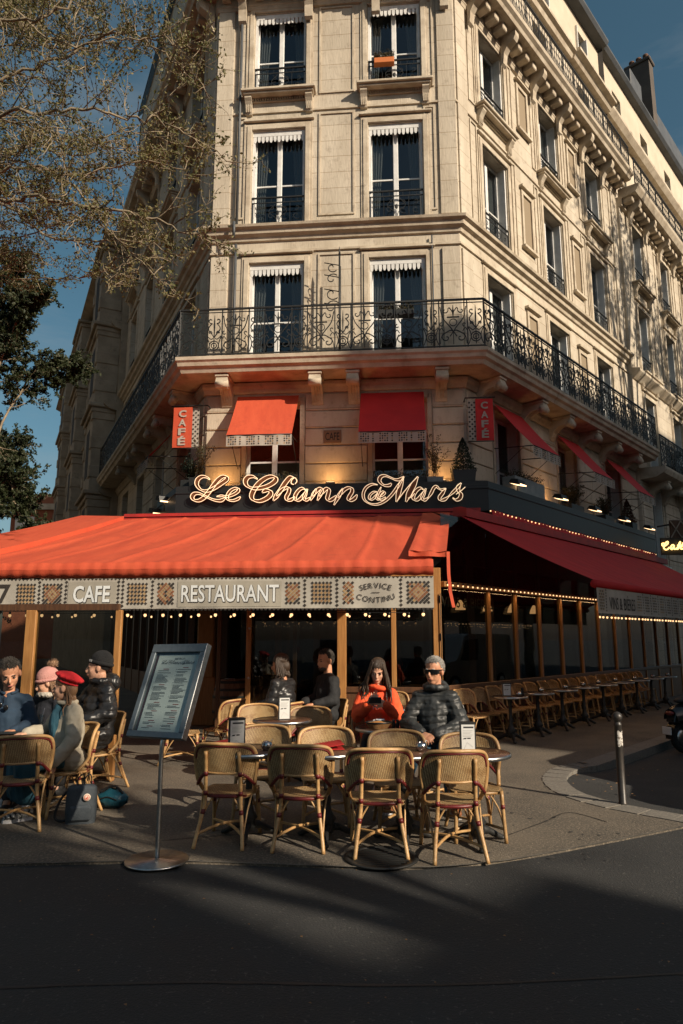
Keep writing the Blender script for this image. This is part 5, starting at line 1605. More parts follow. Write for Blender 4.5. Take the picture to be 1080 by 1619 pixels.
# ================================================================== cafe neon and swinging signs at the far end
ns = thing('neon_sign', 'small amber neon Café sign on a black board by the edge', 'sign', tuple(RF.P(10.3, .8, 4.4)))
q = MB(); 
nb0, nb1 = at(1046, 868, 20.9), at(1110, 868, 20.9)
nx_ = (nb1 - nb0).normalized()
q.box(0, (nb1 - nb0).length, 0, .06, -.18, .34, M=Matrix.Translation(nb0)); q.build('board', black_paint, ns)
def csc(pts): return [at(1000 + x / 8.1, 780 + y / 8.1, 20.8) for x, y in pts]
q = MB()
for s_ in ([(405,640),(380,645),(385,670),(420,670),(455,640),(450,618),(420,640),(400,690),(420,720),(450,715),(475,690)], [(530,660),(505,665),(490,700),(505,718),(525,690),(535,665),(530,705),(550,715),(565,700)], [(570,720),(600,640),(615,620),(605,660),(585,715)], [(575,668),(612,664)], [(615,690),(635,675),(640,660),(622,672),(618,705),(640,712),(660,695)], [(640,648),(655,632)]):
    q.tube(crom(csc(s_), 4), .022, 5)
q.build('neon_tube', neon_y, ns)
hsn = thing('hanging_sign', 'dark hanging inn sign with pale diagonal lattice at the picture edge', 'sign', tuple(at(1070, 850, 21)))
a_ = at(1061, 852, 21.2); b_ = at(1110, 822, 21.2)
q = MB(); q.rbox(a_.x, b_.x, 21.2, 21.28, a_.z, b_.z, .02); q.build('board', wood_dark, hsn)
q = MB(); w_, h_ = b_.x - a_.x, b_.z - a_.z
for k_ in range(3):
    x0 = a_.x + w_ * k_ / 3
    q.tube([(x0, 21.18, a_.z + .03), (x0 + w_ / 3, 21.18, b_.z - .03)], .02, 4); q.tube([(x0 + w_ / 3, 21.18, a_.z + .03), (x0, 21.18, b_.z - .03)], .02, 4)
q.build('lattice', pmat('sign_pale', (.3, .26, .2), rough=.8), hsn)
q = MB(); q.tube([(a_.x - .35, 21.3, b_.z - .2), (b_.x, 21.3, b_.z + .05)], .025, 6); q.build('arm', iron, hsn)
# ================================================================== rattan chairs
rattan = pmat('rattan_cane', (0.54, 0.34, 0.15), (0.40, 0.22, 0.085), 14, .42, bump=.15, bscale=40, idx=True, c3=(.22, .10, .04), s3=9, lo3=.55, hi3=.8)
bind_r = pmat('red_binding', (0.16, 0.014, 0.014), (0.10, 0.012, 0.012), 60, .45)
weave_s = weave_mat('woven_seat', (0.80, 0.62, 0.33), (0.16, 0.07, 0.022), .018, idx=True)
weave_b = weave_mat('woven_back', (0.80, 0.61, 0.31), (0.13, 0.055, 0.02), .021, idx=True)

def chair_meshes():
    D = {}
    # seat: rounded square, slightly dished
    q = MB()
    def seatp(a, b):
        x, y = a * 2 - 1, b * 2 - 1
        # square to squircle
        xx = x * math.sqrt(1 - .22 * y * y); yy = y * math.sqrt(1 - .22 * x * x)
        return (xx * .215 * (1 + .06 * yy), yy * .21, .44 - .014 * (1 - x * x) * (1 - y * y))
    q.grid(seatp, 10, 10, uvfn=lambda a, b: (a * .43, b * .42))
    q.grid(lambda a, b: Vector(seatp(a, b)) - Vector((0, 0, .028)), 10, 10, uvfn=lambda a, b: (a * .43, b * .42))
    D['seat'] = q.mesh('seat', weave_s)
    rim = []
    for i in range(28):
        t = 2 * PI * i / 28
        c, s = math.cos(t), math.sin(t)
        k = 1 / max(abs(c), abs(s)) * .5 + .5
        x, y = c * k * .93, s * k * .93
        x, y = max(-1, min(1, x)), max(-1, min(1, y))
        xx = x * math.sqrt(1 - .22 * y * y); yy = y * math.sqrt(1 - .22 * x * x)
        rim.append((xx * .222 * (1 + .06 * yy), yy * .217, .425))
    q = MB(); q.tube(rim, .0155, 7, closed=True); D['seat_rim'] = q.mesh('seat_rim', [rattan])
    q = MB(); q.tube([r_ for r_ in rim if r_[1] < -.1], .0175, 7) if False else q.tube(sorted([r_ for r_ in rim if r_[1] < -.13], key=lambda p: p[0]), .0178, 7)
    D['rim_binding'] = q.mesh('rim_binding', bind_r)
    # curved back
    def bk(x, z):
        y = -.285 + 1.55 * x * x - .22 * (.885 - z) * -1 * 1.0
        return y
    def backxyz(x, z):   # x across, z height; wraps forward at the sides, leans back with height
        return Vector((x, -.235 + 1.75 * x * x - .19 * (z - .66), z))
    hoop = [(-.215, .44), (-.235, .55), (-.25, .66), (-.252, .76), (-.235, .835), (-.19, .872), (-.1, .885), (0, .888), (.1, .885), (.19, .872), (.235, .835), (.252, .76), (.25, .66), (.235, .55), (.215, .44)]
    hp = crom([backxyz(x, z) if z > .5 else Vector((x, -.03 if z < .5 else 0, z)) for x, z in hoop], 4)
    q = MB(); q.tube(hp, .0165, 8); D['back_hoop'] = q.mesh('back_hoop', rattan)
    q = MB(); q.tube(crom([backxyz(x * .965, z - .022) + Vector((0, -.004, 0)) for x, z in hoop if z > .7], 4), .0085, 6); D['hoop_binding'] = q.mesh('hoop_binding', bind_r)
    def low(x): return .625 - .14 * max(0, (abs(x) - .13) / .12) ** 1.6 if abs(x) > .13 else .625
    def topz(x):
        ax = abs(x)
        return .876 - .065 * max(0, (ax - .12) / .13) ** 2.2
    def panel_(a, b, off=0.0):
        x = (a * 2 - 1) * .243
        z = low(x) + (topz(x) - low(x)) * b
        p = backxyz(x, z); p.y += off; return p
    q = MB(); q.grid(lambda a, b: panel_(a, b, .004), 18, 8, uvfn=lambda a, b: (a * .56, b * .3)); q.grid(lambda a, b: panel_(a, b, -.004), 18, 8, uvfn=lambda a, b: (a * .56, b * .3))
    D['backrest'] = q.mesh('backrest', weave_b, fixn=False)
    q = MB(); q.tube(crom([backxyz(x, low(x)) for x in (-.243, -.215, -.17, -.13, -.06, 0, .06, .13, .17, .215, .243)], 2), .0125, 7); D['back_rail'] = q.mesh('back_rail', rattan)
    for s in (-1, 1):
        q = MB(); q.tube([backxyz(s * x, low(x)) + Vector((0, 0, .001)) for x in (.235, .215, .19, .17, .15)], .0142, 7)
        D['rail_binding%d' % s] = q.mesh('rail_binding', bind_r)
    for s, nm in ((-1, 'l'), (1, 'r')):
        pts = crom([(s * .195, -.30, 0), (s * .175, -.245, .16), (s * .15, -.2, .33), (s * .143, -.195, .45), tuple(backxyz(s * .14, .62) + Vector((0, -.02, 0))), tuple(backxyz(s * .135, .82) + Vector((0, -.018, 0)))], 4)
        q = MB(); q.tube(pts, [.0155] * len(pts), 8); D['rleg' + nm] = q.mesh('leg', rattan)
        for kb, zc in enumerate((.30, .445, .62)):
            q = MB()
            i = min(range(len(pts)), key=lambda k: abs(pts[k].z - zc)); p = pts[i]; t = (pts[min(i + 1, len(pts) - 1)] - pts[max(i - 1, 0)]).normalized()
            q.tube([p - t * .02, p + t * .02], .0185, 8)
            D['rbind' + nm + str(kb)] = q.mesh('binding', bind_r)
        fp = [(s * .20, .225, 0), (s * .192, .2, .2), (s * .185, .178, .44)]
        q = MB(); q.tube(crom(fp, 3), .0155, 8); D['fleg' + nm] = q.mesh('leg', rattan)
        q = MB(); q.tube([(s * .188, .188, .285), (s * .190, .193, .325)], .0185, 8); D['fbind' + nm] = q.mesh('binding', bind_r)
        # thin V braces
        q = MB()
        q.tube(crom([(s * .178, -.246, .12), (s * .152, -.19, .28), (s * .07, -.19, .44)], 3), .0075, 6); D['bra' + nm] = q.mesh('brace', rattan)
        q = MB(); q.tube(crom([(s * .185, -.235, .12), (s * .19, -.15, .3), (s * .205, -.06, .44)], 3), .0075, 6); D['brb' + nm] = q.mesh('brace', rattan)
        q = MB(); q.tube(crom([(s * .19, .2, .14), (s * .19, .15, .3), (s * .2, .06, .44)], 3), .0075, 6); D['brc' + nm] = q.mesh('brace', rattan)
        q = MB(); q.tube(crom([(s * .19, .2, .14), (s * .15, .19, .3), (s * .07, .19, .44)], 3), .0075, 6); D['brd' + nm] = q.mesh('brace', rattan)
        q = MB(); q.tube(crom([(s * .183, -.26, .115), (s * .02, -.03, .135 if s > 0 else .155), (-s * .196, .21, .115)], 4), .0125, 7); D['str' + nm] = q.mesh('stretcher', rattan)
    return D
CH = chair_meshes()
def make_chair(loc, rz, label, group, full=True):
    t = thing('rattan_chair', label, 'chair', loc, rz, group)
    W = WM[t] @ Matrix.Diagonal((1.09, 1.07, .95, 1)); n0_ = len(COL.objects); tone = random.randint(74, 118)
    se = inst('seat', CH['seat'], t, W); sr = inst('seat_rim', CH['seat_rim'], t, W)
    bk_ = inst('backrest', CH['backrest'], t, W); bh = inst('back_hoop', CH['back_hoop'], t, W); br_ = inst('back_rail', CH['back_rail'], t, W)
    if full:
        inst('binding', CH['rim_binding'], sr, W); inst('binding', CH['hoop_binding'], bh, W); [inst('binding', CH['rail_binding%d' % s_], br_, W) for s_ in (-1, 1)]
    for nm in 'lr':
        r1 = inst('leg', CH['rleg' + nm], t, W); f1 = inst('leg', CH['fleg' + nm], t, W)
        inst('stretcher', CH['str' + nm], t, W)
        for k in ('bra', 'brb', 'brc', 'brd')[:4 if full else 2]: inst('brace', CH[k + nm], t, W)
        if full:
            [inst('binding', CH['rbind' + nm + str(k)], r1, W) for k in range(3)]; inst('binding', CH['fbind' + nm], f1, W)
    for o in list(COL.objects)[n0_:]: o.pass_index = tone
    return t
# near row, backs to the camera (rear feet measured in the photo)
near = [(345, 1343, -8, 'rattan chair nearest the menu stand, its back turned'), (471, 1349, -3, 'rattan chair with its back turned, second from the menu stand, before the red folded menu'),
        (603, 1360, 1, 'rattan chair with its back turned, standing beside the manhole cover'), (729, 1366, 4, 'rattan chair with its back turned at the table end nearest the bollard')]
for px, py, a, lab in near:
    p = gr(px, py); ro = R_(a)
    make_chair((p.x + .30 * math.sin(-ro), p.y + .30 * math.cos(ro), 0), ro, lab, 'rattan cafe chairs on the terrace')
# chairs across the near tables, facing the camera
for px, py, lab in ((418, 1146, 'rattan chair facing out behind the first near menu card and steel bowl'), (517, 1149, 'rattan chair facing out behind the table with the red folded menu'),
                    (627, 1154, 'rattan chair facing out in front of the orange-hooded woman'), (738, 1159, 'rattan chair facing out behind the menu card nearest the bollard')):
    p = gr(px, py, .845)
    make_chair((p.x, p.y - .29, 0), PI + R_(random.uniform(-4, 4)), lab, 'rattan cafe chairs on the terrace')
for px, py, lab in ((412, 1113, 'rattan chair facing out at the second-row table, beside the door edge'), (490, 1117, 'rattan chair facing out at the second-row table, nearest the middle post')):
    p = gr(px, py, .845)
    make_chair((p.x, p.y - .29, 0), PI + R_(random.uniform(-6, 6)), lab, 'rattan cafe chairs on the terrace')
for px, py, a, lab in ((572, 1088, 170, 'rattan chair half hidden behind the orange-hooded woman'), (622, 1093, 190, 'rattan chair between the seated couple against the glazing'), (655, 1083, 178, 'rattan chair behind the shoulder of the man in sunglasses')):
    p = gr(px, py, .845)
    make_chair((p.x, p.y - .29, 0), R_(a), lab, 'rattan cafe chairs on the terrace')
# left group
make_chair((-3.06, 6.98, 0), R_(20), 'dark rattan chair in shade with its back turned, nearest the family table', 'rattan cafe chairs on the terrace')
make_chair((-2.84, 7.5, 0), R_(132), 'rattan chair under the girl in the red beret', 'rattan cafe chairs on the terrace')
make_chair((-2.9, 8.6, 0), R_(136), 'rattan chair under the woman in the black beanie', 'rattan cafe chairs on the terrace')
make_chair((-2.25, 10.3, 0), R_(-80), 'rattan chair just behind the glass screen edge', 'rattan cafe chairs on the terrace')
make_chair((-1.75, 10.7, 0), R_(60), 'rattan chair in shadow behind the menu stand', 'rattan cafe chairs on the terrace')
# chairs the couple sit on
make_chair((.42, 8.72, 0), PI + .1, 'rattan chair under the orange-hooded woman', 'rattan cafe chairs on the terrace')
make_chair((1.08, 7.85, 0), PI - .3, 'rattan chair under the man in the puffer jacket', 'rattan cafe chairs on the terrace')
# long row along the side glazing
ordw = ['first', 'second', 'third', 'fourth', 'fifth', 'sixth', 'seventh', 'eighth', 'ninth', 'tenth', 'eleventh', 'twelfth', 'thirteenth', 'fourteenth', 'fifteenth', 'sixteenth', 'seventeenth', 'eighteenth', 'nineteenth', 'twentieth']
GRz = math.atan2(eR.y, eR.x)
for i in range(18):
    u = .38 + i * .515
    p = GR.P(u + random.uniform(-.04, .04), .33 + random.uniform(-.03, .06), 0)
    make_chair(tuple(p), GRz + PI + R_(random.uniform(-9, 9)), f'{ordw[i]} rattan chair of the row along the side glazing, counted from the corner post', 'rattan chairs in the side row', full=i < 6)

# ================================================================== tables
table_top_m = pmat('table_top', (0.10, 0.05, 0.03), (0.06, 0.03, 0.02), 6, .22)
def table_meshes(r):
    D = {}
    q = MB(); q.lathe([(r - .012, .70), (r - .004, .705), (r - .004, .728), (0.001, .7285)], 36); D['top'] = q.mesh('tabletop', table_top_m)
    q = MB()
    for ra_, z0, z1 in ((r, .698, .727),):
        n = 36; vs_, fs = [], []
        for k in range(n):
            a = 2 * PI * k / n; c, s = math.cos(a), math.sin(a)
            vs_ += [((r - .003) * c, (r - .003) * s, z0), ((r + .006) * c, (r + .006) * s, z0 + .004), ((r + .006) * c, (r + .006) * s, z1 - .002), ((r - .003) * c, (r - .003) * s, z1 + .003)]
        for k in range(n):
            j = (k + 1) % n
            for b in range(3): fs.append((k * 4 + b, j * 4 + b, j * 4 + b + 1, k * 4 + b + 1))
        q.add(vs_, fs, smooth=True)
    D['rim'] = q.mesh('steel_rim', steel)
    q = MB(); q.lathe([(.055, .06), (.075, .1), (.06, .14), (.085, .17), (.05, .22), (.032, .28), (.042, .32), (.03, .36), (.028, .6), (.04, .64), (.035, .66), (.12, .69), (.12, .7)], 14); D['column'] = q.mesh('column', iron)
    for k in range(3):
        a = 2 * PI * k / 3 + .5
        c, s = math.cos(a), math.sin(a)
        q = MB(); q.tube(crom([(.03 * c, .03 * s, .11), (.12 * c, .12 * s, .09), (.2 * c, .2 * s, .05), (.27 * c, .27 * s, .018)], 4), [.036] * 4 + [.028] * 5 + [.024] * 4, 7); q.sph((.275 * c, .275 * s, .018), (.035, .035, .018), 8, 5)
        D['foot%d' % k] = q.mesh('foot', iron)
    return D
TBM = {}
def make_table(loc, label, r=.3, rz=0):
    if r not in TBM: TBM[r] = table_meshes(r)
    D = TBM[r]
    t = thing('cafe_table', label, 'table', loc, rz, 'round cafe tables')
    W = WM[t] @ Matrix.Diagonal((1, 1, 1.029, 1))
    tp = inst('tabletop', D['top'], t, W); inst('steel_rim', D['rim'], tp, W); inst('column', D['column'], t, W)
    for k in range(3): inst('foot', D['foot%d' % k], t, W)
    return t
TZ = .75
T1 = Vector((-.83, 6.58, 0)); T2 = Vector((-.13, 6.52, 0)); T3 = Vector((.55, 6.44, 0)); T4 = Vector((1.17, 6.40, 0))
make_table(tuple(T1), 'round table with menu card behind the chair nearest the menu stand', .33)
make_table(tuple(T2), 'round table holding the red folded menu', .31)
make_table(tuple(T3), 'round table with a lone steel bowl, behind the manhole cover chair', .30)
make_table(tuple(T4), 'round table with menu card at the end nearest the bollard', .31)
TC_ = Vector((.54, 8.12, 0)); make_table(tuple(TC_), 'round table with cups and bread basket before the seated couple', .38)
TM = Vector((-.73, 8.9, 0)); make_table(tuple(TM), 'round table with a menu card in the second row', .36)
TLf = Vector((-3.36, 7.8, 0)); make_table(tuple(TLf), 'round table with napkins at the family on the left', .46)
TXs = Vector((.85, 10.4, 0)); make_table(tuple(TXs), 'small table half hidden between the seated couple', .3)
TS = []
for i in range(9):
    p = GR.P(.81 + i * 1.03, .84, 0); TS.append(p)
    make_table(tuple(p), f'{ordw[i]} round table of the row along the side glazing, counted from the corner', .3)

# ================================================================== things on the tables
card_m = pmat('menu_paper', (.62, .62, .6), rough=.7)
ink = pmat('ink', (.03, .03, .035), rough=.7)
ink_r = pmat('ink_red', (.3, .05, .04), rough=.7)
ink_g = pmat('ink_grey', (.35, .35, .35), rough=.7)
def menu_holder(loc, rz, label, h=.28, w=.15):
    t = thing('menu_holder', label, 'menu card', loc, rz, 'black framed menu cards on tables')
    W = WM[t]; d = .075
    q = MB(); q.prism([(-w/2, -d/2), (w/2, -d/2), (w/2 - .01, d/2), (-w/2 + .01, d/2)], lambda a, b: (a, b, 0), lambda a, b: (a, b, h)); q.build('holder', black_paint, t, W=W)
    for face, M1 in (('front', Matrix.Identity(4)),):
        q = MB(); q.box(-w/2 + .012, w/2 - .012, -d/2 - .003, -d/2 - .001, .012, h - .02); c_ = q.build('card', card_m, t, W=W)
        q = MB(); q.add([(-w/2 + .03, -d/2 - .004, h - .05), (w/2 - .02, -d/2 - .004, h - .05), (w/2 - .02, -d/2 - .004, h - .036), (-w/2 + .03, -d/2 - .004, h - .036)], [(0, 1, 2, 3)], 0)
        q.add([(-w/2 + .02, -d/2 - .004, h * .45), (-w/2 + .05, -d/2 - .004, h * .45), (-w/2 + .06, -d/2 - .004, h * .5), (-w/2 + .035, -d/2 - .004, h * .49)], [(0, 1, 2, 3)], 0)
        q.box(-.008, .022, -d/2 - .0045, -d/2 - .0035, h * .46, h * .50, 0)
        for k in range(5): q.box(-w/2 + .025, w/2 - .03 - .01 * (k % 3), -d/2 - .0045, -d/2 - .0035, h * .72 - k * .012, h * .72 - k * .012 + .003, 1)
        q.tube([(-w/2 + .03, -d/2 - .004, .03), (-.01, -d/2 - .004, .09), (w/2 - .03, -d/2 - .004, .05)], .0012, 4, mat=1)
        q.build('print', [ink, ink_g], c_, W=W)
    q = MB(); q.add([(-w/2 - .001, -d/2 + .01, .01), (-w/2 + .008, d/2 - .008, .01), (-w/2 + .008, d/2 - .008, h - .02), (-w/2 - .001, -d/2 + .01, h - .02)], [(0, 1, 2, 3)]); q.build('side_card', card_m, t, W=W)
def sugar_bowl(loc, label):
    t = thing('sugar_bowl', label, 'bowl', loc, 0, 'round steel sugar bowls')
    q = MB(); q.lathe([(.02, 0), (.034, .004), (.05, .025), (.052, .045), (.044, .068), (.030, .078), (.026, .074), (.03, .06)], 18); q.build('bowl', pmat('steel_polish', (.5, .5, .5), rough=.18, metal=1.0) if 'steel_polish' not in MATS else MATS['steel_polish'], t, W=WM[t])
    q = MB(); q.tube([(.03, 0, .07), (.05, .01, .095)], .003, 5); q.build('spoon', steel, t, W=WM[t])
def red_menu(loc, rz, label):
    t = thing('folded_menu', label, 'menu', loc, rz)
    m_ = MATS.get('red_card') or pmat('red_card', (.5, .02, .02), (.42, .018, .02), 12, .5)
    for k, a in enumerate((4, 14)):
        q = MB(); M1 = Matrix.Translation((-.1, 0, .004 + .006 * k)) @ Matrix.Rotation(-R_(a * k * .6), 4, 'Y')
        q.rbox(-.04, .26, -.145, .145, 0, .005, .001, M=M1); q.build('cover', m_, t, W=WM[t])
tp = lambda p, dx, dy: (p.x + dx, p.y + dy, TZ)
menu_holder(tp(T1, -.12, -.05), R_(22), 'white menu card in black holder above the chair nearest the menu stand')
menu_holder(tp(TM, .02, -.02), R_(16), 'white menu card in black holder on the second-row table')
menu_holder(tp(T4, -.06, .0), R_(2), 'white menu card in black holder on the table nearest the bollard', .26, .14)
menu_holder(tp(TS[0], -.05, .02), R_(4), 'menu card in dark holder on the first table of the side row', .22)
sugar_bowl(tp(T1, .16, -.06), 'steel sugar bowl beside the first near menu card')
sugar_bowl(tp(T3, .16, .03), 'steel sugar bowl in front of the chair backs below the man in sunglasses')
sugar_bowl(tp(TC_, .16, -.2), 'steel sugar bowl on the couple\'s crowded table')
sugar_bowl(tp(TS[0], .14, -.08), 'steel sugar bowl on the first table of the side row')
for i in range(1, 9): sugar_bowl(tp(TS[i], .1 * math.sin(i), .05), f'steel sugar bowl on the {ordw[i]} table of the side row')
red_menu(tp(T1, -.30, .14), R_(20), 'red folded menu behind the first near menu card')
red_menu(tp(T2, -.02, .12), R_(8), 'red folded menu lying on the second near table')
# cups, basket, bread, creamer, phone things on the couple's table
china = pmat('white_china', (.75, .75, .74), rough=.15)
def cup(loc, label, handle=1):
    t = thing('coffee_cup', label, 'cup', loc, 0, 'coffee cups of the couple')
    q = MB(); q.lathe([(.03, .004), (.07, .010), (.078, .016), (.07, .013), (.03, .008)], 20); q.build('saucer', china, t, W=WM[t])
    q = MB(); q.lathe([(.025, .012), (.032, .018), (.046, .05), (.050, .078), (.047, .078), (.042, .05), (.02, .024)], 20); q.build('bowl', china, t, W=WM[t])
    q = MB(); q.tube(crom([(handle * .046, 0, .066), (handle * .075, 0, .066), (handle * .078, 0, .045), (handle * .045, 0, .034)], 4), .006, 6); q.build('handle', china, t, W=WM[t])
cup(tp(TC_, .17, -.04), 'white coffee cup and saucer nearer the man in sunglasses')
cup(tp(TC_, -.1, .1), 'white coffee cup behind the bread basket', -1)
t = thing('bread_basket', 'small wicker bread basket on the couple\'s table', 'basket', tp(TC_, -.13, -.14), .2)
wick = weave_mat('wicker', (.48, .3, .13), (.2, .1, .04), .012)
q = MB(); q.grid(lambda a, b: ((.085 + .045 * b) * 1.15 * math.cos(a * 2 * PI), (.065 + .04 * b) * math.sin(a * 2 * PI), .005 + .065 * b), 28, 5, uvfn=lambda a, b: (a * .6, b * .08)); q.lathe([(.08, .005), (.001, .006)], 16); q.build('body', wick, t, W=WM[t], fixn=False)
q = MB(); q.tube([(.13 * 1.15 * math.cos(k * PI / 14), .105 * math.sin(k * PI / 14), .072) for k in range(28)], .008, 6, closed=True); q.build('rim', rattan, t, W=WM[t])
t = thing('bread_roll', 'piece of bread in the wicker basket', 'bread', tp(TC_, -.14, -.13))
q = MB(); q.sph((0, 0, .05), (.09, .05, .035), 12, 8); q.build('crust', pmat('bread_crust', (.42, .2, .06), (.3, .12, .03), 30, .7), t, W=WM[t])
t = thing('salt_mill', 'dark glass salt and pepper pair on the couple\'s table', 'shaker', tp(TC_, .06, -.12))
for dx in (-.022, .022):
    q = MB(); q.lathe([(.018, 0), (.02, .05), (.014, .075), (.016, .08), (.016, .095), (.004, .1)], 12, (dx, 0, 0)); q.build('shaker', black_paint, t, W=WM[t])
t = thing('pepper_mill', 'wooden pepper mill on the first table of the side row', 'mill', tp(TS[0], .22, .0))
q = MB(); q.lathe([(.03, 0), (.03, .02), (.022, .05), (.028, .08), (.022, .1), (.03, .12), (.012, .14)], 14); q.build('mill_body', rattan, t, W=WM[t])
# family table: napkins with cutlery, a glass with straw
for k, (dx, dy, rz) in enumerate(((.25, -.12, .3), (.12, .05, .5))):
    t = thing('napkin', ('white napkin with cutlery at the edge of the family table', 'white napkin with cutlery further in on the family table')[k], 'napkin', tp(TLf, dx, dy), rz)
    q = MB(); q.rbox(-.1, .1, -.05, .05, 0, .006, .002); q.build('paper', card_m, t, W=WM[t])
    q = MB(); q.rbox(-.1, .09, -.012, -.004, .007, .01, .001); q.rbox(-.1, .09, .008, .016, .007, .01, .001); q.build('cutlery', steel, t, W=WM[t])
t = thing('drinking_glass', 'tall glass with a straw on the family table', 'glass', tp(TLf, .02, .22))
q = MB(); q.lathe([(.03, 0), (.03, .008), (.034, .15), (.0325, .15), (.028, .012)], 18); q.build('tumbler', clear_glass, t, W=WM[t], fixn=False)
q = MB(); q.tube([(-.01, 0, .02), (.03, .0, .22)], .004, 6); q.build('straw', card_m, t, W=WM[t])
q = MB(); q.rbox(-.02, .02, -.02, .02, .02, .06, .006); q.build('ice', clear_glass, t, W=WM[t])
t = thing('dark_tray', 'black folder lying at the near edge of the family table', 'folder', tp(TLf, -.15, -.32), .1)
q = MB(); q.rbox(-.2, .2, -.1, .1, 0, .03, .005, M=Matrix.Rotation(R_(-12), 4, 'X')); q.build('cover', black_paint, t, W=WM[t])

# ================================================================== menu stand
bp_ = gr(248, 1361)
ms = thing('menu_stand', 'tall steel menu stand with tilted framed menu on a round base', 'menu stand', (bp_.x, bp_.y, 0))
q = MB(); q.lathe([(.25, 0), (.252, .008), (.245, .014), (.04, .02), (.03, .024)], 40, (bp_.x, bp_.y, 0)); q.build('base', steel, ms)
q = MB(); top = at(262, 1170, bp_.y + .05)
q.tube(crom([(bp_.x, bp_.y, .02), (bp_.x, bp_.y, .5), (bp_.x, bp_.y, .86), tuple(Vector((bp_.x + .015, bp_.y + .02, .95))), (bp_.x + .07, bp_.y + .08, 1.05)], 4), .019, 12); q.build('pole', steel, ms)
BL, BR_, TRb, TLb = at(200, 1164, 6.02), at(288, 1169, 5.76), at(323, 1020, 6.07), at(236, 1020, 6.33)
bx = (BR_ - BL).normalized(); by = ((TLb - BL) - bx * (TLb - BL).dot(bx)).normalized(); bn = bx.cross(by)
BWd, BHt = (BR_ - BL).length, (TLb - BL).length
MBd = Matrix(((bx.x, by.x, bn.x, BL.x), (bx.y, by.y, bn.y, BL.y), (bx.z, by.z, bn.z, BL.z), (0, 0, 0, 1)))
frame_m = pmat('stand_frame', (.15, .18, .20), (.12, .145, .165), 20, .35, metal=.4)
q = MB(); fwid = .05
q.rbox(0, BWd, 0, fwid, -.05, .012, .004, M=MBd); q.rbox(0, BWd, BHt - .075, BHt, -.05, .012, .004, M=MBd); q.rbox(0, fwid, fwid, BHt - .075, -.05, .012, .004, M=MBd); q.rbox(BWd - fwid, BWd, fwid, BHt - .075, -.05, .012, .004, M=MBd)
q.build('frame', frame_m, ms)
q = MB(); q.rbox(BWd, BWd + .008, 0, BHt, -.05, .014, .002, M=MBd); q.build('edge_trim', steel, ms)
q = MB(); q.box(fwid, BWd - fwid, fwid, BHt - .075, -.05, -.02, M=MBd); q.build('back_board', pmat('maroon_board', (.07, .03, .03), rough=.7), ms)
q = MB(); PX0, PX1, PY0, PY1 = fwid + .03, BWd - fwid - .012, fwid + .004, BHt - .09
q.box(PX0, PX1, PY0, PY1, -.019, -.016, M=MBd); pap = q.build('menu_sheet', pmat('sheet_paper', (.66, .70, .70), rough=.6), ms)
q = MB(); pf = lambda x, y: MBd @ Vector((PX0 + x * (PX1 - PX0), PY0 + y * (PY1 - PY0), -.0145))
text_fit(q, 'BISTROT', pf, .42, .66, .93, .957, 0, .01)
def bar(x0, x1, y, h, mt): q.add([pf(x0, y), pf(x1, y), pf(x1, y + h), pf(x0, y + h)], [(0, 1, 2, 3)], mt)
random.seed(5)
for cx, heads in ((.08, (.80, .59, .36, .25, .13, .06)), (.55, (.82, .34, .26, .18, .10))):
    prev = .84
    for k_, hy in enumerate(heads):
        bar(cx + .12, cx + .26, hy, .009, 1)
        nxt = heads[k_ + 1] if k_ + 1 < len(heads) else .01
        y = hy - .022
        while y > nxt + .02:
            bar(cx, cx + random.uniform(.15, .34), y, .0065, 0)
            if random.random() < .35: bar(cx - .03, cx - .015, y, .0065, 0)
            y -= random.choice((.016, .016, .028))
random.seed(11)
q.build('printed_lines', [ink, ink_r], pap)
sx0 = min(p[0] for s in STROKES for p in s[0]); sx1 = max(p[0] for s in STROKES for p in s[0]); sy0 = min(p[1] for s in STROKES for p in s[0]); sy1 = max(p[1] for s in STROKES for p in s[0])
q = MB()
for pts, wpx in STROKES:
    cen = crom([(x, y, 0) for x, y in pts], 3)
    q.tube([MBd @ Vector((PX0 + (.12 + .8 * (p.x - sx0) / (sx1 - sx0)) * (PX1 - PX0), PY0 + (.925 - .06 * (p.y - sy0) / (sy1 - sy0)) * (PY1 - PY0), -.0135)) for p in cen], .0013, 4)
q.build('script_heading', ink, pap)
q = MB(); q.box(fwid, BWd - fwid, fwid, BHt - .075, -.004, -.001, M=MBd); q.build('glass_cover', clear_glass, ms)

# ================================================================== bollard
b0 = gr(985, 1272)
bo = thing('bollard', 'dark steel street bollard with ball top and peeling sticker', 'bollard', (b0.x, b0.y, 0))
boll_m = pmat('bollard_paint', (.03, .028, .026), (.05, .042, .035), 12, .42, metal=.2, c3=(.09, .055, .035), s3=14, lo3=.6, hi3=.75)
q = MB(); q.lathe([(.046, 0), (.046, .02), (.04, .025), (.04, .80), (.043, .805), (.043, .825), (.036, .835), (.034, .85)], 18, (b0.x, b0.y, 0)); q.build('post', boll_m, bo)
q = MB(); q.sph((b0.x, b0.y, .895), (.055, .055, .058), 18, 12); q.build('ball_top', boll_m, bo)
q = MB(); q.grid(lambda a, b: (b0.x + .0412 * math.cos(-2.2 + a * 1.9), b0.y + .0412 * math.sin(-2.2 + a * 1.9), .60 + b * .15 + .02 * math.sin(a * 9) * (b - .5)), 10, 4); q.build('sticker', pmat('sticker', (.6, .57, .52), (.2, .17, .14), 40, .7, lo=.52, hi=.56), bo, fixn=False)

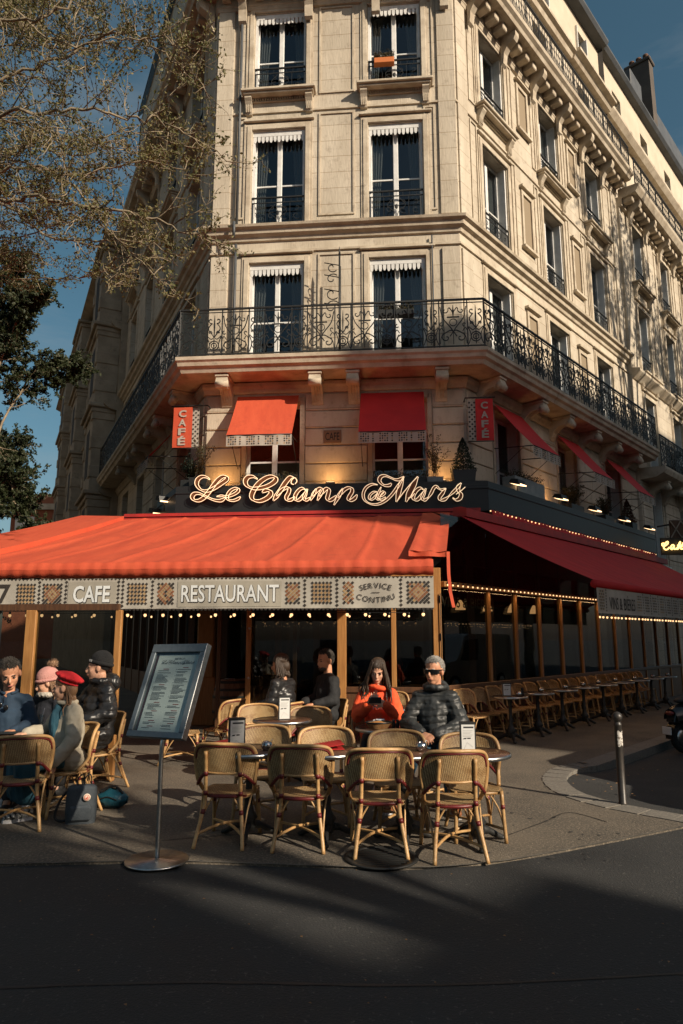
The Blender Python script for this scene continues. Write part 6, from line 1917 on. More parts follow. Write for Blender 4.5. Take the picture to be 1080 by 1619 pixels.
# ================================================================== bags
bag_m = pmat('navy_canvas', (.035, .045, .055), (.05, .06, .07), 30, .8, bump=.2)
strap_m = pmat('black_strap', (.012, .012, .013), rough=.7)
p = gr(122, 1304)
bgk = thing('backpack', 'dark navy box backpack with a round emblem beside the girl in the beret', 'backpack', (p.x, p.y + .08, 0), R_(14))
W = WM[bgk]
q = MB()
def bagf(a, b, w=.135, d=.075, h=.36):
    th = a * 2 * PI; c, s = math.cos(th), math.sin(th)
    k = (abs(c) ** 3.2 + abs(s) ** 3.2) ** (-1 / 3.2)
    bulge = 1 + .06 * math.sin(PI * min(1, b * 1.1)); close = 1 if b < .88 else max(.0, 1 - ((b - .88) / .12) ** 2)
    return (w * c * k * bulge * (.35 + .65 * close if b > .88 else 1) + .004 * mnoise.noise(Vector((a * 9, b * 5, 0))), d * s * k * bulge * (close if b > .88 else 1) + .006 * mnoise.noise(Vector((a * 6, b * 6, 2))), h * min(b, .97))
q.grid(bagf, 36, 22); q.poly([bagf(i / 36, 0) for i in range(36)]); q.build('body', bag_m, bgk, W=W, fixn=False)
q = MB(); q.rbox(-.10, .10, -.105, -.07, .03, .17, .02); q.build('front_pocket', bag_m, bgk, W=W)
q = MB()
for dx in (-.035, .03): q.tube(crom([(dx, -.03, .34), (dx - .01, -.02, .40), (dx + .03, 0, .44), (dx + .05, .0, .40), (dx + .05, .02, .34)], 4), .007, 5)
q.build('handle', strap_m, bgk, W=W)
emb = Matrix.Translation((.055, -.094, .245)) @ Matrix.Rotation(R_(90), 4, 'X') @ Matrix.Rotation(R_(8), 4, 'Y')
q = MB(); q.lathe([(.034, 0), (.034, .003), (.001, .0035)], 22, M=emb); q.build('emblem', pmat('emblem_cream', (.6, .5, .4), rough=.7), bgk, W=W)
q = MB()
q.add([emb @ Vector((x, y, .0045)) for x, y in ((-.026, .0), (-.018, -.018), (0, -.026), (.018, -.018), (.026, 0), (.018, .018), (0, .026), (-.018, .018))] + [emb @ Vector((x * .82, y * .82, .0045)) for x, y in ((-.026, .0), (-.018, -.018), (0, -.026), (.018, -.018), (.026, 0), (.018, .018), (0, .026), (-.018, .018))], [(i, (i + 1) % 8, 8 + (i + 1) % 8, 8 + i) for i in range(8)])
q.poly([emb @ Vector((x, y, .0048)) for x, y in ((-.012, -.008), (-.004, -.014), (.006, -.012), (.013, -.004), (.012, .006), (.006, .013), (.002, .008), (.004, .0), (-.002, -.004), (-.008, .002))])
q.build('emblem_print', pmat('emblem_red', (.5, .06, .03), rough=.7), bgk, W=W, fixn=False)
q = MB(); q.tube(crom([(-.12, .05, .3), (-.2, .06, .2), (-.24, .05, .05), (-.16, .03, .015), (-.1, .04, .05)], 4), .012, 6); q.build('shoulder_strap', strap_m, bgk, W=W)
p = gr(172, 1281)
bb = thing('duffel_bag', 'slumped teal blue bag on the ground behind the backpack', 'bag', (p.x, p.y + .1, 0), R_(-10))
teal = pmat('teal_nylon', (.012, .10, .14), (.008, .065, .10), 8, .45, bump=.6, bscale=14)
q = MB(); q.grid(lambda a, b: (.17 * math.cos(a * 2 * PI) * math.sin(PI * (.04 + .92 * b)) ** .6 * (1 + .1 * mnoise.noise(Vector((a * 6, b * 5, 0)))), .11 * math.sin(a * 2 * PI) * math.sin(PI * (.04 + .92 * b)) ** .6 * (1 + .1 * mnoise.noise(Vector((a * 6, b * 5, 3)))), .19 * b + .02 * mnoise.noise(Vector((a * 5, b * 4, 7)))), 30, 14); q.build('body', teal, bb, W=WM[bb], fixn=False)
q = MB(); q.tube(crom([(-.12, -.05, .16), (-.03, -.02, .21), (.06, -.02, .21), (.13, -.03, .15)], 4), .012, 6); q.tube(crom([(-.1, -.1, .1), (0, -.11, .13), (.1, -.1, .1)], 4), .006, 5); q.build('strap', strap_m, bb, W=WM[bb])

# ================================================================== barrel
p = at(365, 1146, 13.9)
ba = thing('wine_barrel', 'old oak wine barrel with black hoops standing by the pier', 'barrel', (p.x, p.y, 0))
brad = lambda z: .29 + .075 * math.sin(PI * z / .95)
oak = pmat('barrel_oak', (.2, .085, .035), (.12, .05, .02), 7, .5, stretch=(6, 6, .6), objvar=.25)
for k in range(20):
    a0, a1 = 2 * PI * k / 20 + .008, 2 * PI * (k + 1) / 20 - .008
    q = MB(); q.grid(lambda a, b: (p.x + brad(b * .95) * math.cos(a0 + (a1 - a0) * a), p.y + brad(b * .95) * math.sin(a0 + (a1 - a0) * a), .95 * b), 2, 10); q.build('stave', oak, ba, fixn=False)
for z in (.06, .2, .34, .62, .76, .9):
    q = MB(); q.lathe([(brad(z - .025) + .003, z - .025), (brad(z - .025) + .007, z - .024), (brad(z + .025) + .007, z + .024), (brad(z + .025) + .003, z + .025)], 32, (p.x, p.y, 0)); q.build('hoop', iron, ba)
q = MB(); q.lathe([(.27, .9), (.27, .93), (.001, .93)], 28, (p.x, p.y, 0)); q.build('barrel_head', oak, ba)
t = thing('steel_tray', 'glint of a steel tray on top of the barrel', 'tray', (p.x, p.y, .93))
q = MB(); q.lathe([(.1, 0), (.16, .02), (.165, .03), (.15, .025)], 20); q.build('dish', MATS['steel_polish'], t, W=WM[t])

# ================================================================== parked scooter at the kerb
sp_ = gr(1062, 1190, -.1)
scx = thing('motor_scooter', 'dark parked motor scooter cut off by the picture edge', 'scooter', (sp_.x + .35, sp_.y + .1, -.11), R_(20))
W = WM[scx]
gloss = pmat('scooter_black', (.012, .013, .015), rough=.25); tyre = pmat('tyre', (.015, .015, .016), rough=.85)
for x in (-.12, 1.18):
    q = MB()
    q.tube([(x + .2 * math.cos(k * PI / 12), 0, .25 + .2 * math.sin(k * PI / 12)) for k in range(24)], .055, 8, closed=True)
    wh = q.build('wheel', tyre, scx, W=W)
    q = MB(); q.lathe([(.15, -.02), (.15, .02), (.04, .03), (.001, .03)], 16, M=Matrix.Translation((x, 0, .25)) @ Matrix.Rotation(PI / 2, 4, 'X')); q.build('rim', steel, wh, W=W)
q = MB(); q.grid(lambda a, b: (-.35 + .95 * a, (.15 + .07 * math.sin(PI * a)) * math.cos(PI * b) , .52 + .25 * math.sin(PI * b) * (.5 + .5 * math.sin(PI * min(1, a * 1.2 + .15))) + .04 * a), 16, 10); q.build('rear_body', gloss, scx, W=W, fixn=False)
q = MB(); q.sph((.18, 0, .82), (.42, .16, .07), 16, 8); q.build('saddle', strap_m, scx, W=W)
q = MB(); q.grid(lambda a, b: (-.12 + .29 * math.cos(PI * (1.05 - .75 * a)), .08 * (b * 2 - 1), .25 + .29 * math.sin(PI * (1.05 - .75 * a)) + .02), 10, 3); q.rbox(-.5, -.36, -.09, .09, .36, .5, .01, M=Matrix.Rotation(.3, 4, 'Y')); q.build('mudguard', gloss, scx, W=W, fixn=False)
q = MB(); q.rbox(-.46, -.44, -.09, .09, .3, .42, .004); q.build('number_plate', card_m, scx, W=W)
q = MB(); q.sph((-.36, 0, .63), (.05, .09, .04), 10, 6); q.build('tail_lamp', bind_r, scx, W=W)
q = MB(); q.rbox(.55, .95, -.2, .2, .22, .3, .03); q.rbox(.9, 1.02, -.22, .22, .3, 1.0, .05, M=Matrix.Identity(4)); q.build('leg_shield', gloss, scx, W=W)
q = MB(); q.tube([(.98, -.35, 1.08), (.95, 0, 1.05), (.98, .35, 1.08)], .018, 7); q.build('handlebar', iron, scx, W=W)
# ================================================================== people
skin_m = pmat('skin', (.58, .30, .185), (.50, .23, .13), 9, .5, spec=.4)
skin_p = pmat('skin_fair', (.66, .38, .26), (.58, .30, .19), 9, .5, spec=.4)
lip_m = pmat('lips', (.32, .10, .08), rough=.5)
eye_m = pmat('eye_dark', (.02, .016, .014), rough=.3)
def cloth(name, c, c2=None, rough=.85, bump=.5, bs=22, sc=6): return pmat(name, c, c2 or tuple(x * .75 for x in c), sc, rough, bump=bump, bscale=bs)

def remesh(mb, name, mat, parent, voxel=.009, smooth=3, disp=None):
    me = mb.mesh('tmp', [mat])
    ob = bpy.data.objects.new('tmp', me); COL.objects.link(ob)
    r = ob.modifiers.new('r', 'REMESH'); r.mode = 'VOXEL'; r.voxel_size = voxel; r.use_smooth_shade = True
    if smooth:
        s_ = ob.modifiers.new('s', 'SMOOTH'); s_.iterations = smooth; s_.factor = .5
    dg = bpy.context.evaluated_depsgraph_get()
    out = bpy.data.meshes.new_from_object(ob.evaluated_get(dg))
    bpy.data.objects.remove(ob); bpy.data.meshes.remove(me)
    if disp:
        nv = len(out.vertices); co = np.empty(nv * 3, 'f'); out.vertices.foreach_get('co', co); co = co.reshape(-1, 3)
        no = np.empty(nv * 3, 'f'); out.vertices.foreach_get('normal', no); no = no.reshape(-1, 3)
        amp, fx, fz = disp[:3]
        d = np.array([mnoise.noise(Vector((c[0] * fx, c[1] * fx, c[2] * fz))) + .5 * mnoise.noise(Vector((c[0] * fx * 2.3 + 5, c[1] * fx * 2.3, c[2] * fz * 2.3))) for c in co], 'f')
        if len(disp) > 3:      # stitched channels
            w_ = np.array([mnoise.noise(Vector((c[0] * 5, c[1] * 5, c[2] * 5))) for c in co], 'f') * .02
            bb_ = np.abs(np.sin((co[:, 2] + w_ + co[:, 0] * .06) * math.pi / disp[3]))
            d = d + (np.sqrt(bb_) - .75) * disp[4] / amp
        co = co + no * (d * amp)[:, None]
        out.vertices.foreach_set('co', co.ravel()); out.update()
    out.materials.clear(); out.materials.append(mat)
    out.polygons.foreach_set('use_smooth', [True] * len(out.polygons))
    out.name = name
    return inst(name, out, parent, WM[parent])

DEF = dict(pel=(0, 0, .53), che=(0, -.03, .86), nek=(0, -.02, 1.06), hed=(0, .02, 1.215),
           shR=(.150, -.02, .965), shL=(-.150, -.02, .965), elR=(.215, .02, .73), elL=(-.215, .02, .73), wrR=(.15, .25, .70), wrL=(-.15, .25, .70),
           hipR=(.09, .02, .52), hipL=(-.09, .02, .52), knR=(.13, .43, .52), knL=(-.13, .43, .52), anR=(.13, .40, .09), anL=(-.13, .40, .09), toR=(.14, .58, .03), toL=(-.14, .58, .03))
def hand(mb, wr, fwd, nrm, th_side, curl=.5, k=1.0, spread=1.0):
    wr, fwd = Vector(wr), Vector(fwd).normalized(); nrm = Vector(nrm); nrm = (nrm - fwd * nrm.dot(fwd)).normalized()
    sd = fwd.cross(nrm) * th_side
    for i, (off, L_) in enumerate(((.030, .92), (.010, 1.0), (-.011, .95), (-.030, .76))):
        kn = wr + fwd * (.088 - .006 * abs(i - 1)) * k + sd * off * k * spread
        mb.cap(wr + sd * off * .6 * k, kn, .017 * k, .0135 * k, 8)
        p = kn; a = curl * .5
        for seg, r0 in ((.042, .0098), (.027, .009), (.022, .008)):
            d = fwd * math.cos(a) + nrm * math.sin(a)
            q_ = p + d * seg * L_ * k + sd * off * .12 * k
            mb.cap(p, q_, r0 * k, r0 * .92 * k, 8); p = q_; a += curl
    t0 = wr + fwd * .022 * k + sd * .024 * k; t1 = wr + fwd * .06 * k + sd * .05 * k + nrm * .018 * k; t2 = t1 + (fwd * .8 + nrm * .45 + sd * .1).normalized() * .032 * k; t3 = t2 + (fwd * .75 + nrm * .6 - sd * .15).normalized() * .024 * k
    mb.cap(t0, t1, .016 * k, .0125 * k, 8); mb.cap(t1, t2, .0115 * k, .0105 * k, 8); mb.cap(t2, t3, .0102 * k, .0085 * k, 8)

class Human:
    def __init__(s, label, loc, rz, scale=1.0, head=(0, 0, 0), hk=1.0, skin=skin_m, voxel=.008, hands=True, handspec=None, legs=True, **J):
        s.t = thing('person', label, 'person', loc, rz)
        setw(s.t, None, T(loc[0], loc[1], loc[2], rz) @ Matrix.Diagonal((scale, scale, scale, 1)))
        s.J = {k: Vector(J.get(k, v)) for k, v in DEF.items()}
        j = s.J
        yaw, pitch, roll_ = [R_(a) for a in head]
        s.H = Matrix.Translation(j['hed']) @ Matrix.Rotation(yaw, 4, 'Z') @ Matrix.Rotation(-pitch, 4, 'X') @ Matrix.Rotation(roll_, 4, 'Y') @ Matrix.Diagonal((hk, hk, hk, 1))
        s.skin = skin
        b = MB()
        H = s.H
        b.sph((0, -.012, .028), (.074, .092, .088), 16, 12, M=H); b.sph((0, .024, -.028), (.060, .063, .086), 16, 12, M=H)
        b.sph((0, .046, -.094), (.032, .030, .024), 10, 8, M=H)
        b.sph((.03, .056, -.03), (.026, .022, .026), 8, 6, M=H); b.sph((-.03, .056, -.03), (.026, .022, .026), 8, 6, M=H)
        b.sph((0, .074, .012), (.046, .012, .012), 10, 6, M=H)
        nose = [H @ Vector(p) for p in ((0, .082, .008), (0, .100, -.026), (0, .098, -.038))]
        b.cap(nose[0], nose[1], .0075 * hk, .0125 * hk, 8); b.cap(nose[1], nose[2], .0125 * hk, .011 * hk, 8)
        b.sph((0, .083, -.060), (.024, .010, .007), 10, 6, M=H); b.sph((0, .081, -.072), (.020, .010, .007), 10, 6, M=H)
        for e in (-1, 1): b.sph((e * .076, -.006, -.012), (.012, .022, .032), 8, 7, M=H)
        neck_t = H @ Vector((0, -.03, -.07))
        b.cap(j['nek'] - Vector((0, 0, .05)), neck_t, .058, .052, 10)
        b.sph(j['che'] + Vector((0, 0, -.03)), (.135, .09, .17), 14, 10); b.cap(j['pel'], j['che'], .115, .105, 12); b.cap(j['shL'], j['shR'], .055, .055, 10); b.sph(j['pel'], (.155, .12, .11), 12, 8)
        for e in 'RL':
            b.cap(j['sh' + e], j['el' + e], .05, .04, 10); b.cap(j['el' + e], j['wr' + e], .04, .027, 10)
            b.cap(j['hip' + e], j['kn' + e], .08, .055, 10); b.cap(j['kn' + e], j['an' + e], .055, .036, 10); b.cap(j['an' + e], j['to' + e], .036, .026, 10)
        hs_ = handspec or {}
        for e in 'RL':
            fw, nm, cu = hs_.get(e, ((j['wr' + e] - j['el' + e]), Vector((0, 0, -1)), .45))
            hand(b, j['wr' + e], fw, nm, (1 if e == 'L' else -1) * (1), cu)
        s.body = remesh(b, 'body', skin, s.t, voxel, 2)
        # face
        for nm, mat_, ps in (('eye', eye_m, [((e * .031, .082, .0), (.0125, .007, .0055)) for e in (-1, 1)]), ('lips', lip_m, [((0, .0905, -.066), (.021, .005, .0055))])):
            for c, r in ps:
                q = MB(); q.sph(c, r, 10, 6, M=H); q.build(nm, mat_, s.t, W=WM[s.t])
    def brows(s, mat):
        for e in (-1, 1):
            q = MB(); q.tube([s.H @ Vector(p) for p in ((e * .014, .088, .017), (e * .03, .088, .022), (e * .046, .078, .017))], .0042, 6); q.build('eyebrow', mat, s.t, W=WM[s.t])
    def part(s, name, mat, mb, voxel=.01, smooth=3, disp=None): return remesh(mb, name, mat, s.t, voxel, smooth, disp)
    def torso(s, mb, fat=.03, quilt=0, sleeves=True, hem=.42, arm=.02):
        j = s.J; p0, c0 = j['pel'], j['che']
        if quilt:
            n = 9
            for i in range(n):
                t = i / (n - 1); c = p0.lerp(c0 + Vector((0, 0, .10)), t) + Vector((0, 0, -.02))
                w = .195 - .02 * math.sin(PI * t * .8) + (0 if t < .7 else -.06 * (t - .7) / .3)
                mb.sph(c, (w, .145 - .03 * t, .058), 16, 9)
        else:
            mb.sph(c0 + Vector((0, 0, -.03)), (.14 + fat, .095 + fat, .17), 16, 10); mb.cap(p0, c0 + Vector((0, 0, -.04)), .12 + fat, .115 + fat, 14); mb.sph(p0 + Vector((0, 0, .02)), (.17 + fat, .125 + fat, .12), 14, 8)
        mb.cap(j['shL'], j['shR'], .056 + fat * .6, .056 + fat * .6, 12)
        mb.cap(j['che'] + Vector((0, 0, .06)), j['nek'] + Vector((0, 0, -.035)), .10, .062, 12)
        for e in 'RL': mb.cap(j['sh' + e], j['nek'] + Vector((0, 0, -.03)), .055 + fat * .5, .05, 10)
        if sleeves:
            for e in 'RL':
                a, b_, c = j['sh' + e], j['el' + e], j['wr' + e]
                c = b_.lerp(c, .93)
                if quilt:
                    for (u, v, k0) in ((a, b_, 5), (b_, c, 5)):
                        for i in range(k0):
                            mb.sph(u.lerp(v, (i + .3) / k0), .066 - .008 * (u is b_) - .002 * i, 12, 8)
                        mb.cap(u, v, .060 - .008 * (u is b_), .052 - .006 * (u is b_), 10)
                else:
                    mb.cap(a, b_, .052 + arm, .045 + arm, 12); mb.cap(b_, c, .045 + arm, .034 + arm * .8, 12)
    def legs(s, mb, r=.02, lo=.12):
        j = s.J
        for e in 'RL':
            mb.cap(j['hip' + e], j['kn' + e], .088 + r, .064 + r, 12)
            k = j['kn' + e]; a = j['an' + e]; mb.cap(k, k.lerp(a, 1 - lo), .062 + r, .046 + r, 12)
        mb.sph(j['pel'], (.165, .13, .115), 12, 8)
    def shoes(s, mat, sole=None, k=1.0):
        for e in 'RL':
            a, t_ = s.J['an' + e], s.J['to' + e]
            q = MB(); q.cap(a + Vector((0, 0, -.01)), a + Vector((0, 0, -.05)), .045 * k, .042 * k, 10); q.cap(a + (a - t_).normalized() * .03 + Vector((0, 0, -.045)), t_ + Vector((0, 0, .012)), .042 * k, .038 * k, 12)
            for i in range(4): q.cap(a.lerp(t_, .1 + .12 * i) + Vector((-.02, 0, .006 - .012 * i)), a.lerp(t_, .1 + .12 * i) + Vector((.02, 0, .006 - .012 * i)), .016, .016, 6)
            sh_ = s.part('shoe', mat, q, .008, 2)
            if sole:
                d = (t_ - a); d.z = 0; d.normalize(); n_ = Vector((-d.y, d.x, 0)); h0 = a - d * .055; h1 = Vector((t_.x, t_.y, 0)) + d * .035
                q = MB(); pts = [h0 + n_ * .035, h0.lerp(h1, .4) + n_ * .036, h0.lerp(h1, .8) + n_ * .044, h1 + n_ * .02, h1 - n_ * .02, h0.lerp(h1, .8) - n_ * .044, h0.lerp(h1, .4) - n_ * .036, h0 - n_ * .035]
                zb = min(a.z - .095, t_.z - .03)
                q.prism([(p_.x, p_.y) for p_ in pts], lambda x, y: (x, y, zb), lambda x, y: (x, y, zb + .026)); q.build('sole', sole, sh_, W=WM[s.t])
    def hair_cap(s, mat, k=1.06, fr=.0, back=.0, curl=.004, n=1500, length=.034):
        rnd = random.Random(17); q = MB(); H = s.H
        q.sph((0, -.024, .036), (.0765, .086, .083), 18, 12, M=H)
        i = 0
        while i < n:
            d = Vector((rnd.gauss(0, 1), rnd.gauss(0, 1), rnd.gauss(0, 1))).normalized()
            p = Vector((d.x * .076, -.012 + d.y * .093, .028 + d.z * .089))
            line = .062 + .016 * (1 - (p.x / .076) ** 2) if p.y > .02 else (.052 - (.02 - p.y) * 1.6)
            if abs(p.x) > .062 and p.y > -.035: line = max(line, .012)
            line = max(line, -.062) + rnd.gauss(0, .006)
            if p.z < line: continue
            i += 1
            t = (Vector((p.x * 2.0 + rnd.gauss(0, .25), -.9 + rnd.gauss(0, .3) if p.y < .03 else rnd.gauss(-.2, .5), .35 - 1.2 * max(0, -p.y / .09) + rnd.gauss(0, .2))))
            t = (t - d * t.dot(d)).normalized(); L_ = length * rnd.uniform(.5, 1.2)
            sd = t.cross(d) * .0042
            tip = p + t * L_ + d * rnd.uniform(.004, .013)
            q.add([H @ (p - sd), H @ (p + sd), H @ (p.lerp(tip, .6) + sd * .7 + d * .004), H @ tip, H @ (p.lerp(tip, .6) - sd * .7 + d * .004)], [(0, 1, 2, 3, 4)])
        q.build('hair', mat, s.t, W=WM[s.t], fixn=False)
    def locks(s, mat, n=46, length=.34, spread=.09, wave=.012, front=True, seed=3, r=.010, a0=-.06, a1=1.06, fw=0.0):
        rnd = random.Random(seed); q = MB(); H = s.H
        q.sph((0, -.017, .044), (.082, .093, .086), 18, 12, M=H); q.sph((0, -.045, -.02), (.076, .068, .09), 14, 10, M=H)
        for i in range(n):
            a = PI * (a0 + (a1 - a0) * i / (n - 1)); ff = fw * max(0, abs(math.cos(a)) - .6) / .4       # from one temple round the back to the other
            sx, sy = math.cos(a), -math.sin(a) * .95 + .12
            top_ = Vector((sx * .055, sy * .06 - .01, .105)); mid = Vector((sx * .088, sy * .085, .01)); low_ = Vector((sx * (.085 + spread * .4) + rnd.uniform(-.012, .012), sy * .09 + rnd.uniform(-.01, .015) - .01 + ff * .5, -.12))
            L_ = length * rnd.uniform(.8, 1.05)
            end = low_ + Vector((sx * .02 + rnd.uniform(-wave, wave), rnd.uniform(-wave, wave) + .01 + ff, -(L_ - .22)))
            pts = [H @ top_, H @ mid, H @ low_, H @ (low_.lerp(end, .5) + Vector((rnd.uniform(-wave, wave), rnd.uniform(-wave, wave), 0))), H @ end]
            cv = crom(pts, 4); q.tube(cv, [r * (1 if k < len(cv) * .7 else 1 - .7 * (k - len(cv) * .7) / (len(cv) * .3)) for k in range(len(cv))], 5)
        q.build('hair', mat, s.t, W=WM[s.t])

hair_dk = pmat('dark_brown_hair', (.028, .017, .011), (.055, .033, .02), 40, .4, bump=.5, bscale=120, stretch=(3, 3, .5))
hair_md = pmat('brown_hair', (.14, .075, .04), (.22, .12, .06), 40, .42, bump=.5, bscale=120, stretch=(3, 3, .5))
hair_gr = pmat('grey_hair', (.42, .40, .37), (.25, .235, .215), 60, .5, bump=.6, bscale=140)
hair_bk = pmat('greying_dark_hair', (.03, .024, .02), (.075, .065, .055), 50, .5, bump=.6, bscale=140)
white_shoe = pmat('white_leather', (.55, .55, .56), (.42, .42, .43), 14, .5)
jeans = cloth('blue_denim', (.045, .11, .17), (.03, .075, .12))

# ---- woman in the orange hoodie, looking at her phone
orange = cloth('orange_fleece', (.80, .10, .025), (.66, .07, .02), .85, .5, 18)
w = Human('woman with long dark hair in an orange hoodie looking down at a phone', (.44, 8.72, 0), PI - .05, 1.09, head=(-4, 22, -4), hk=1.12, skin=skin_p, voxel=.0065,
          hed=(.0, .05, 1.235), nek=(0, .0, 1.06), elR=(.225, .10, .76), wrR=(.10, .28, .88), elL=(-.22, .12, .75), wrL=(-.08, .27, .89),
          knR=(.12, .42, .5), knL=(-.10, .44, .5), anR=(.2, .62, .09), anL=(.02, .60, .09), toR=(.25, .78, .03), toL=(.06, .78, .03),
          handspec={'R': (Vector((-.5, .25, .75)), Vector((-.3, .9, .1)) * -1, .55), 'L': (Vector((.75, .2, .3)), Vector((.1, -.9, -.2)), .4)})
q = MB(); w.torso(q, .035, arm=.028); w.part('hoodie', orange, q, .010, 3, (.015, 10, 9))
q = MB(); j = w.J
q.tube([Vector((.105 * math.cos(a), -.02 + .10 * math.sin(a), 1.055 + .012 * math.sin(a * 2))) for a in [k * PI / 10 for k in range(20)]], .03, 8, closed=True); q.sph((0, -.11, 1.02), (.12, .06, .10), 12, 8); w.part('hood', orange, q, .01, 3)
q = MB(); w.legs(q, .0); w.part('trousers', cloth('dark_trousers', (.03, .03, .035)), q, .012, 3)
w.shoes(white_shoe, white_shoe); w.locks(hair_dk, 84, .40, .09, .03, seed=4, a0=-.22, a1=1.2, fw=.07, r=.008); w.brows(hair_dk)
q = MB(); text_fit(q, 'PARIS', lambda x, z: Vector((-x, .178 - .6 * x * x, z)), -.09, .09, .83, .90, 0, .02); q.build('chest_lettering', print_white, w.t, W=WM[w.t], fixn=False)
ph = thing('phone', 'dark phone held by the woman in the orange hoodie', 'phone', tuple(WM[w.t] @ Vector((.03, .33, .94))), PI)
q = MB(); q.rbox(-.075, .075, -.006, .006, -.04, .04, .006, M=Matrix.Rotation(R_(-25), 4, 'X')); q.build('case', black_paint, ph, W=WM[ph])

# ---- man in wraparound sunglasses and black puffer
puffer = pmat('black_puffer', (.022, .024, .024), (.034, .036, .036), 8, .5, bump=.25, bscale=16)
m_ = Human('grey-haired man in wraparound sunglasses and a black puffer jacket', (1.03, 7.9, 0), PI - .28, 1.12, head=(-18, 3, 0), hk=1.12, voxel=.0065,
           hed=(0, .02, 1.235), elR=(.27, .06, .74), wrR=(.10, .30, .67), elL=(-.27, .08, .73), wrL=(-.04, .31, .66), knR=(.14, .46, .51), knL=(-.16, .44, .51), anR=(.30, .44, .09), anL=(-.2, .40, .09), toR=(.38, .58, .03), toL=(-.26, .56, .03),
           handspec={'R': (Vector((-.6, .5, -.15)), Vector((-.2, -.5, -1)), .5), 'L': (Vector((.75, .35, -.1)), Vector((0, -.4, -1)), .45)})
q = MB(); m_.torso(q, .055, arm=.034); m_.part('jacket', puffer, q, .009, 3, (.012, 11, 13, .062, .011))
q = MB()
q.tube([Vector((.095 * math.cos(a), -.02 + .09 * math.sin(a), 1.075)) for a in [k * PI / 10 for k in range(20)]], .035, 8, closed=True); q.sph((0, -.12, 1.06), (.13, .06, .09), 12, 8); m_.part('hood', puffer, q, .01, 2, (.008, 25, 25))
q = MB(); m_.legs(q, .012); m_.part('jeans', jeans, q, .011, 3, (.006, 16, 10))
m_.shoes(pmat('brown_leather', (.24, .085, .03), (.15, .05, .02), 10, .45), white_shoe)
m_.hair_cap(hair_gr, 1.05, fr=.006); m_.brows(hair_gr)
q = MB(); q.grid(lambda a, b: m_.H @ Vector((.082 * math.sin((a - .5) * 2.5), .014 + .083 * math.cos((a - .5) * 2.3), .019 - .038 * b - .006 * abs(a - .5))), 20, 4)
for e in (-1, 1): q.tube([m_.H @ Vector(p) for p in ((e * .077, .04, .01), (e * .082, .0, .008), (e * .08, -.03, .0))], .005, 5)
q.build('sunglasses', pmat('sunglass_lens', (.008, .008, .009), rough=.12), m_.t, W=WM[m_.t], fixn=False)
q = MB(); q.lathe([(.02, 0), (.02, .003), (.001, .003)], 14, M=Matrix.Translation((-.275, .03, .9)) @ Matrix.Rotation(R_(-70), 4, 'Y')); q.build('sleeve_badge', pmat('badge', (.25, .25, .24), rough=.6), m_.t, W=WM[m_.t])

# ---- girl in the red beret
beige = cloth('beige_parka', (.42, .375, .29), (.33, .29, .22), .85, .5, 12)
tealc = cloth('teal_dress', (.02, .085, .125), (.014, .06, .09), .85, .5, 20)
g_ = Human('girl in a red beret and beige jacket seated in profile', (-2.86, 7.5, 0), PI / 2 + .72, 1.03, head=(-34, 4, 0), hk=1.12, skin=skin_p, voxel=.0065,
           hed=(0, .04, 1.20), elL=(-.235, .0, .72), wrL=(-.20, .17, .50), elR=(.22, .10, .76), wrR=(.12, .34, .76), knR=(.1, .42, .5), knL=(-.1, .42, .5), anR=(.1, .30, .10), anL=(-.1, .36, .10), toR=(.1, .46, .03), toL=(-.1, .53, .03),
           handspec={'L': (Vector((0, .35, -.9)), Vector((.9, .1, 0)), .35)})
q = MB(); g_.torso(q, .035, arm=.03); j = g_.J
q.sph((-.05, -.06, .50), (.19, .15, .13), 12, 8); q.sph((.05, -.06, .50), (.19, .15, .13), 12, 8)
g_.part('jacket', beige, q, .010, 3, (.017, 9, 8))
q = MB()
q.sph((0, .09, .84), (.07, .075, .2), 12, 8)
for e in (-1, 1):
    q.cap((e * .07, .05, .53), (e * .1, .40, .52), .11, .10, 12); q.cap((e * .1, .40, .5), (e * .1, .37, .25), .105, .12, 12)
q.cap((0, .2, .53), (0, .4, .5), .11, .1, 12); q.cap((0, .4, .5), (0, .37, .25), .11, .12, 12)
g_.part('dress', tealc, q, .011, 3, (.012, 26, 6))
q = MB(); q.tube([Vector((.085 * math.cos(a), -.0 + .085 * math.sin(a), 1.05)) for a in [k * PI / 10 for k in range(20)]], .024, 8, closed=True); g_.part('collar', beige, q, .009, 2)
q = MB()
for e in 'RL': q.cap(g_.J['an' + e] + Vector((0, 0, .12)), g_.J['an' + e], .047, .043, 10)
g_.part('socks', white_shoe, q, .009, 2)
g_.shoes(pmat('checked_canvas', (.5, .5, .48), (.03, .03, .03), 30, .7, lo=.49, hi=.51), white_shoe)
g_.locks(hair_md, 60, .36, .04, .03, r=.007, seed=8, a0=.2, a1=.8); g_.brows(hair_md)
# beret: soft ribbed disc
beret = cloth('red_wool', (.60, .018, .025), (.50, .014, .02), .9, .4, 40)
q = MB(); HB = g_.H @ Matrix.Translation((0, -.045, .082)) @ Matrix.Rotation(R_(24), 4, 'X')
q.grid(lambda a, b: HB @ Vector(((.122 * math.sin(PI * b) ** .75) * (1 + .045 * math.cos(a * 2 * PI * 14) * math.sin(PI * b)) * math.cos(a * 2 * PI), (.128 * math.sin(PI * b) ** .75) * (1 + .045 * math.cos(a * 2 * PI * 14) * math.sin(PI * b)) * math.sin(a * 2 * PI), -.052 + .105 * b)), 84, 12); q.build('beret', beret, g_.t, W=WM[g_.t], fixn=False)
q = MB(); q.tube([HB @ Vector((.086 * math.cos(a), .09 * math.sin(a), -.045)) for a in [k * PI / 14 for k in range(28)]], .011, 6, closed=True); q.build('beret_band', beret, g_.t, W=WM[g_.t])
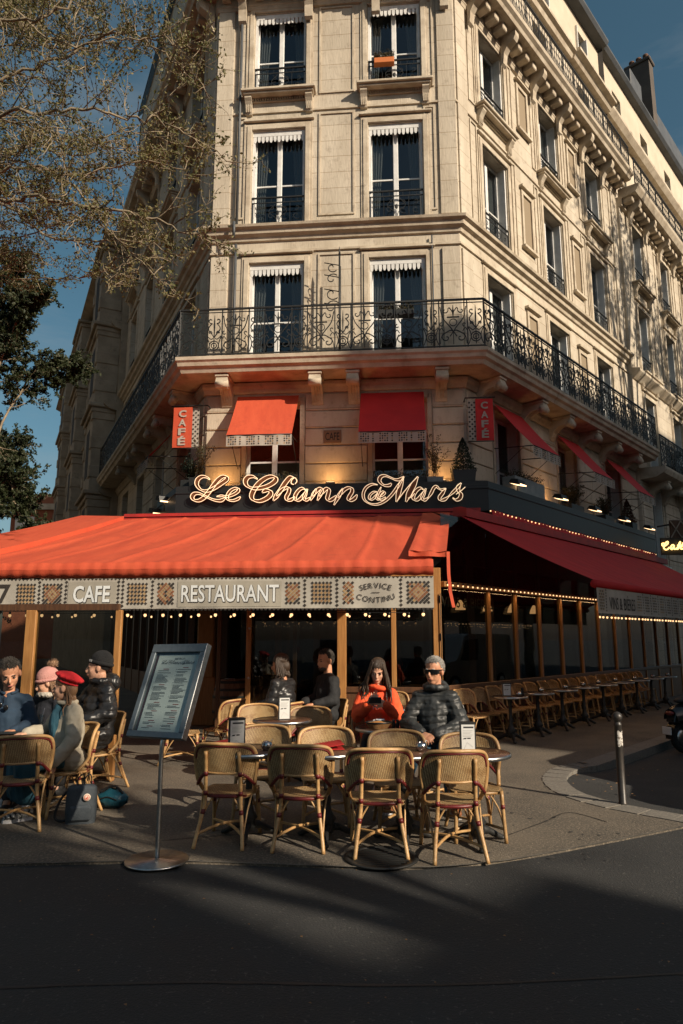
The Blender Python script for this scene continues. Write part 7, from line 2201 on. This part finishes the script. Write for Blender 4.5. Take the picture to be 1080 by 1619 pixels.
q = MB(); q.tube([g_.J['wrL'] + Vector((.03 * math.cos(a), .03 * math.sin(a) , .012 * math.sin(a))) for a in [k * PI / 8 for k in range(16)]], .006, 6, closed=True); q.build('wristwatch', black_paint, g_.t, W=WM[g_.t])

# ---- woman in the black beanie
bpuff = pmat('black_down', (.014, .014, .015), (.022, .022, .023), 8, .38, bump=.3, bscale=14)
k_ = Human('woman in a black beanie and glossy black padded jacket behind the girl', (-2.92, 8.6, 0), PI / 2 + .78, 1.15, head=(-26, 2, 0), hk=1.14, skin=skin_p, voxel=.008, hed=(0, .02, 1.21), elL=(-.27, .0, .76), wrL=(-.2, .22, .7), elR=(.26, .08, .76), wrR=(.1, .3, .74))
q = MB(); k_.torso(q, .055, arm=.036); k_.part('jacket', bpuff, q, .010, 3, (.016, 10, 12, .085, .012))
q = MB(); q.tube([Vector((.10 * math.cos(a), -.03 + .095 * math.sin(a), 1.07)) for a in [k * PI / 10 for k in range(20)]], .036, 8, closed=True); q.sph((0, -.14, 1.05), (.15, .08, .10), 12, 8); k_.part('hood', bpuff, q, .01, 2, (.008, 22, 22))
q = MB(); k_.legs(q, .01); k_.part('trousers', cloth('black_trousers', (.018, .018, .02)), q, .012, 3)
k_.shoes(strap_m)
q = MB(); HK = k_.H @ Matrix.Rotation(R_(14), 4, 'X'); q.sph((0, -.022, .062), (.090, .104, .098), 20, 12, M=HK); k_.part('beanie', cloth('black_knit', (.016, .016, .017), None, .95, .6, 90), q, .007, 1)
q = MB(); q.tube([HK @ Vector((.087 * math.cos(a), -.018 + .101 * math.sin(a), .040)) for a in [k * PI / 14 for k in range(28)]], .020, 8, closed=True); q.build('beanie_cuff', MATS['black_knit'], k_.t, W=WM[k_.t])
q = MB(); q.rbox(-.018, .018, .098, .104, .036, .058, .002, M=HK @ Matrix.Rotation(R_(40), 4, 'Z')); q.build('beanie_tab', pmat('tab_grey', (.35, .35, .34), rough=.7), k_.t, W=WM[k_.t])

# ---- man in the navy shirt
navy = cloth('navy_cotton', (.014, .035, .065), (.010, .026, .05), .85, .5, 14)
n_ = Human('dark-haired man in a navy shirt looking down at the family table', (-3.66, 7.9, 0), PI + .25, 1.09, head=(14, 24, 8), hk=1.26, voxel=.0075, hed=(.0, .07, 1.245), nek=(0, .02, 1.06), che=(0, .0, .86), elR=(.23, .1, .74), wrR=(.16, .34, .72), elL=(-.24, .06, .74), wrL=(-.12, .33, .72))
q = MB(); n_.torso(q, .03, arm=.024); n_.part('shirt', navy, q, .010, 3, (.014, 9, 7))
q = MB()
q.tube([Vector((.072 * math.cos(a), .005 + .075 * math.sin(a), 1.065 + .016 * math.cos(a + PI / 2))) for a in [(.62 + k * 1.76 / 20) * PI for k in range(21)]], .016, 8)
n_.part('collar', navy, q, .007, 1)
q = MB(); n_.legs(q, .01); n_.part('trousers', MATS['dark_trousers'] if 'dark_trousers' in MATS else navy, q, .012, 3)
n_.shoes(strap_m); n_.hair_cap(hair_bk, 1.05, fr=.0); n_.brows(hair_bk)
q = MB()
for e in (-1, 1): q.sph((e * .028 + .02, .165, .93 + e * .012), (.024, .008, .03), 10, 6)
q.tube([(-.02, .165, .93), (.06, .165, .94)], .004, 5); q.tube([(.02, .15, .96), (.02, .14, 1.02)], .004, 5); q.build('hanging_sunglasses', MATS['sunglass_lens'], n_.t, W=WM[n_.t])

# ---- child with the pink bobble hat and plaid skirt
plaid = bpy.data.materials.new('plaid'); plaid.use_nodes = True
N, L = plaid.node_tree.nodes, plaid.node_tree.links
tcn = N.new('ShaderNodeTexCoord'); w1 = N.new('ShaderNodeTexWave'); w1.inputs['Scale'].default_value = 9; w2 = N.new('ShaderNodeTexWave'); w2.inputs['Scale'].default_value = 9; w2.bands_direction = 'Y'
mm = N.new('ShaderNodeMath'); mm.operation = 'MULTIPLY'; cr_ = N.new('ShaderNodeValToRGB'); cr_.color_ramp.elements[0].color = (.012, .01, .014, 1); cr_.color_ramp.elements[1].color = (.22, .02, .03, 1); cr_.color_ramp.elements[0].position = .1; cr_.color_ramp.elements[1].position = .5
L.new(tcn.outputs['Object'], w1.inputs['Vector']); L.new(tcn.outputs['Object'], w2.inputs['Vector']); L.new(w1.outputs['Fac'], mm.inputs[0]); L.new(w2.outputs['Fac'], mm.inputs[1]); L.new(mm.outputs['Value'], cr_.inputs['Fac']); L.new(cr_.outputs['Color'], N['Principled BSDF'].inputs['Base Color']); N['Principled BSDF'].inputs['Roughness'].default_value = .9
c_ = Human('child in a pink bobble hat and red plaid skirt turned away across the table', (-3.42, 8.35, 0), PI * .86, 1.06, head=(-40, 20, 0), hk=1.15, skin=skin_p, voxel=.009, hed=(0, .03, 1.16), nek=(0, 0, 1.03))
q = MB(); c_.torso(q, .03, arm=.02); c_.part('coat', cloth('dark_coat', (.02, .022, .03)), q, .012, 3)
q = MB()
for e in (-1, 1): q.cap((e * .08, .0, .54), (e * .13, .44, .53), .13, .11, 12)
q.cap((0, .1, .53), (0, .42, .52), .12, .1, 12); c_.part('skirt', plaid, q, .012, 3, (.012, 20, 8))
c_.shoes(white_shoe, white_shoe, 1.1)
c_.locks(hair_md, 26, .3, .05, .014, seed=12, a0=.15, a1=.85)
pink = cloth('pink_knit', (.60, .30, .26), (.5, .24, .21), .95, .6, 80)
HP = c_.H @ Matrix.Rotation(R_(10), 4, 'X')
q = MB(); q.sph((0, -.018, .05), (.092, .106, .098), 20, 12, M=HP); c_.part('hat', pink, q, .007, 1)
q = MB(); q.tube([HP @ Vector((.089 * math.cos(a), -.016 + .103 * math.sin(a), .022)) for a in [k * PI / 14 for k in range(28)]], .018, 8, closed=True); q.build('hat_cuff', pink, c_.t, W=WM[c_.t])
q = MB(); rnd = random.Random(2); cpt = Vector((-.0, -.075, .165))
for i in range(420):
    d = Vector((rnd.gauss(0, 1), rnd.gauss(0, 1), rnd.gauss(0, 1))).normalized(); o_ = d.orthogonal().normalized() * .0035; L_ = rnd.uniform(.045, .062)
    q.add([HP @ (cpt + d * .01 - o_), HP @ (cpt + d * .01 + o_), HP @ (cpt + d * L_)], [(0, 1, 2)])
q.sph(cpt, .034, 10, 8, M=HP); q.build('pompom', pmat('fur', (.36, .22, .13), (.22, .13, .08), 30, .9), c_.t, W=WM[c_.t], fixn=False)
q = MB(); q.sph((.0, -.10, .99), (.15, .08, .10), 14, 8); q.tube([Vector((.105 * math.cos(a), -.02 + .1 * math.sin(a), 1.03)) for a in [k * PI / 10 for k in range(20)]], .034, 8, closed=True); c_.part('scarf_hood', cloth('cream_fleece', (.55, .5, .42), None, .95, .6, 50), q, .01, 2, (.01, 40, 40))

# ---- person cut by the picture edge
e_ = Human('dark-haired person cut off by the left picture edge', (-4.28, 8.45, 0), PI + .6, 1.12, head=(20, 10, 0), voxel=.01)
q = MB(); e_.torso(q, .035); e_.part('jacket', cloth('charcoal_jacket', (.02, .021, .024)), q, .012, 3)
q = MB(); e_.legs(q, .01); e_.part('trousers', MATS['black_trousers'], q, .013, 3); e_.shoes(strap_m); e_.locks(hair_dk, 26, .26, .06, seed=21)

# ---- two people in the shade under the awning
d1 = Human('bearded dark-haired man in black sitting in profile in the awning shade', (-.22, 10.5, 0), PI / 2 + .5, 1.16, head=(10, 6, 0), hk=1.15, voxel=.009)
q = MB(); d1.torso(q, .04, arm=.025); d1.part('jacket', cloth('black_wool', (.014, .015, .017)), q, .012, 3, (.01, 12, 10))
q = MB(); d1.legs(q, .01); d1.part('trousers', MATS['black_trousers'], q, .013, 3); d1.shoes(strap_m); d1.hair_cap(hair_bk, 1.05); d1.brows(hair_bk)
q = MB(); q.sph((0, .042, -.082), (.05, .045, .036), 12, 8, M=d1.H); d1.part('beard', hair_bk, q, .006, 1, (.003, 70, 70))
d2 = Human('dark-haired woman with her back half turned in the awning shade', (-.86, 10.2, 0), PI / 2 - .5, 1.12, head=(18, 8, 0), hk=1.12, voxel=.009)
q = MB(); d2.torso(q, .05, arm=.03); d2.part('jacket', bpuff, q, .012, 2, (.014, 10, 12, .08, .01))
q = MB(); d2.legs(q, .01); d2.part('trousers', MATS['black_trousers'], q, .013, 3); d2.shoes(strap_m); d2.locks(hair_dk, 34, .26, .05, .02, seed=31)
for p_, rz_, lab in (((-.22, 10.5, 0), PI / 2 + .5, 'rattan chair under the bearded man in the shade'), ((-.86, 10.2, 0), PI / 2 - .5, 'rattan chair under the woman turned away in the shade')):
    make_chair(p_, rz_, lab, 'rattan cafe chairs on the terrace')
# ================================================================== plants and trees
def leaf_mat(name, a, b): return pmat(name, a, b, 3, .6, coord='World', trans=.35, lo=.4, hi=.6)
lf_box = leaf_mat('hedge_leaf', (.03, .035, .012), (.075, .06, .022)); lf_con = leaf_mat('conifer_leaf', (.008, .022, .012), (.016, .035, .018)); lf_dry = leaf_mat('dry_leaf_twig', (.10, .07, .03), (.045, .05, .018)); lf_rust = leaf_mat('rust_conifer', (.14, .045, .02), (.08, .028, .014))
twig_m = pmat('twig_bark', (.07, .05, .033), rough=.9)
pot_b = pmat('black_planter', (.014, .016, .016), rough=.55); pot_g = pmat('zinc_planter', (.24, .25, .24), (.17, .18, .18), 5, .5, metal=.3, coord='World')
def leaf(mb, p, s, rnd, mat=0, up=.3):
    d = Vector((rnd.gauss(0, 1), rnd.gauss(0, 1), rnd.gauss(0, 1) + up)).normalized(); o = d.orthogonal().normalized()
    o = Matrix.Rotation(rnd.random() * 6.28, 3, d) @ o; n_ = d.cross(o)
    mb.add([p - o * s * .5, p + n_ * s * .32 + d * s * .08, p + o * s * .6, p - n_ * s * .32 + d * s * .08], [(0, 1, 2, 3)], mat)
def planter(name, label, cat, fr, u, n, z, w, d, h, pot, shape, lm, group=None, seed=1):
    rnd = random.Random(seed)
    t = thing(name, label, cat, tuple(fr.P(u, n, z)), fr.rz, group); W = WM[t]
    q = MB()
    if shape in ('hedge', 'bush'): q.rbox(-w/2, w/2, -d/2, d/2, 0, h, .012)
    else: q.prism([(-w/2 * .8, 0), (w/2 * .8, 0), (w/2, h), (-w/2, h)], lambda a, b: (a, -d/2, b), lambda a, b: (a, d/2, b))
    q.build('pot', pot, t, W=W)
    q = MB(); tw = MB()
    if shape == 'hedge':
        for i in range(900): leaf(q, Vector((rnd.uniform(-w/2, w/2), rnd.uniform(-d/2, d/2), h + abs(rnd.gauss(.06, .06)))), .035, rnd)
        for i in range(30): x = rnd.uniform(-w/2, w/2); tw.tube([(x, 0, h - .02), (x + rnd.uniform(-.03, .03), rnd.uniform(-d/2, d/2), h + rnd.uniform(.08, .2))], .004, 4)
    elif shape == 'cone':
        H_ = .62 if w < .4 else .75
        for i in range(2600):
            zz = rnd.random() ** 1.4; r_ = (w * .55) * (1 - zz) ** .8 * rnd.uniform(.6, 1.05) * (1 + .12 * math.sin(zz * 40)); a = rnd.random() * 6.28
            leaf(q, Vector((r_ * math.cos(a), r_ * math.sin(a), h + .02 + zz * H_)), .034, rnd)
        tw.tube([(0, 0, h - .05), (0, 0, h + H_ * .9)], .012, 5)
    else:
        for k in range(13 if shape == 'twiggy' else 22):
            a = rnd.random() * 6.28; H_ = rnd.uniform(.5, 1.0) * (1.0 if shape == 'twiggy' else .55); sp_2 = rnd.uniform(.08, .32)
            pts = crom([(rnd.uniform(-w/3, w/3), 0, h - .03), (sp_2 * .3 * math.cos(a), sp_2 * .3 * math.sin(a), h + H_ * .5), (sp_2 * math.cos(a), sp_2 * math.sin(a), h + H_)], 5)
            tw.tube(pts, .005, 4)
            for p_ in pts[3:]:
                for _ in range(9 if shape == 'bush' else 6): leaf(q, p_ + Vector((rnd.gauss(0, .035), rnd.gauss(0, .035), rnd.gauss(0, .03))), .04, rnd)
    q.build('foliage', lm, t, W=W, fixn=False); tw.build('stems', twig_m, t, W=W)
WB = 'planters along the sign band'
planter('window_box', 'dark window box with a dry clipped hedge below the sunlit window awning', 'planter', FF, FWIN[0] + .0, .34, 4.9, 1.25, .3, .24, pot_b, 'hedge', lf_dry, WB, 1)
planter('window_box', 'dark window box with a low hedge below the shaded window awning', 'planter', FF, FWIN[1], .34, 4.9, 1.2, .3, .24, pot_b, 'hedge', lf_box, WB, 2)
planter('potted_shrub', 'tall twiggy shrub in a black pot beside the orange CAFÉ banner', 'plant', FF, .05, .42, 4.9, .42, .36, .3, pot_b, 'twiggy', lf_dry, WB, 3)
planter('potted_shrub', 'leafy dark shrub in a pot just behind the left corner banner', 'plant', FF, -.22, .2, 4.9, .4, .36, .3, pot_b, 'bush', lf_con, WB, 13)
planter('potted_shrub', 'twiggy shrub lit orange by the uplighter near the conifer', 'plant', FF, 5.22, .42, 4.9, .36, .3, .22, pot_g, 'twiggy', lf_dry, WB, 4)
planter('potted_conifer', 'dark green cone-shaped conifer in a black pot at the right corner', 'plant', FF, FW - .12, .40, 4.9, .5, .5, .34, pot_b, 'cone', lf_con, WB, 5)
planter('window_box', 'grey metal planter box below the first side awning', 'planter', RF, RWIN[0] + .1, .36, 4.9, 1.5, .34, .5, pot_g, 'hedge', lf_box, WB, 6)
planter('potted_shrub', 'bushy plant in a black trough below the second side awning', 'plant', RF, 4.6, .4, 4.9, .8, .3, .28, pot_b, 'bush', lf_box, WB, 7)
planter('potted_shrub', 'straggling plant between the second and third side awnings', 'plant', RF, 6.9, .4, 4.9, .8, .3, .28, pot_b, 'bush', lf_dry, WB, 8)
planter('potted_conifer', 'rust-brown cone conifer before the neon cafe sign', 'plant', RF, 8.7, .4, 4.9, .44, .4, .3, pot_b, 'cone', lf_rust, WB, 9)
planter('balcony_plant', 'small flower box hung on the balcony rail before the front window', 'plant', FF, FWIN[1] - .05, BD - .2, 8.75, .8, .2, .14, pot_b, 'hedge', lf_box, None, 10)
planter('window_box', 'orange flower box on the fourth-floor guard rail of the front', 'planter', FF, FWIN[1] - .25, .06, 15.75, .5, .16, .16, pmat('orange_box', (.55, .16, .04), rough=.7), 'hedge', lf_dry, None, 11)
planter('window_box', 'terracotta flower box on a fourth-floor window of the side facade', 'planter', RF, RWIN[1], .06, 15.25, .9, .16, .16, pmat('terracotta_box', (.4, .13, .06), rough=.8), 'hedge', lf_dry, None, 12)
planter('balcony_plant', 'dark shrub on the neighbouring balcony at the picture edge', 'plant', NF, 2.2, .5, 7.4, .7, .4, .4, pot_b, 'bush', lf_con, None, 14)

bark = pmat('plane_bark', (.30, .24, .16), (.17, .13, .085), 5, .9, bump=.4, bscale=20, coord='World')
lf_sun = leaf_mat('spring_leaf', (.20, .165, .06), (.11, .12, .04)); lf_dark = leaf_mat('dense_leaf', (.022, .034, .012), (.04, .05, .016)); lf_mid = leaf_mat('mid_leaf', (.08, .085, .025), (.05, .06, .02))

class Tree:
    def __init__(s, name, label, base, lm, seed, leafsize=.055):
        s.t = thing(name, label, 'tree', tuple(base)); s.w = MB(); s.l = MB(); s.rnd = random.Random(seed); s.lm = lm; s.ls = leafsize; s.base = Vector(base)
    def twig(s, p, d, L_, leaves):
        r = s.rnd
        pts = [p]; dd = d.normalized()
        for i in range(4):
            dd = (dd + Vector((r.gauss(0, .22), r.gauss(0, .22), r.gauss(.05, .2)))).normalized(); pts.append(pts[-1] + dd * L_ / 4)
        s.w.tube(pts, [.006, .005, .004, .003, .002], 3, cap=False)
        for p_ in pts[1:]:
            for _ in range(leaves):
                leaf(s.l, p_ + Vector((r.gauss(0, .03), r.gauss(0, .03), r.gauss(-.01, .03))), s.ls * r.uniform(.5, 1.4), r)
    def limb(s, pts, r0, r1, nb, blen, leaves, tw=5, start=.2):
        cv = crom(pts, 8); n = len(cv); r = s.rnd
        for i in range(1, n - 1): cv[i] += Vector((r.gauss(0, .025), r.gauss(0, .025), r.gauss(0, .03)))
        s.w.tube(cv, [r0 + (r1 - r0) * i / (n - 1) for i in range(n)], 7)
        for b in range(nb):
            t = start + (1 - start) * (b + r.random()) / nb; i = min(n - 2, int(t * (n - 1))); p = cv[i]; d0 = (cv[i + 1] - cv[i]).normalized()
            d = (d0 * .7 + Vector((r.gauss(0, .6), r.gauss(0, .6), r.gauss(.05, .6)))).normalized(); L_ = blen * r.uniform(.5, 1.15) * (1.15 - .5 * t)
            pp = [p]; dd = d
            for k in range(5):
                dd = (dd + Vector((r.gauss(0, .16), r.gauss(0, .16), r.gauss(.02, .16)))).normalized(); pp.append(pp[-1] + dd * L_ / 5)
            rb = max(.008, (r0 + (r1 - r0) * t) * .45)
            c2_ = crom(pp, 3); s.w.tube(c2_, [rb * (1 - .8 * k / (len(c2_) - 1)) for k in range(len(c2_))], 5)
            for k in range(tw):
                q_ = c2_[min(len(c2_) - 1, int((.25 + .75 * (k + r.random()) / tw) * (len(c2_) - 1)))]
                s.twig(q_, (dd + Vector((r.gauss(0, .8), r.gauss(0, .8), r.gauss(0, .8)))), L_ * r.uniform(.25, .5), leaves)
        s.twig(cv[-1], cv[-1] - cv[-2], blen * .5, leaves)
    def done(s):
        s.w.build('trunk', bark, s.t); o = s.l.build('crown', s.lm, s.t, fixn=False)

# big plane tree whose trunk stands outside the frame on the left
tr = Tree('plane_tree', 'big plane tree with sparse golden spring leaves reaching in from the left', (-7.6, 8.2, 0), lf_sun, 5, .042)
tr.limb([(-7.6, 8.2, 0), (-7.5, 8.2, 2.5), (-7.35, 8.3, 5), (-7.2, 8.4, 7.5), (-7.1, 8.5, 11), (-7.0, 8.4, 14)], .26, .06, 0, 1, 0)
def lim(z0, targets, r0, nb, blen, leaves, tw=6): tr.limb([Vector((-7.3, 8.35, z0))] + targets, r0 * .5, .006, nb, blen, leaves, tw)
random.seed(21)
lim(5.5, [at(-60, 330, 8.6), at(60, 318, 8.4), at(170, 330, 8.2), at(260, 352, 8.3), at(350, 385, 8.5)], .075, 34, .9, 2)
lim(6.0, [at(-80, 300, 9.0), at(40, 262, 8.8), at(120, 300, 8.6), at(200, 400, 8.5), at(270, 455, 8.5)], .055, 34, .85, 2)
lim(6.6, [at(-60, 200, 8.2), at(70, 180, 8.0), at(180, 178, 8.0), at(270, 200, 8.2), at(360, 255, 8.4)], .06, 36, .9, 2)
lim(7.0, [at(-40, 150, 9.0), at(100, 90, 9.0), at(190, 50, 8.9), at(270, 90, 8.8), at(330, 150, 8.7)], .055, 34, .9, 2)
lim(7.6, [at(-60, 60, 8.2), at(80, 20, 8.0), at(180, -40, 8.2), at(270, -30, 8.5)], .055, 34, 1.0, 2)
for k in range(17):
    x1 = random.uniform(30, 210); y1 = random.uniform(-30, 470); y0 = y1 + random.uniform(-120, 60); dd = random.uniform(8.4, 10.8)
    lim(random.uniform(5.2, 8), [at(-90, (y0 + 300) / 2, dd), at(-10, y0, dd), at(x1 * .55, (y0 + y1) / 2 + random.uniform(-30, 30), dd), at(x1, y1, dd)], .036, 26, .75, 2)
for k in range(7):
    x1 = random.uniform(210, 330); y1 = random.uniform(60, 420); y0 = y1 + random.uniform(-100, 40); dd = random.uniform(8.2, 9.4)
    lim(random.uniform(5.5, 7.5), [at(-60, y0, dd), at(90, (y0 + y1) / 2 + 20, dd), at(x1 * .7, y1 - 20, dd), at(x1, y1, dd)], .04, 22, .7, 2)
tr.done()
# darker trees further down the left-hand street
def street_tree(name, label, x, y, zc, R, H, lm, seed, nb=22, leaves=9, ls=.10, lo=.4):
    t = Tree(name, label, (x, y, 0), lm, seed, ls); r = t.rnd
    t.limb([(x, y, 0), (x + .05, y, zc * .4), (x - .1, y, zc)], .14, .05, 0, 1, 0)
    for k in range(13):
        a = 2 * PI * k * 3 / 13 + r.random() * .5; el = r.uniform(-1.0, 1.3); d = Vector((math.cos(a) * math.cos(el), math.sin(a) * math.cos(el), math.sin(el)))
        e = Vector((x, y, zc)) + Vector((d.x * R, d.y * R, d.z * H))
        t.limb([Vector((x, y, zc * r.uniform(.55, .95))), Vector((x, y, zc)).lerp(e, .5) + Vector((0, 0, .3)), e], .035, .008, nb, R * .38, leaves, 6, lo)
    t.done()
street_tree('street_tree', 'dense dark green tree below the plane tree at the picture edge', -8.5, 15.5, 6.7, 2.25, 4.3, lf_dark, 41, 46, 8, .075)
street_tree('street_tree', 'dark feathery tree filling the gap above the awning end', -12.0, 19.5, 6.4, 2.5, 4.2, lf_dark, 44, 36, 7, .075)
street_tree('street_tree', 'paler green tree low down the left-hand street behind the awning', -12.9, 24.0, 4.8, 2.3, 2.8, lf_mid, 42, 24, 7, .085)
# trees outside the frame whose branches dapple the side facade and the pavement
def bare_tree(label, x, y, zc, R, H, seed, nb, leaves):
    t = Tree('plane_tree', label, (x, y, 0), lf_mid, seed, .09); r = t.rnd
    t.limb([(x, y, 0), (x + .1, y, zc * .5), (x, y, zc)], .24, .1, 0, 1, 0)
    for k in range(8):
        a = 2 * PI * k / 8 + r.random() * .5; el = r.uniform(-.3, 1.1); d = Vector((math.cos(a) * math.cos(el), math.sin(a) * math.cos(el), math.sin(el)))
        e = Vector((x, y, zc)) + Vector((d.x * R, d.y * R, d.z * H))
        t.limb([Vector((x, y, zc * r.uniform(.6, .95))), Vector((x, y, zc)).lerp(e, .5) + Vector((0, 0, .4)), e], .09, .02, nb, R * .5, leaves, 4, .3)
    t.done()
bare_tree('street plane tree beyond the frame, shading the side street facade', 16.6, 17.2, 17.0, 4.2, 5.0, 51, 22, 6)
bare_tree('second street plane tree beyond the frame up the side street', 20.2, 21.2, 16.0, 4.4, 5.0, 52, 22, 7)
bare_tree('street plane tree behind the photographer, dappling the pavement', 9.6, -3.0, 8.2, 2.6, 3.0, 53, 6, 2)
# ================================================================== vehicles parked up the side street (seen mirrored in the glazing)
paint_w = pmat('white_van_paint', (.62, .63, .62), rough=.3); paint_g = pmat('grey_car_paint', (.12, .13, .14), rough=.3)
car_glass = pmat('car_glass', (.02, .024, .026), rough=.08)
def vehicle(name, label, cat, u, n, prof, glz, L_, Wd, paint):
    t = thing(name, label, cat, tuple(GR.P(u, n, -.11)), GRz); W = WM[t]
    q = MB(); q.prism(prof, lambda a, b: (a, -Wd/2, b), lambda a, b: (a, Wd/2, b)); q.build('body', paint, t, W=W)
    for s in (-1, 1):
        for g_2 in glz:
            q = MB(); q.prism(g_2, lambda a, b: (a, s * (Wd/2 + .002), b), lambda a, b: (a, s * (Wd/2 + .012), b)); q.build('side_window', car_glass, t, W=W)
        for x in (.85, L_ - .85):
            q = MB(); q.lathe([(.2, -.1), (.31, -.1), (.33, -.06), (.33, .06), (.31, .1), (.2, .1)], 20, M=Matrix.Translation((x, s * (Wd/2 - .08), .33)) @ Matrix.Rotation(PI / 2, 4, 'X')); wh = q.build('wheel', tyre, t, W=W)
            q = MB(); q.lathe([(.2, -.105), (.2, .105), (.04, .11)], 16, M=Matrix.Translation((x, s * (Wd/2 - .08), .33)) @ Matrix.Rotation(PI / 2, 4, 'X')); q.build('rim', steel, wh, W=W)
    for y in (-.6, .6):
        q = MB(); q.rbox(-.02, .03, y - .18, y + .18, .68, .84, .02); q.build('headlight', china, t, W=W)
    q = MB(); q.rbox(-.03, .1, -Wd/2 + .05, Wd/2 - .05, .32, .5, .03); q.build('bumper', strap_m, t, W=W)
van_p = [(0, .35), (0, .85), (.15, 1.0), (.95, 1.12), (1.45, 1.85), (1.7, 1.95), (4.5, 1.95), (4.6, 1.85), (4.65, .35)]
car_p = [(0, .32), (0, .72), (.2, .85), (1.15, .95), (1.8, 1.42), (2.1, 1.47), (3.2, 1.42), (3.9, 1.0), (4.1, .9), (4.15, .32)]
vehicle('parked_van', 'white delivery van parked up the side street, mirrored in the terrace glass', 'van', -2.2, 6.4, van_p, [[(1.15, 1.12), (1.52, 1.75), (2.2, 1.78), (2.2, 1.12)]], 4.65, 1.8, paint_w)
vehicle('parked_car', 'grey hatchback parked behind the white van, mirrored in the terrace glass', 'car', 3.2, 6.5, car_p, [[(1.35, .97), (1.85, 1.36), (2.45, 1.38), (2.45, .97)], [(2.55, .97), (2.55, 1.38), (3.15, 1.34), (3.6, .99)]], 4.15, 1.7, paint_g)
vehicle('parked_van', 'second white van parked farther up the side street, mirrored in the glass', 'van', 8.2, 6.4, van_p, [[(1.15, 1.12), (1.52, 1.75), (2.2, 1.78), (2.2, 1.12)]], 4.65, 1.8, paint_w)
# ================================================================== the other side of the streets (they cast the shade)
def opposite(name, label, s_lo, s_hi, dist, h, depth=12):
    """block across the street, laid out along the sun's bearing: s across it, dist along it"""
    hs_ = Vector((math.sin(SUN_AZ), math.cos(SUN_AZ), 0)); ac = Vector((-hs_.y, hs_.x, 0))
    o = hs_ * dist + ac * s_lo
    e = ac; n = -hs_
    if e.cross(Vector((n.x, n.y, 0))).z > 0:
        o = hs_ * dist + ac * s_hi; e = -ac
    F = Fr(Vector((o.x, o.y, 0)), e, n)
    L_ = s_hi - s_lo
    b = thing(name, label, 'building', (o.x, o.y, 0))
    cs = [1.6 + i * 2.6 for i in range(int((L_ - 1.5) / 2.6))]
    ops = [(c - .55, c + .55, z, z + 2.0) for c in cs for z in (1.0, 4.4, 7.6, 10.8, 13.8) if z + 2.6 < h]
    m = MB(); wall(m, F, 0, L_, 0, h, ops, depth=.3); m.build('wall', bstone, b)
    m = MB(); F.box(m, 0.01, L_ - .01, -depth, -.32, 0, h); m.build('block', stack_m, b)
    m = MB(); F.box(m, -.2, L_ + .2, -depth - .2, .4, h, h + .3); m.build('cornice', stone_trim, b)
    m = MB(); m.prism([(.2, h + .3), (-.8, h + 2.2), (-depth, h + 2.2), (-depth, h + .3)], lambda q, z: F.P(0, q, z), lambda q, z: F.P(L_, q, z)); m.build('roof', zinc, b)
    for (a, c, z0, z1) in ops:
        inst('window', cached(('ow', 1), lambda: MB().box(-.55, .55, 0, .05, 0, 2.0).mesh('window', win_glass)), b, F.W((a + c) / 2, -.2, z0))
    return b
HS = Vector((math.sin(SUN_AZ), math.cos(SUN_AZ), 0)); AC = Vector((-HS.y, HS.x, 0))
def s_of(x, y): return AC.x * x + AC.y * y
# the lit corridor: between the two blocks
s_right = s_of(2.53, 11.2) + .7
s_left = s_of(0.2, 4.9) - .75
opposite('opposite_building', 'apartment building across the side street, outside the picture', s_right, s_right + 34, 21, 22.9)
opposite('rear_building', 'apartment building behind the photographer, outside the picture', s_left - 30, s_left, 24, 17.0)
opposite('road_shade_block', 'low corner building behind the photographer, outside the picture', s_left + .01, 5.3, 24, 12.7)  # added to shade the near road, its shadow ends short of the tables
# unseen block across the left-hand street, added to darken the shaded facade
LO = Fr(Vector((Lc.x, Lc.y, 0)) + Vector((nL.x, nL.y, 0)) * 18 + Vector((eLa.x, eLa.y, 0)) * 2, Vector((eLa.x, eLa.y, 0)), -Vector((nL.x, nL.y, 0)))
lo_b = thing('facing_building', 'apartment building across the left-hand street, outside the picture', 'building', tuple(LO.P(0, 0, 0)))
m = MB(); LO.box(m, 0, 60, -10, 0, 0, 22.5); m.build('wall', bstone, lo_b)
m = MB(); LO.box(m, -.3, 60.3, -10.3, .5, 22.5, 22.9); m.build('cornice', bstone, lo_b)
m = MB(); m.prism([(.2, 22.9), (-1.2, 25), (-9, 25), (-10, 22.9)], lambda n, z: LO.P(0, n, z), lambda n, z: LO.P(60, n, z)); m.build('roof', zinc, lo_b)
for i in range(14):
    for z in (1, 4.5, 7.8, 11.1, 14.4):
        inst('window', MC[('ow', 1)], lo_b, LO.W(2.5 + i * 4, .04, z))
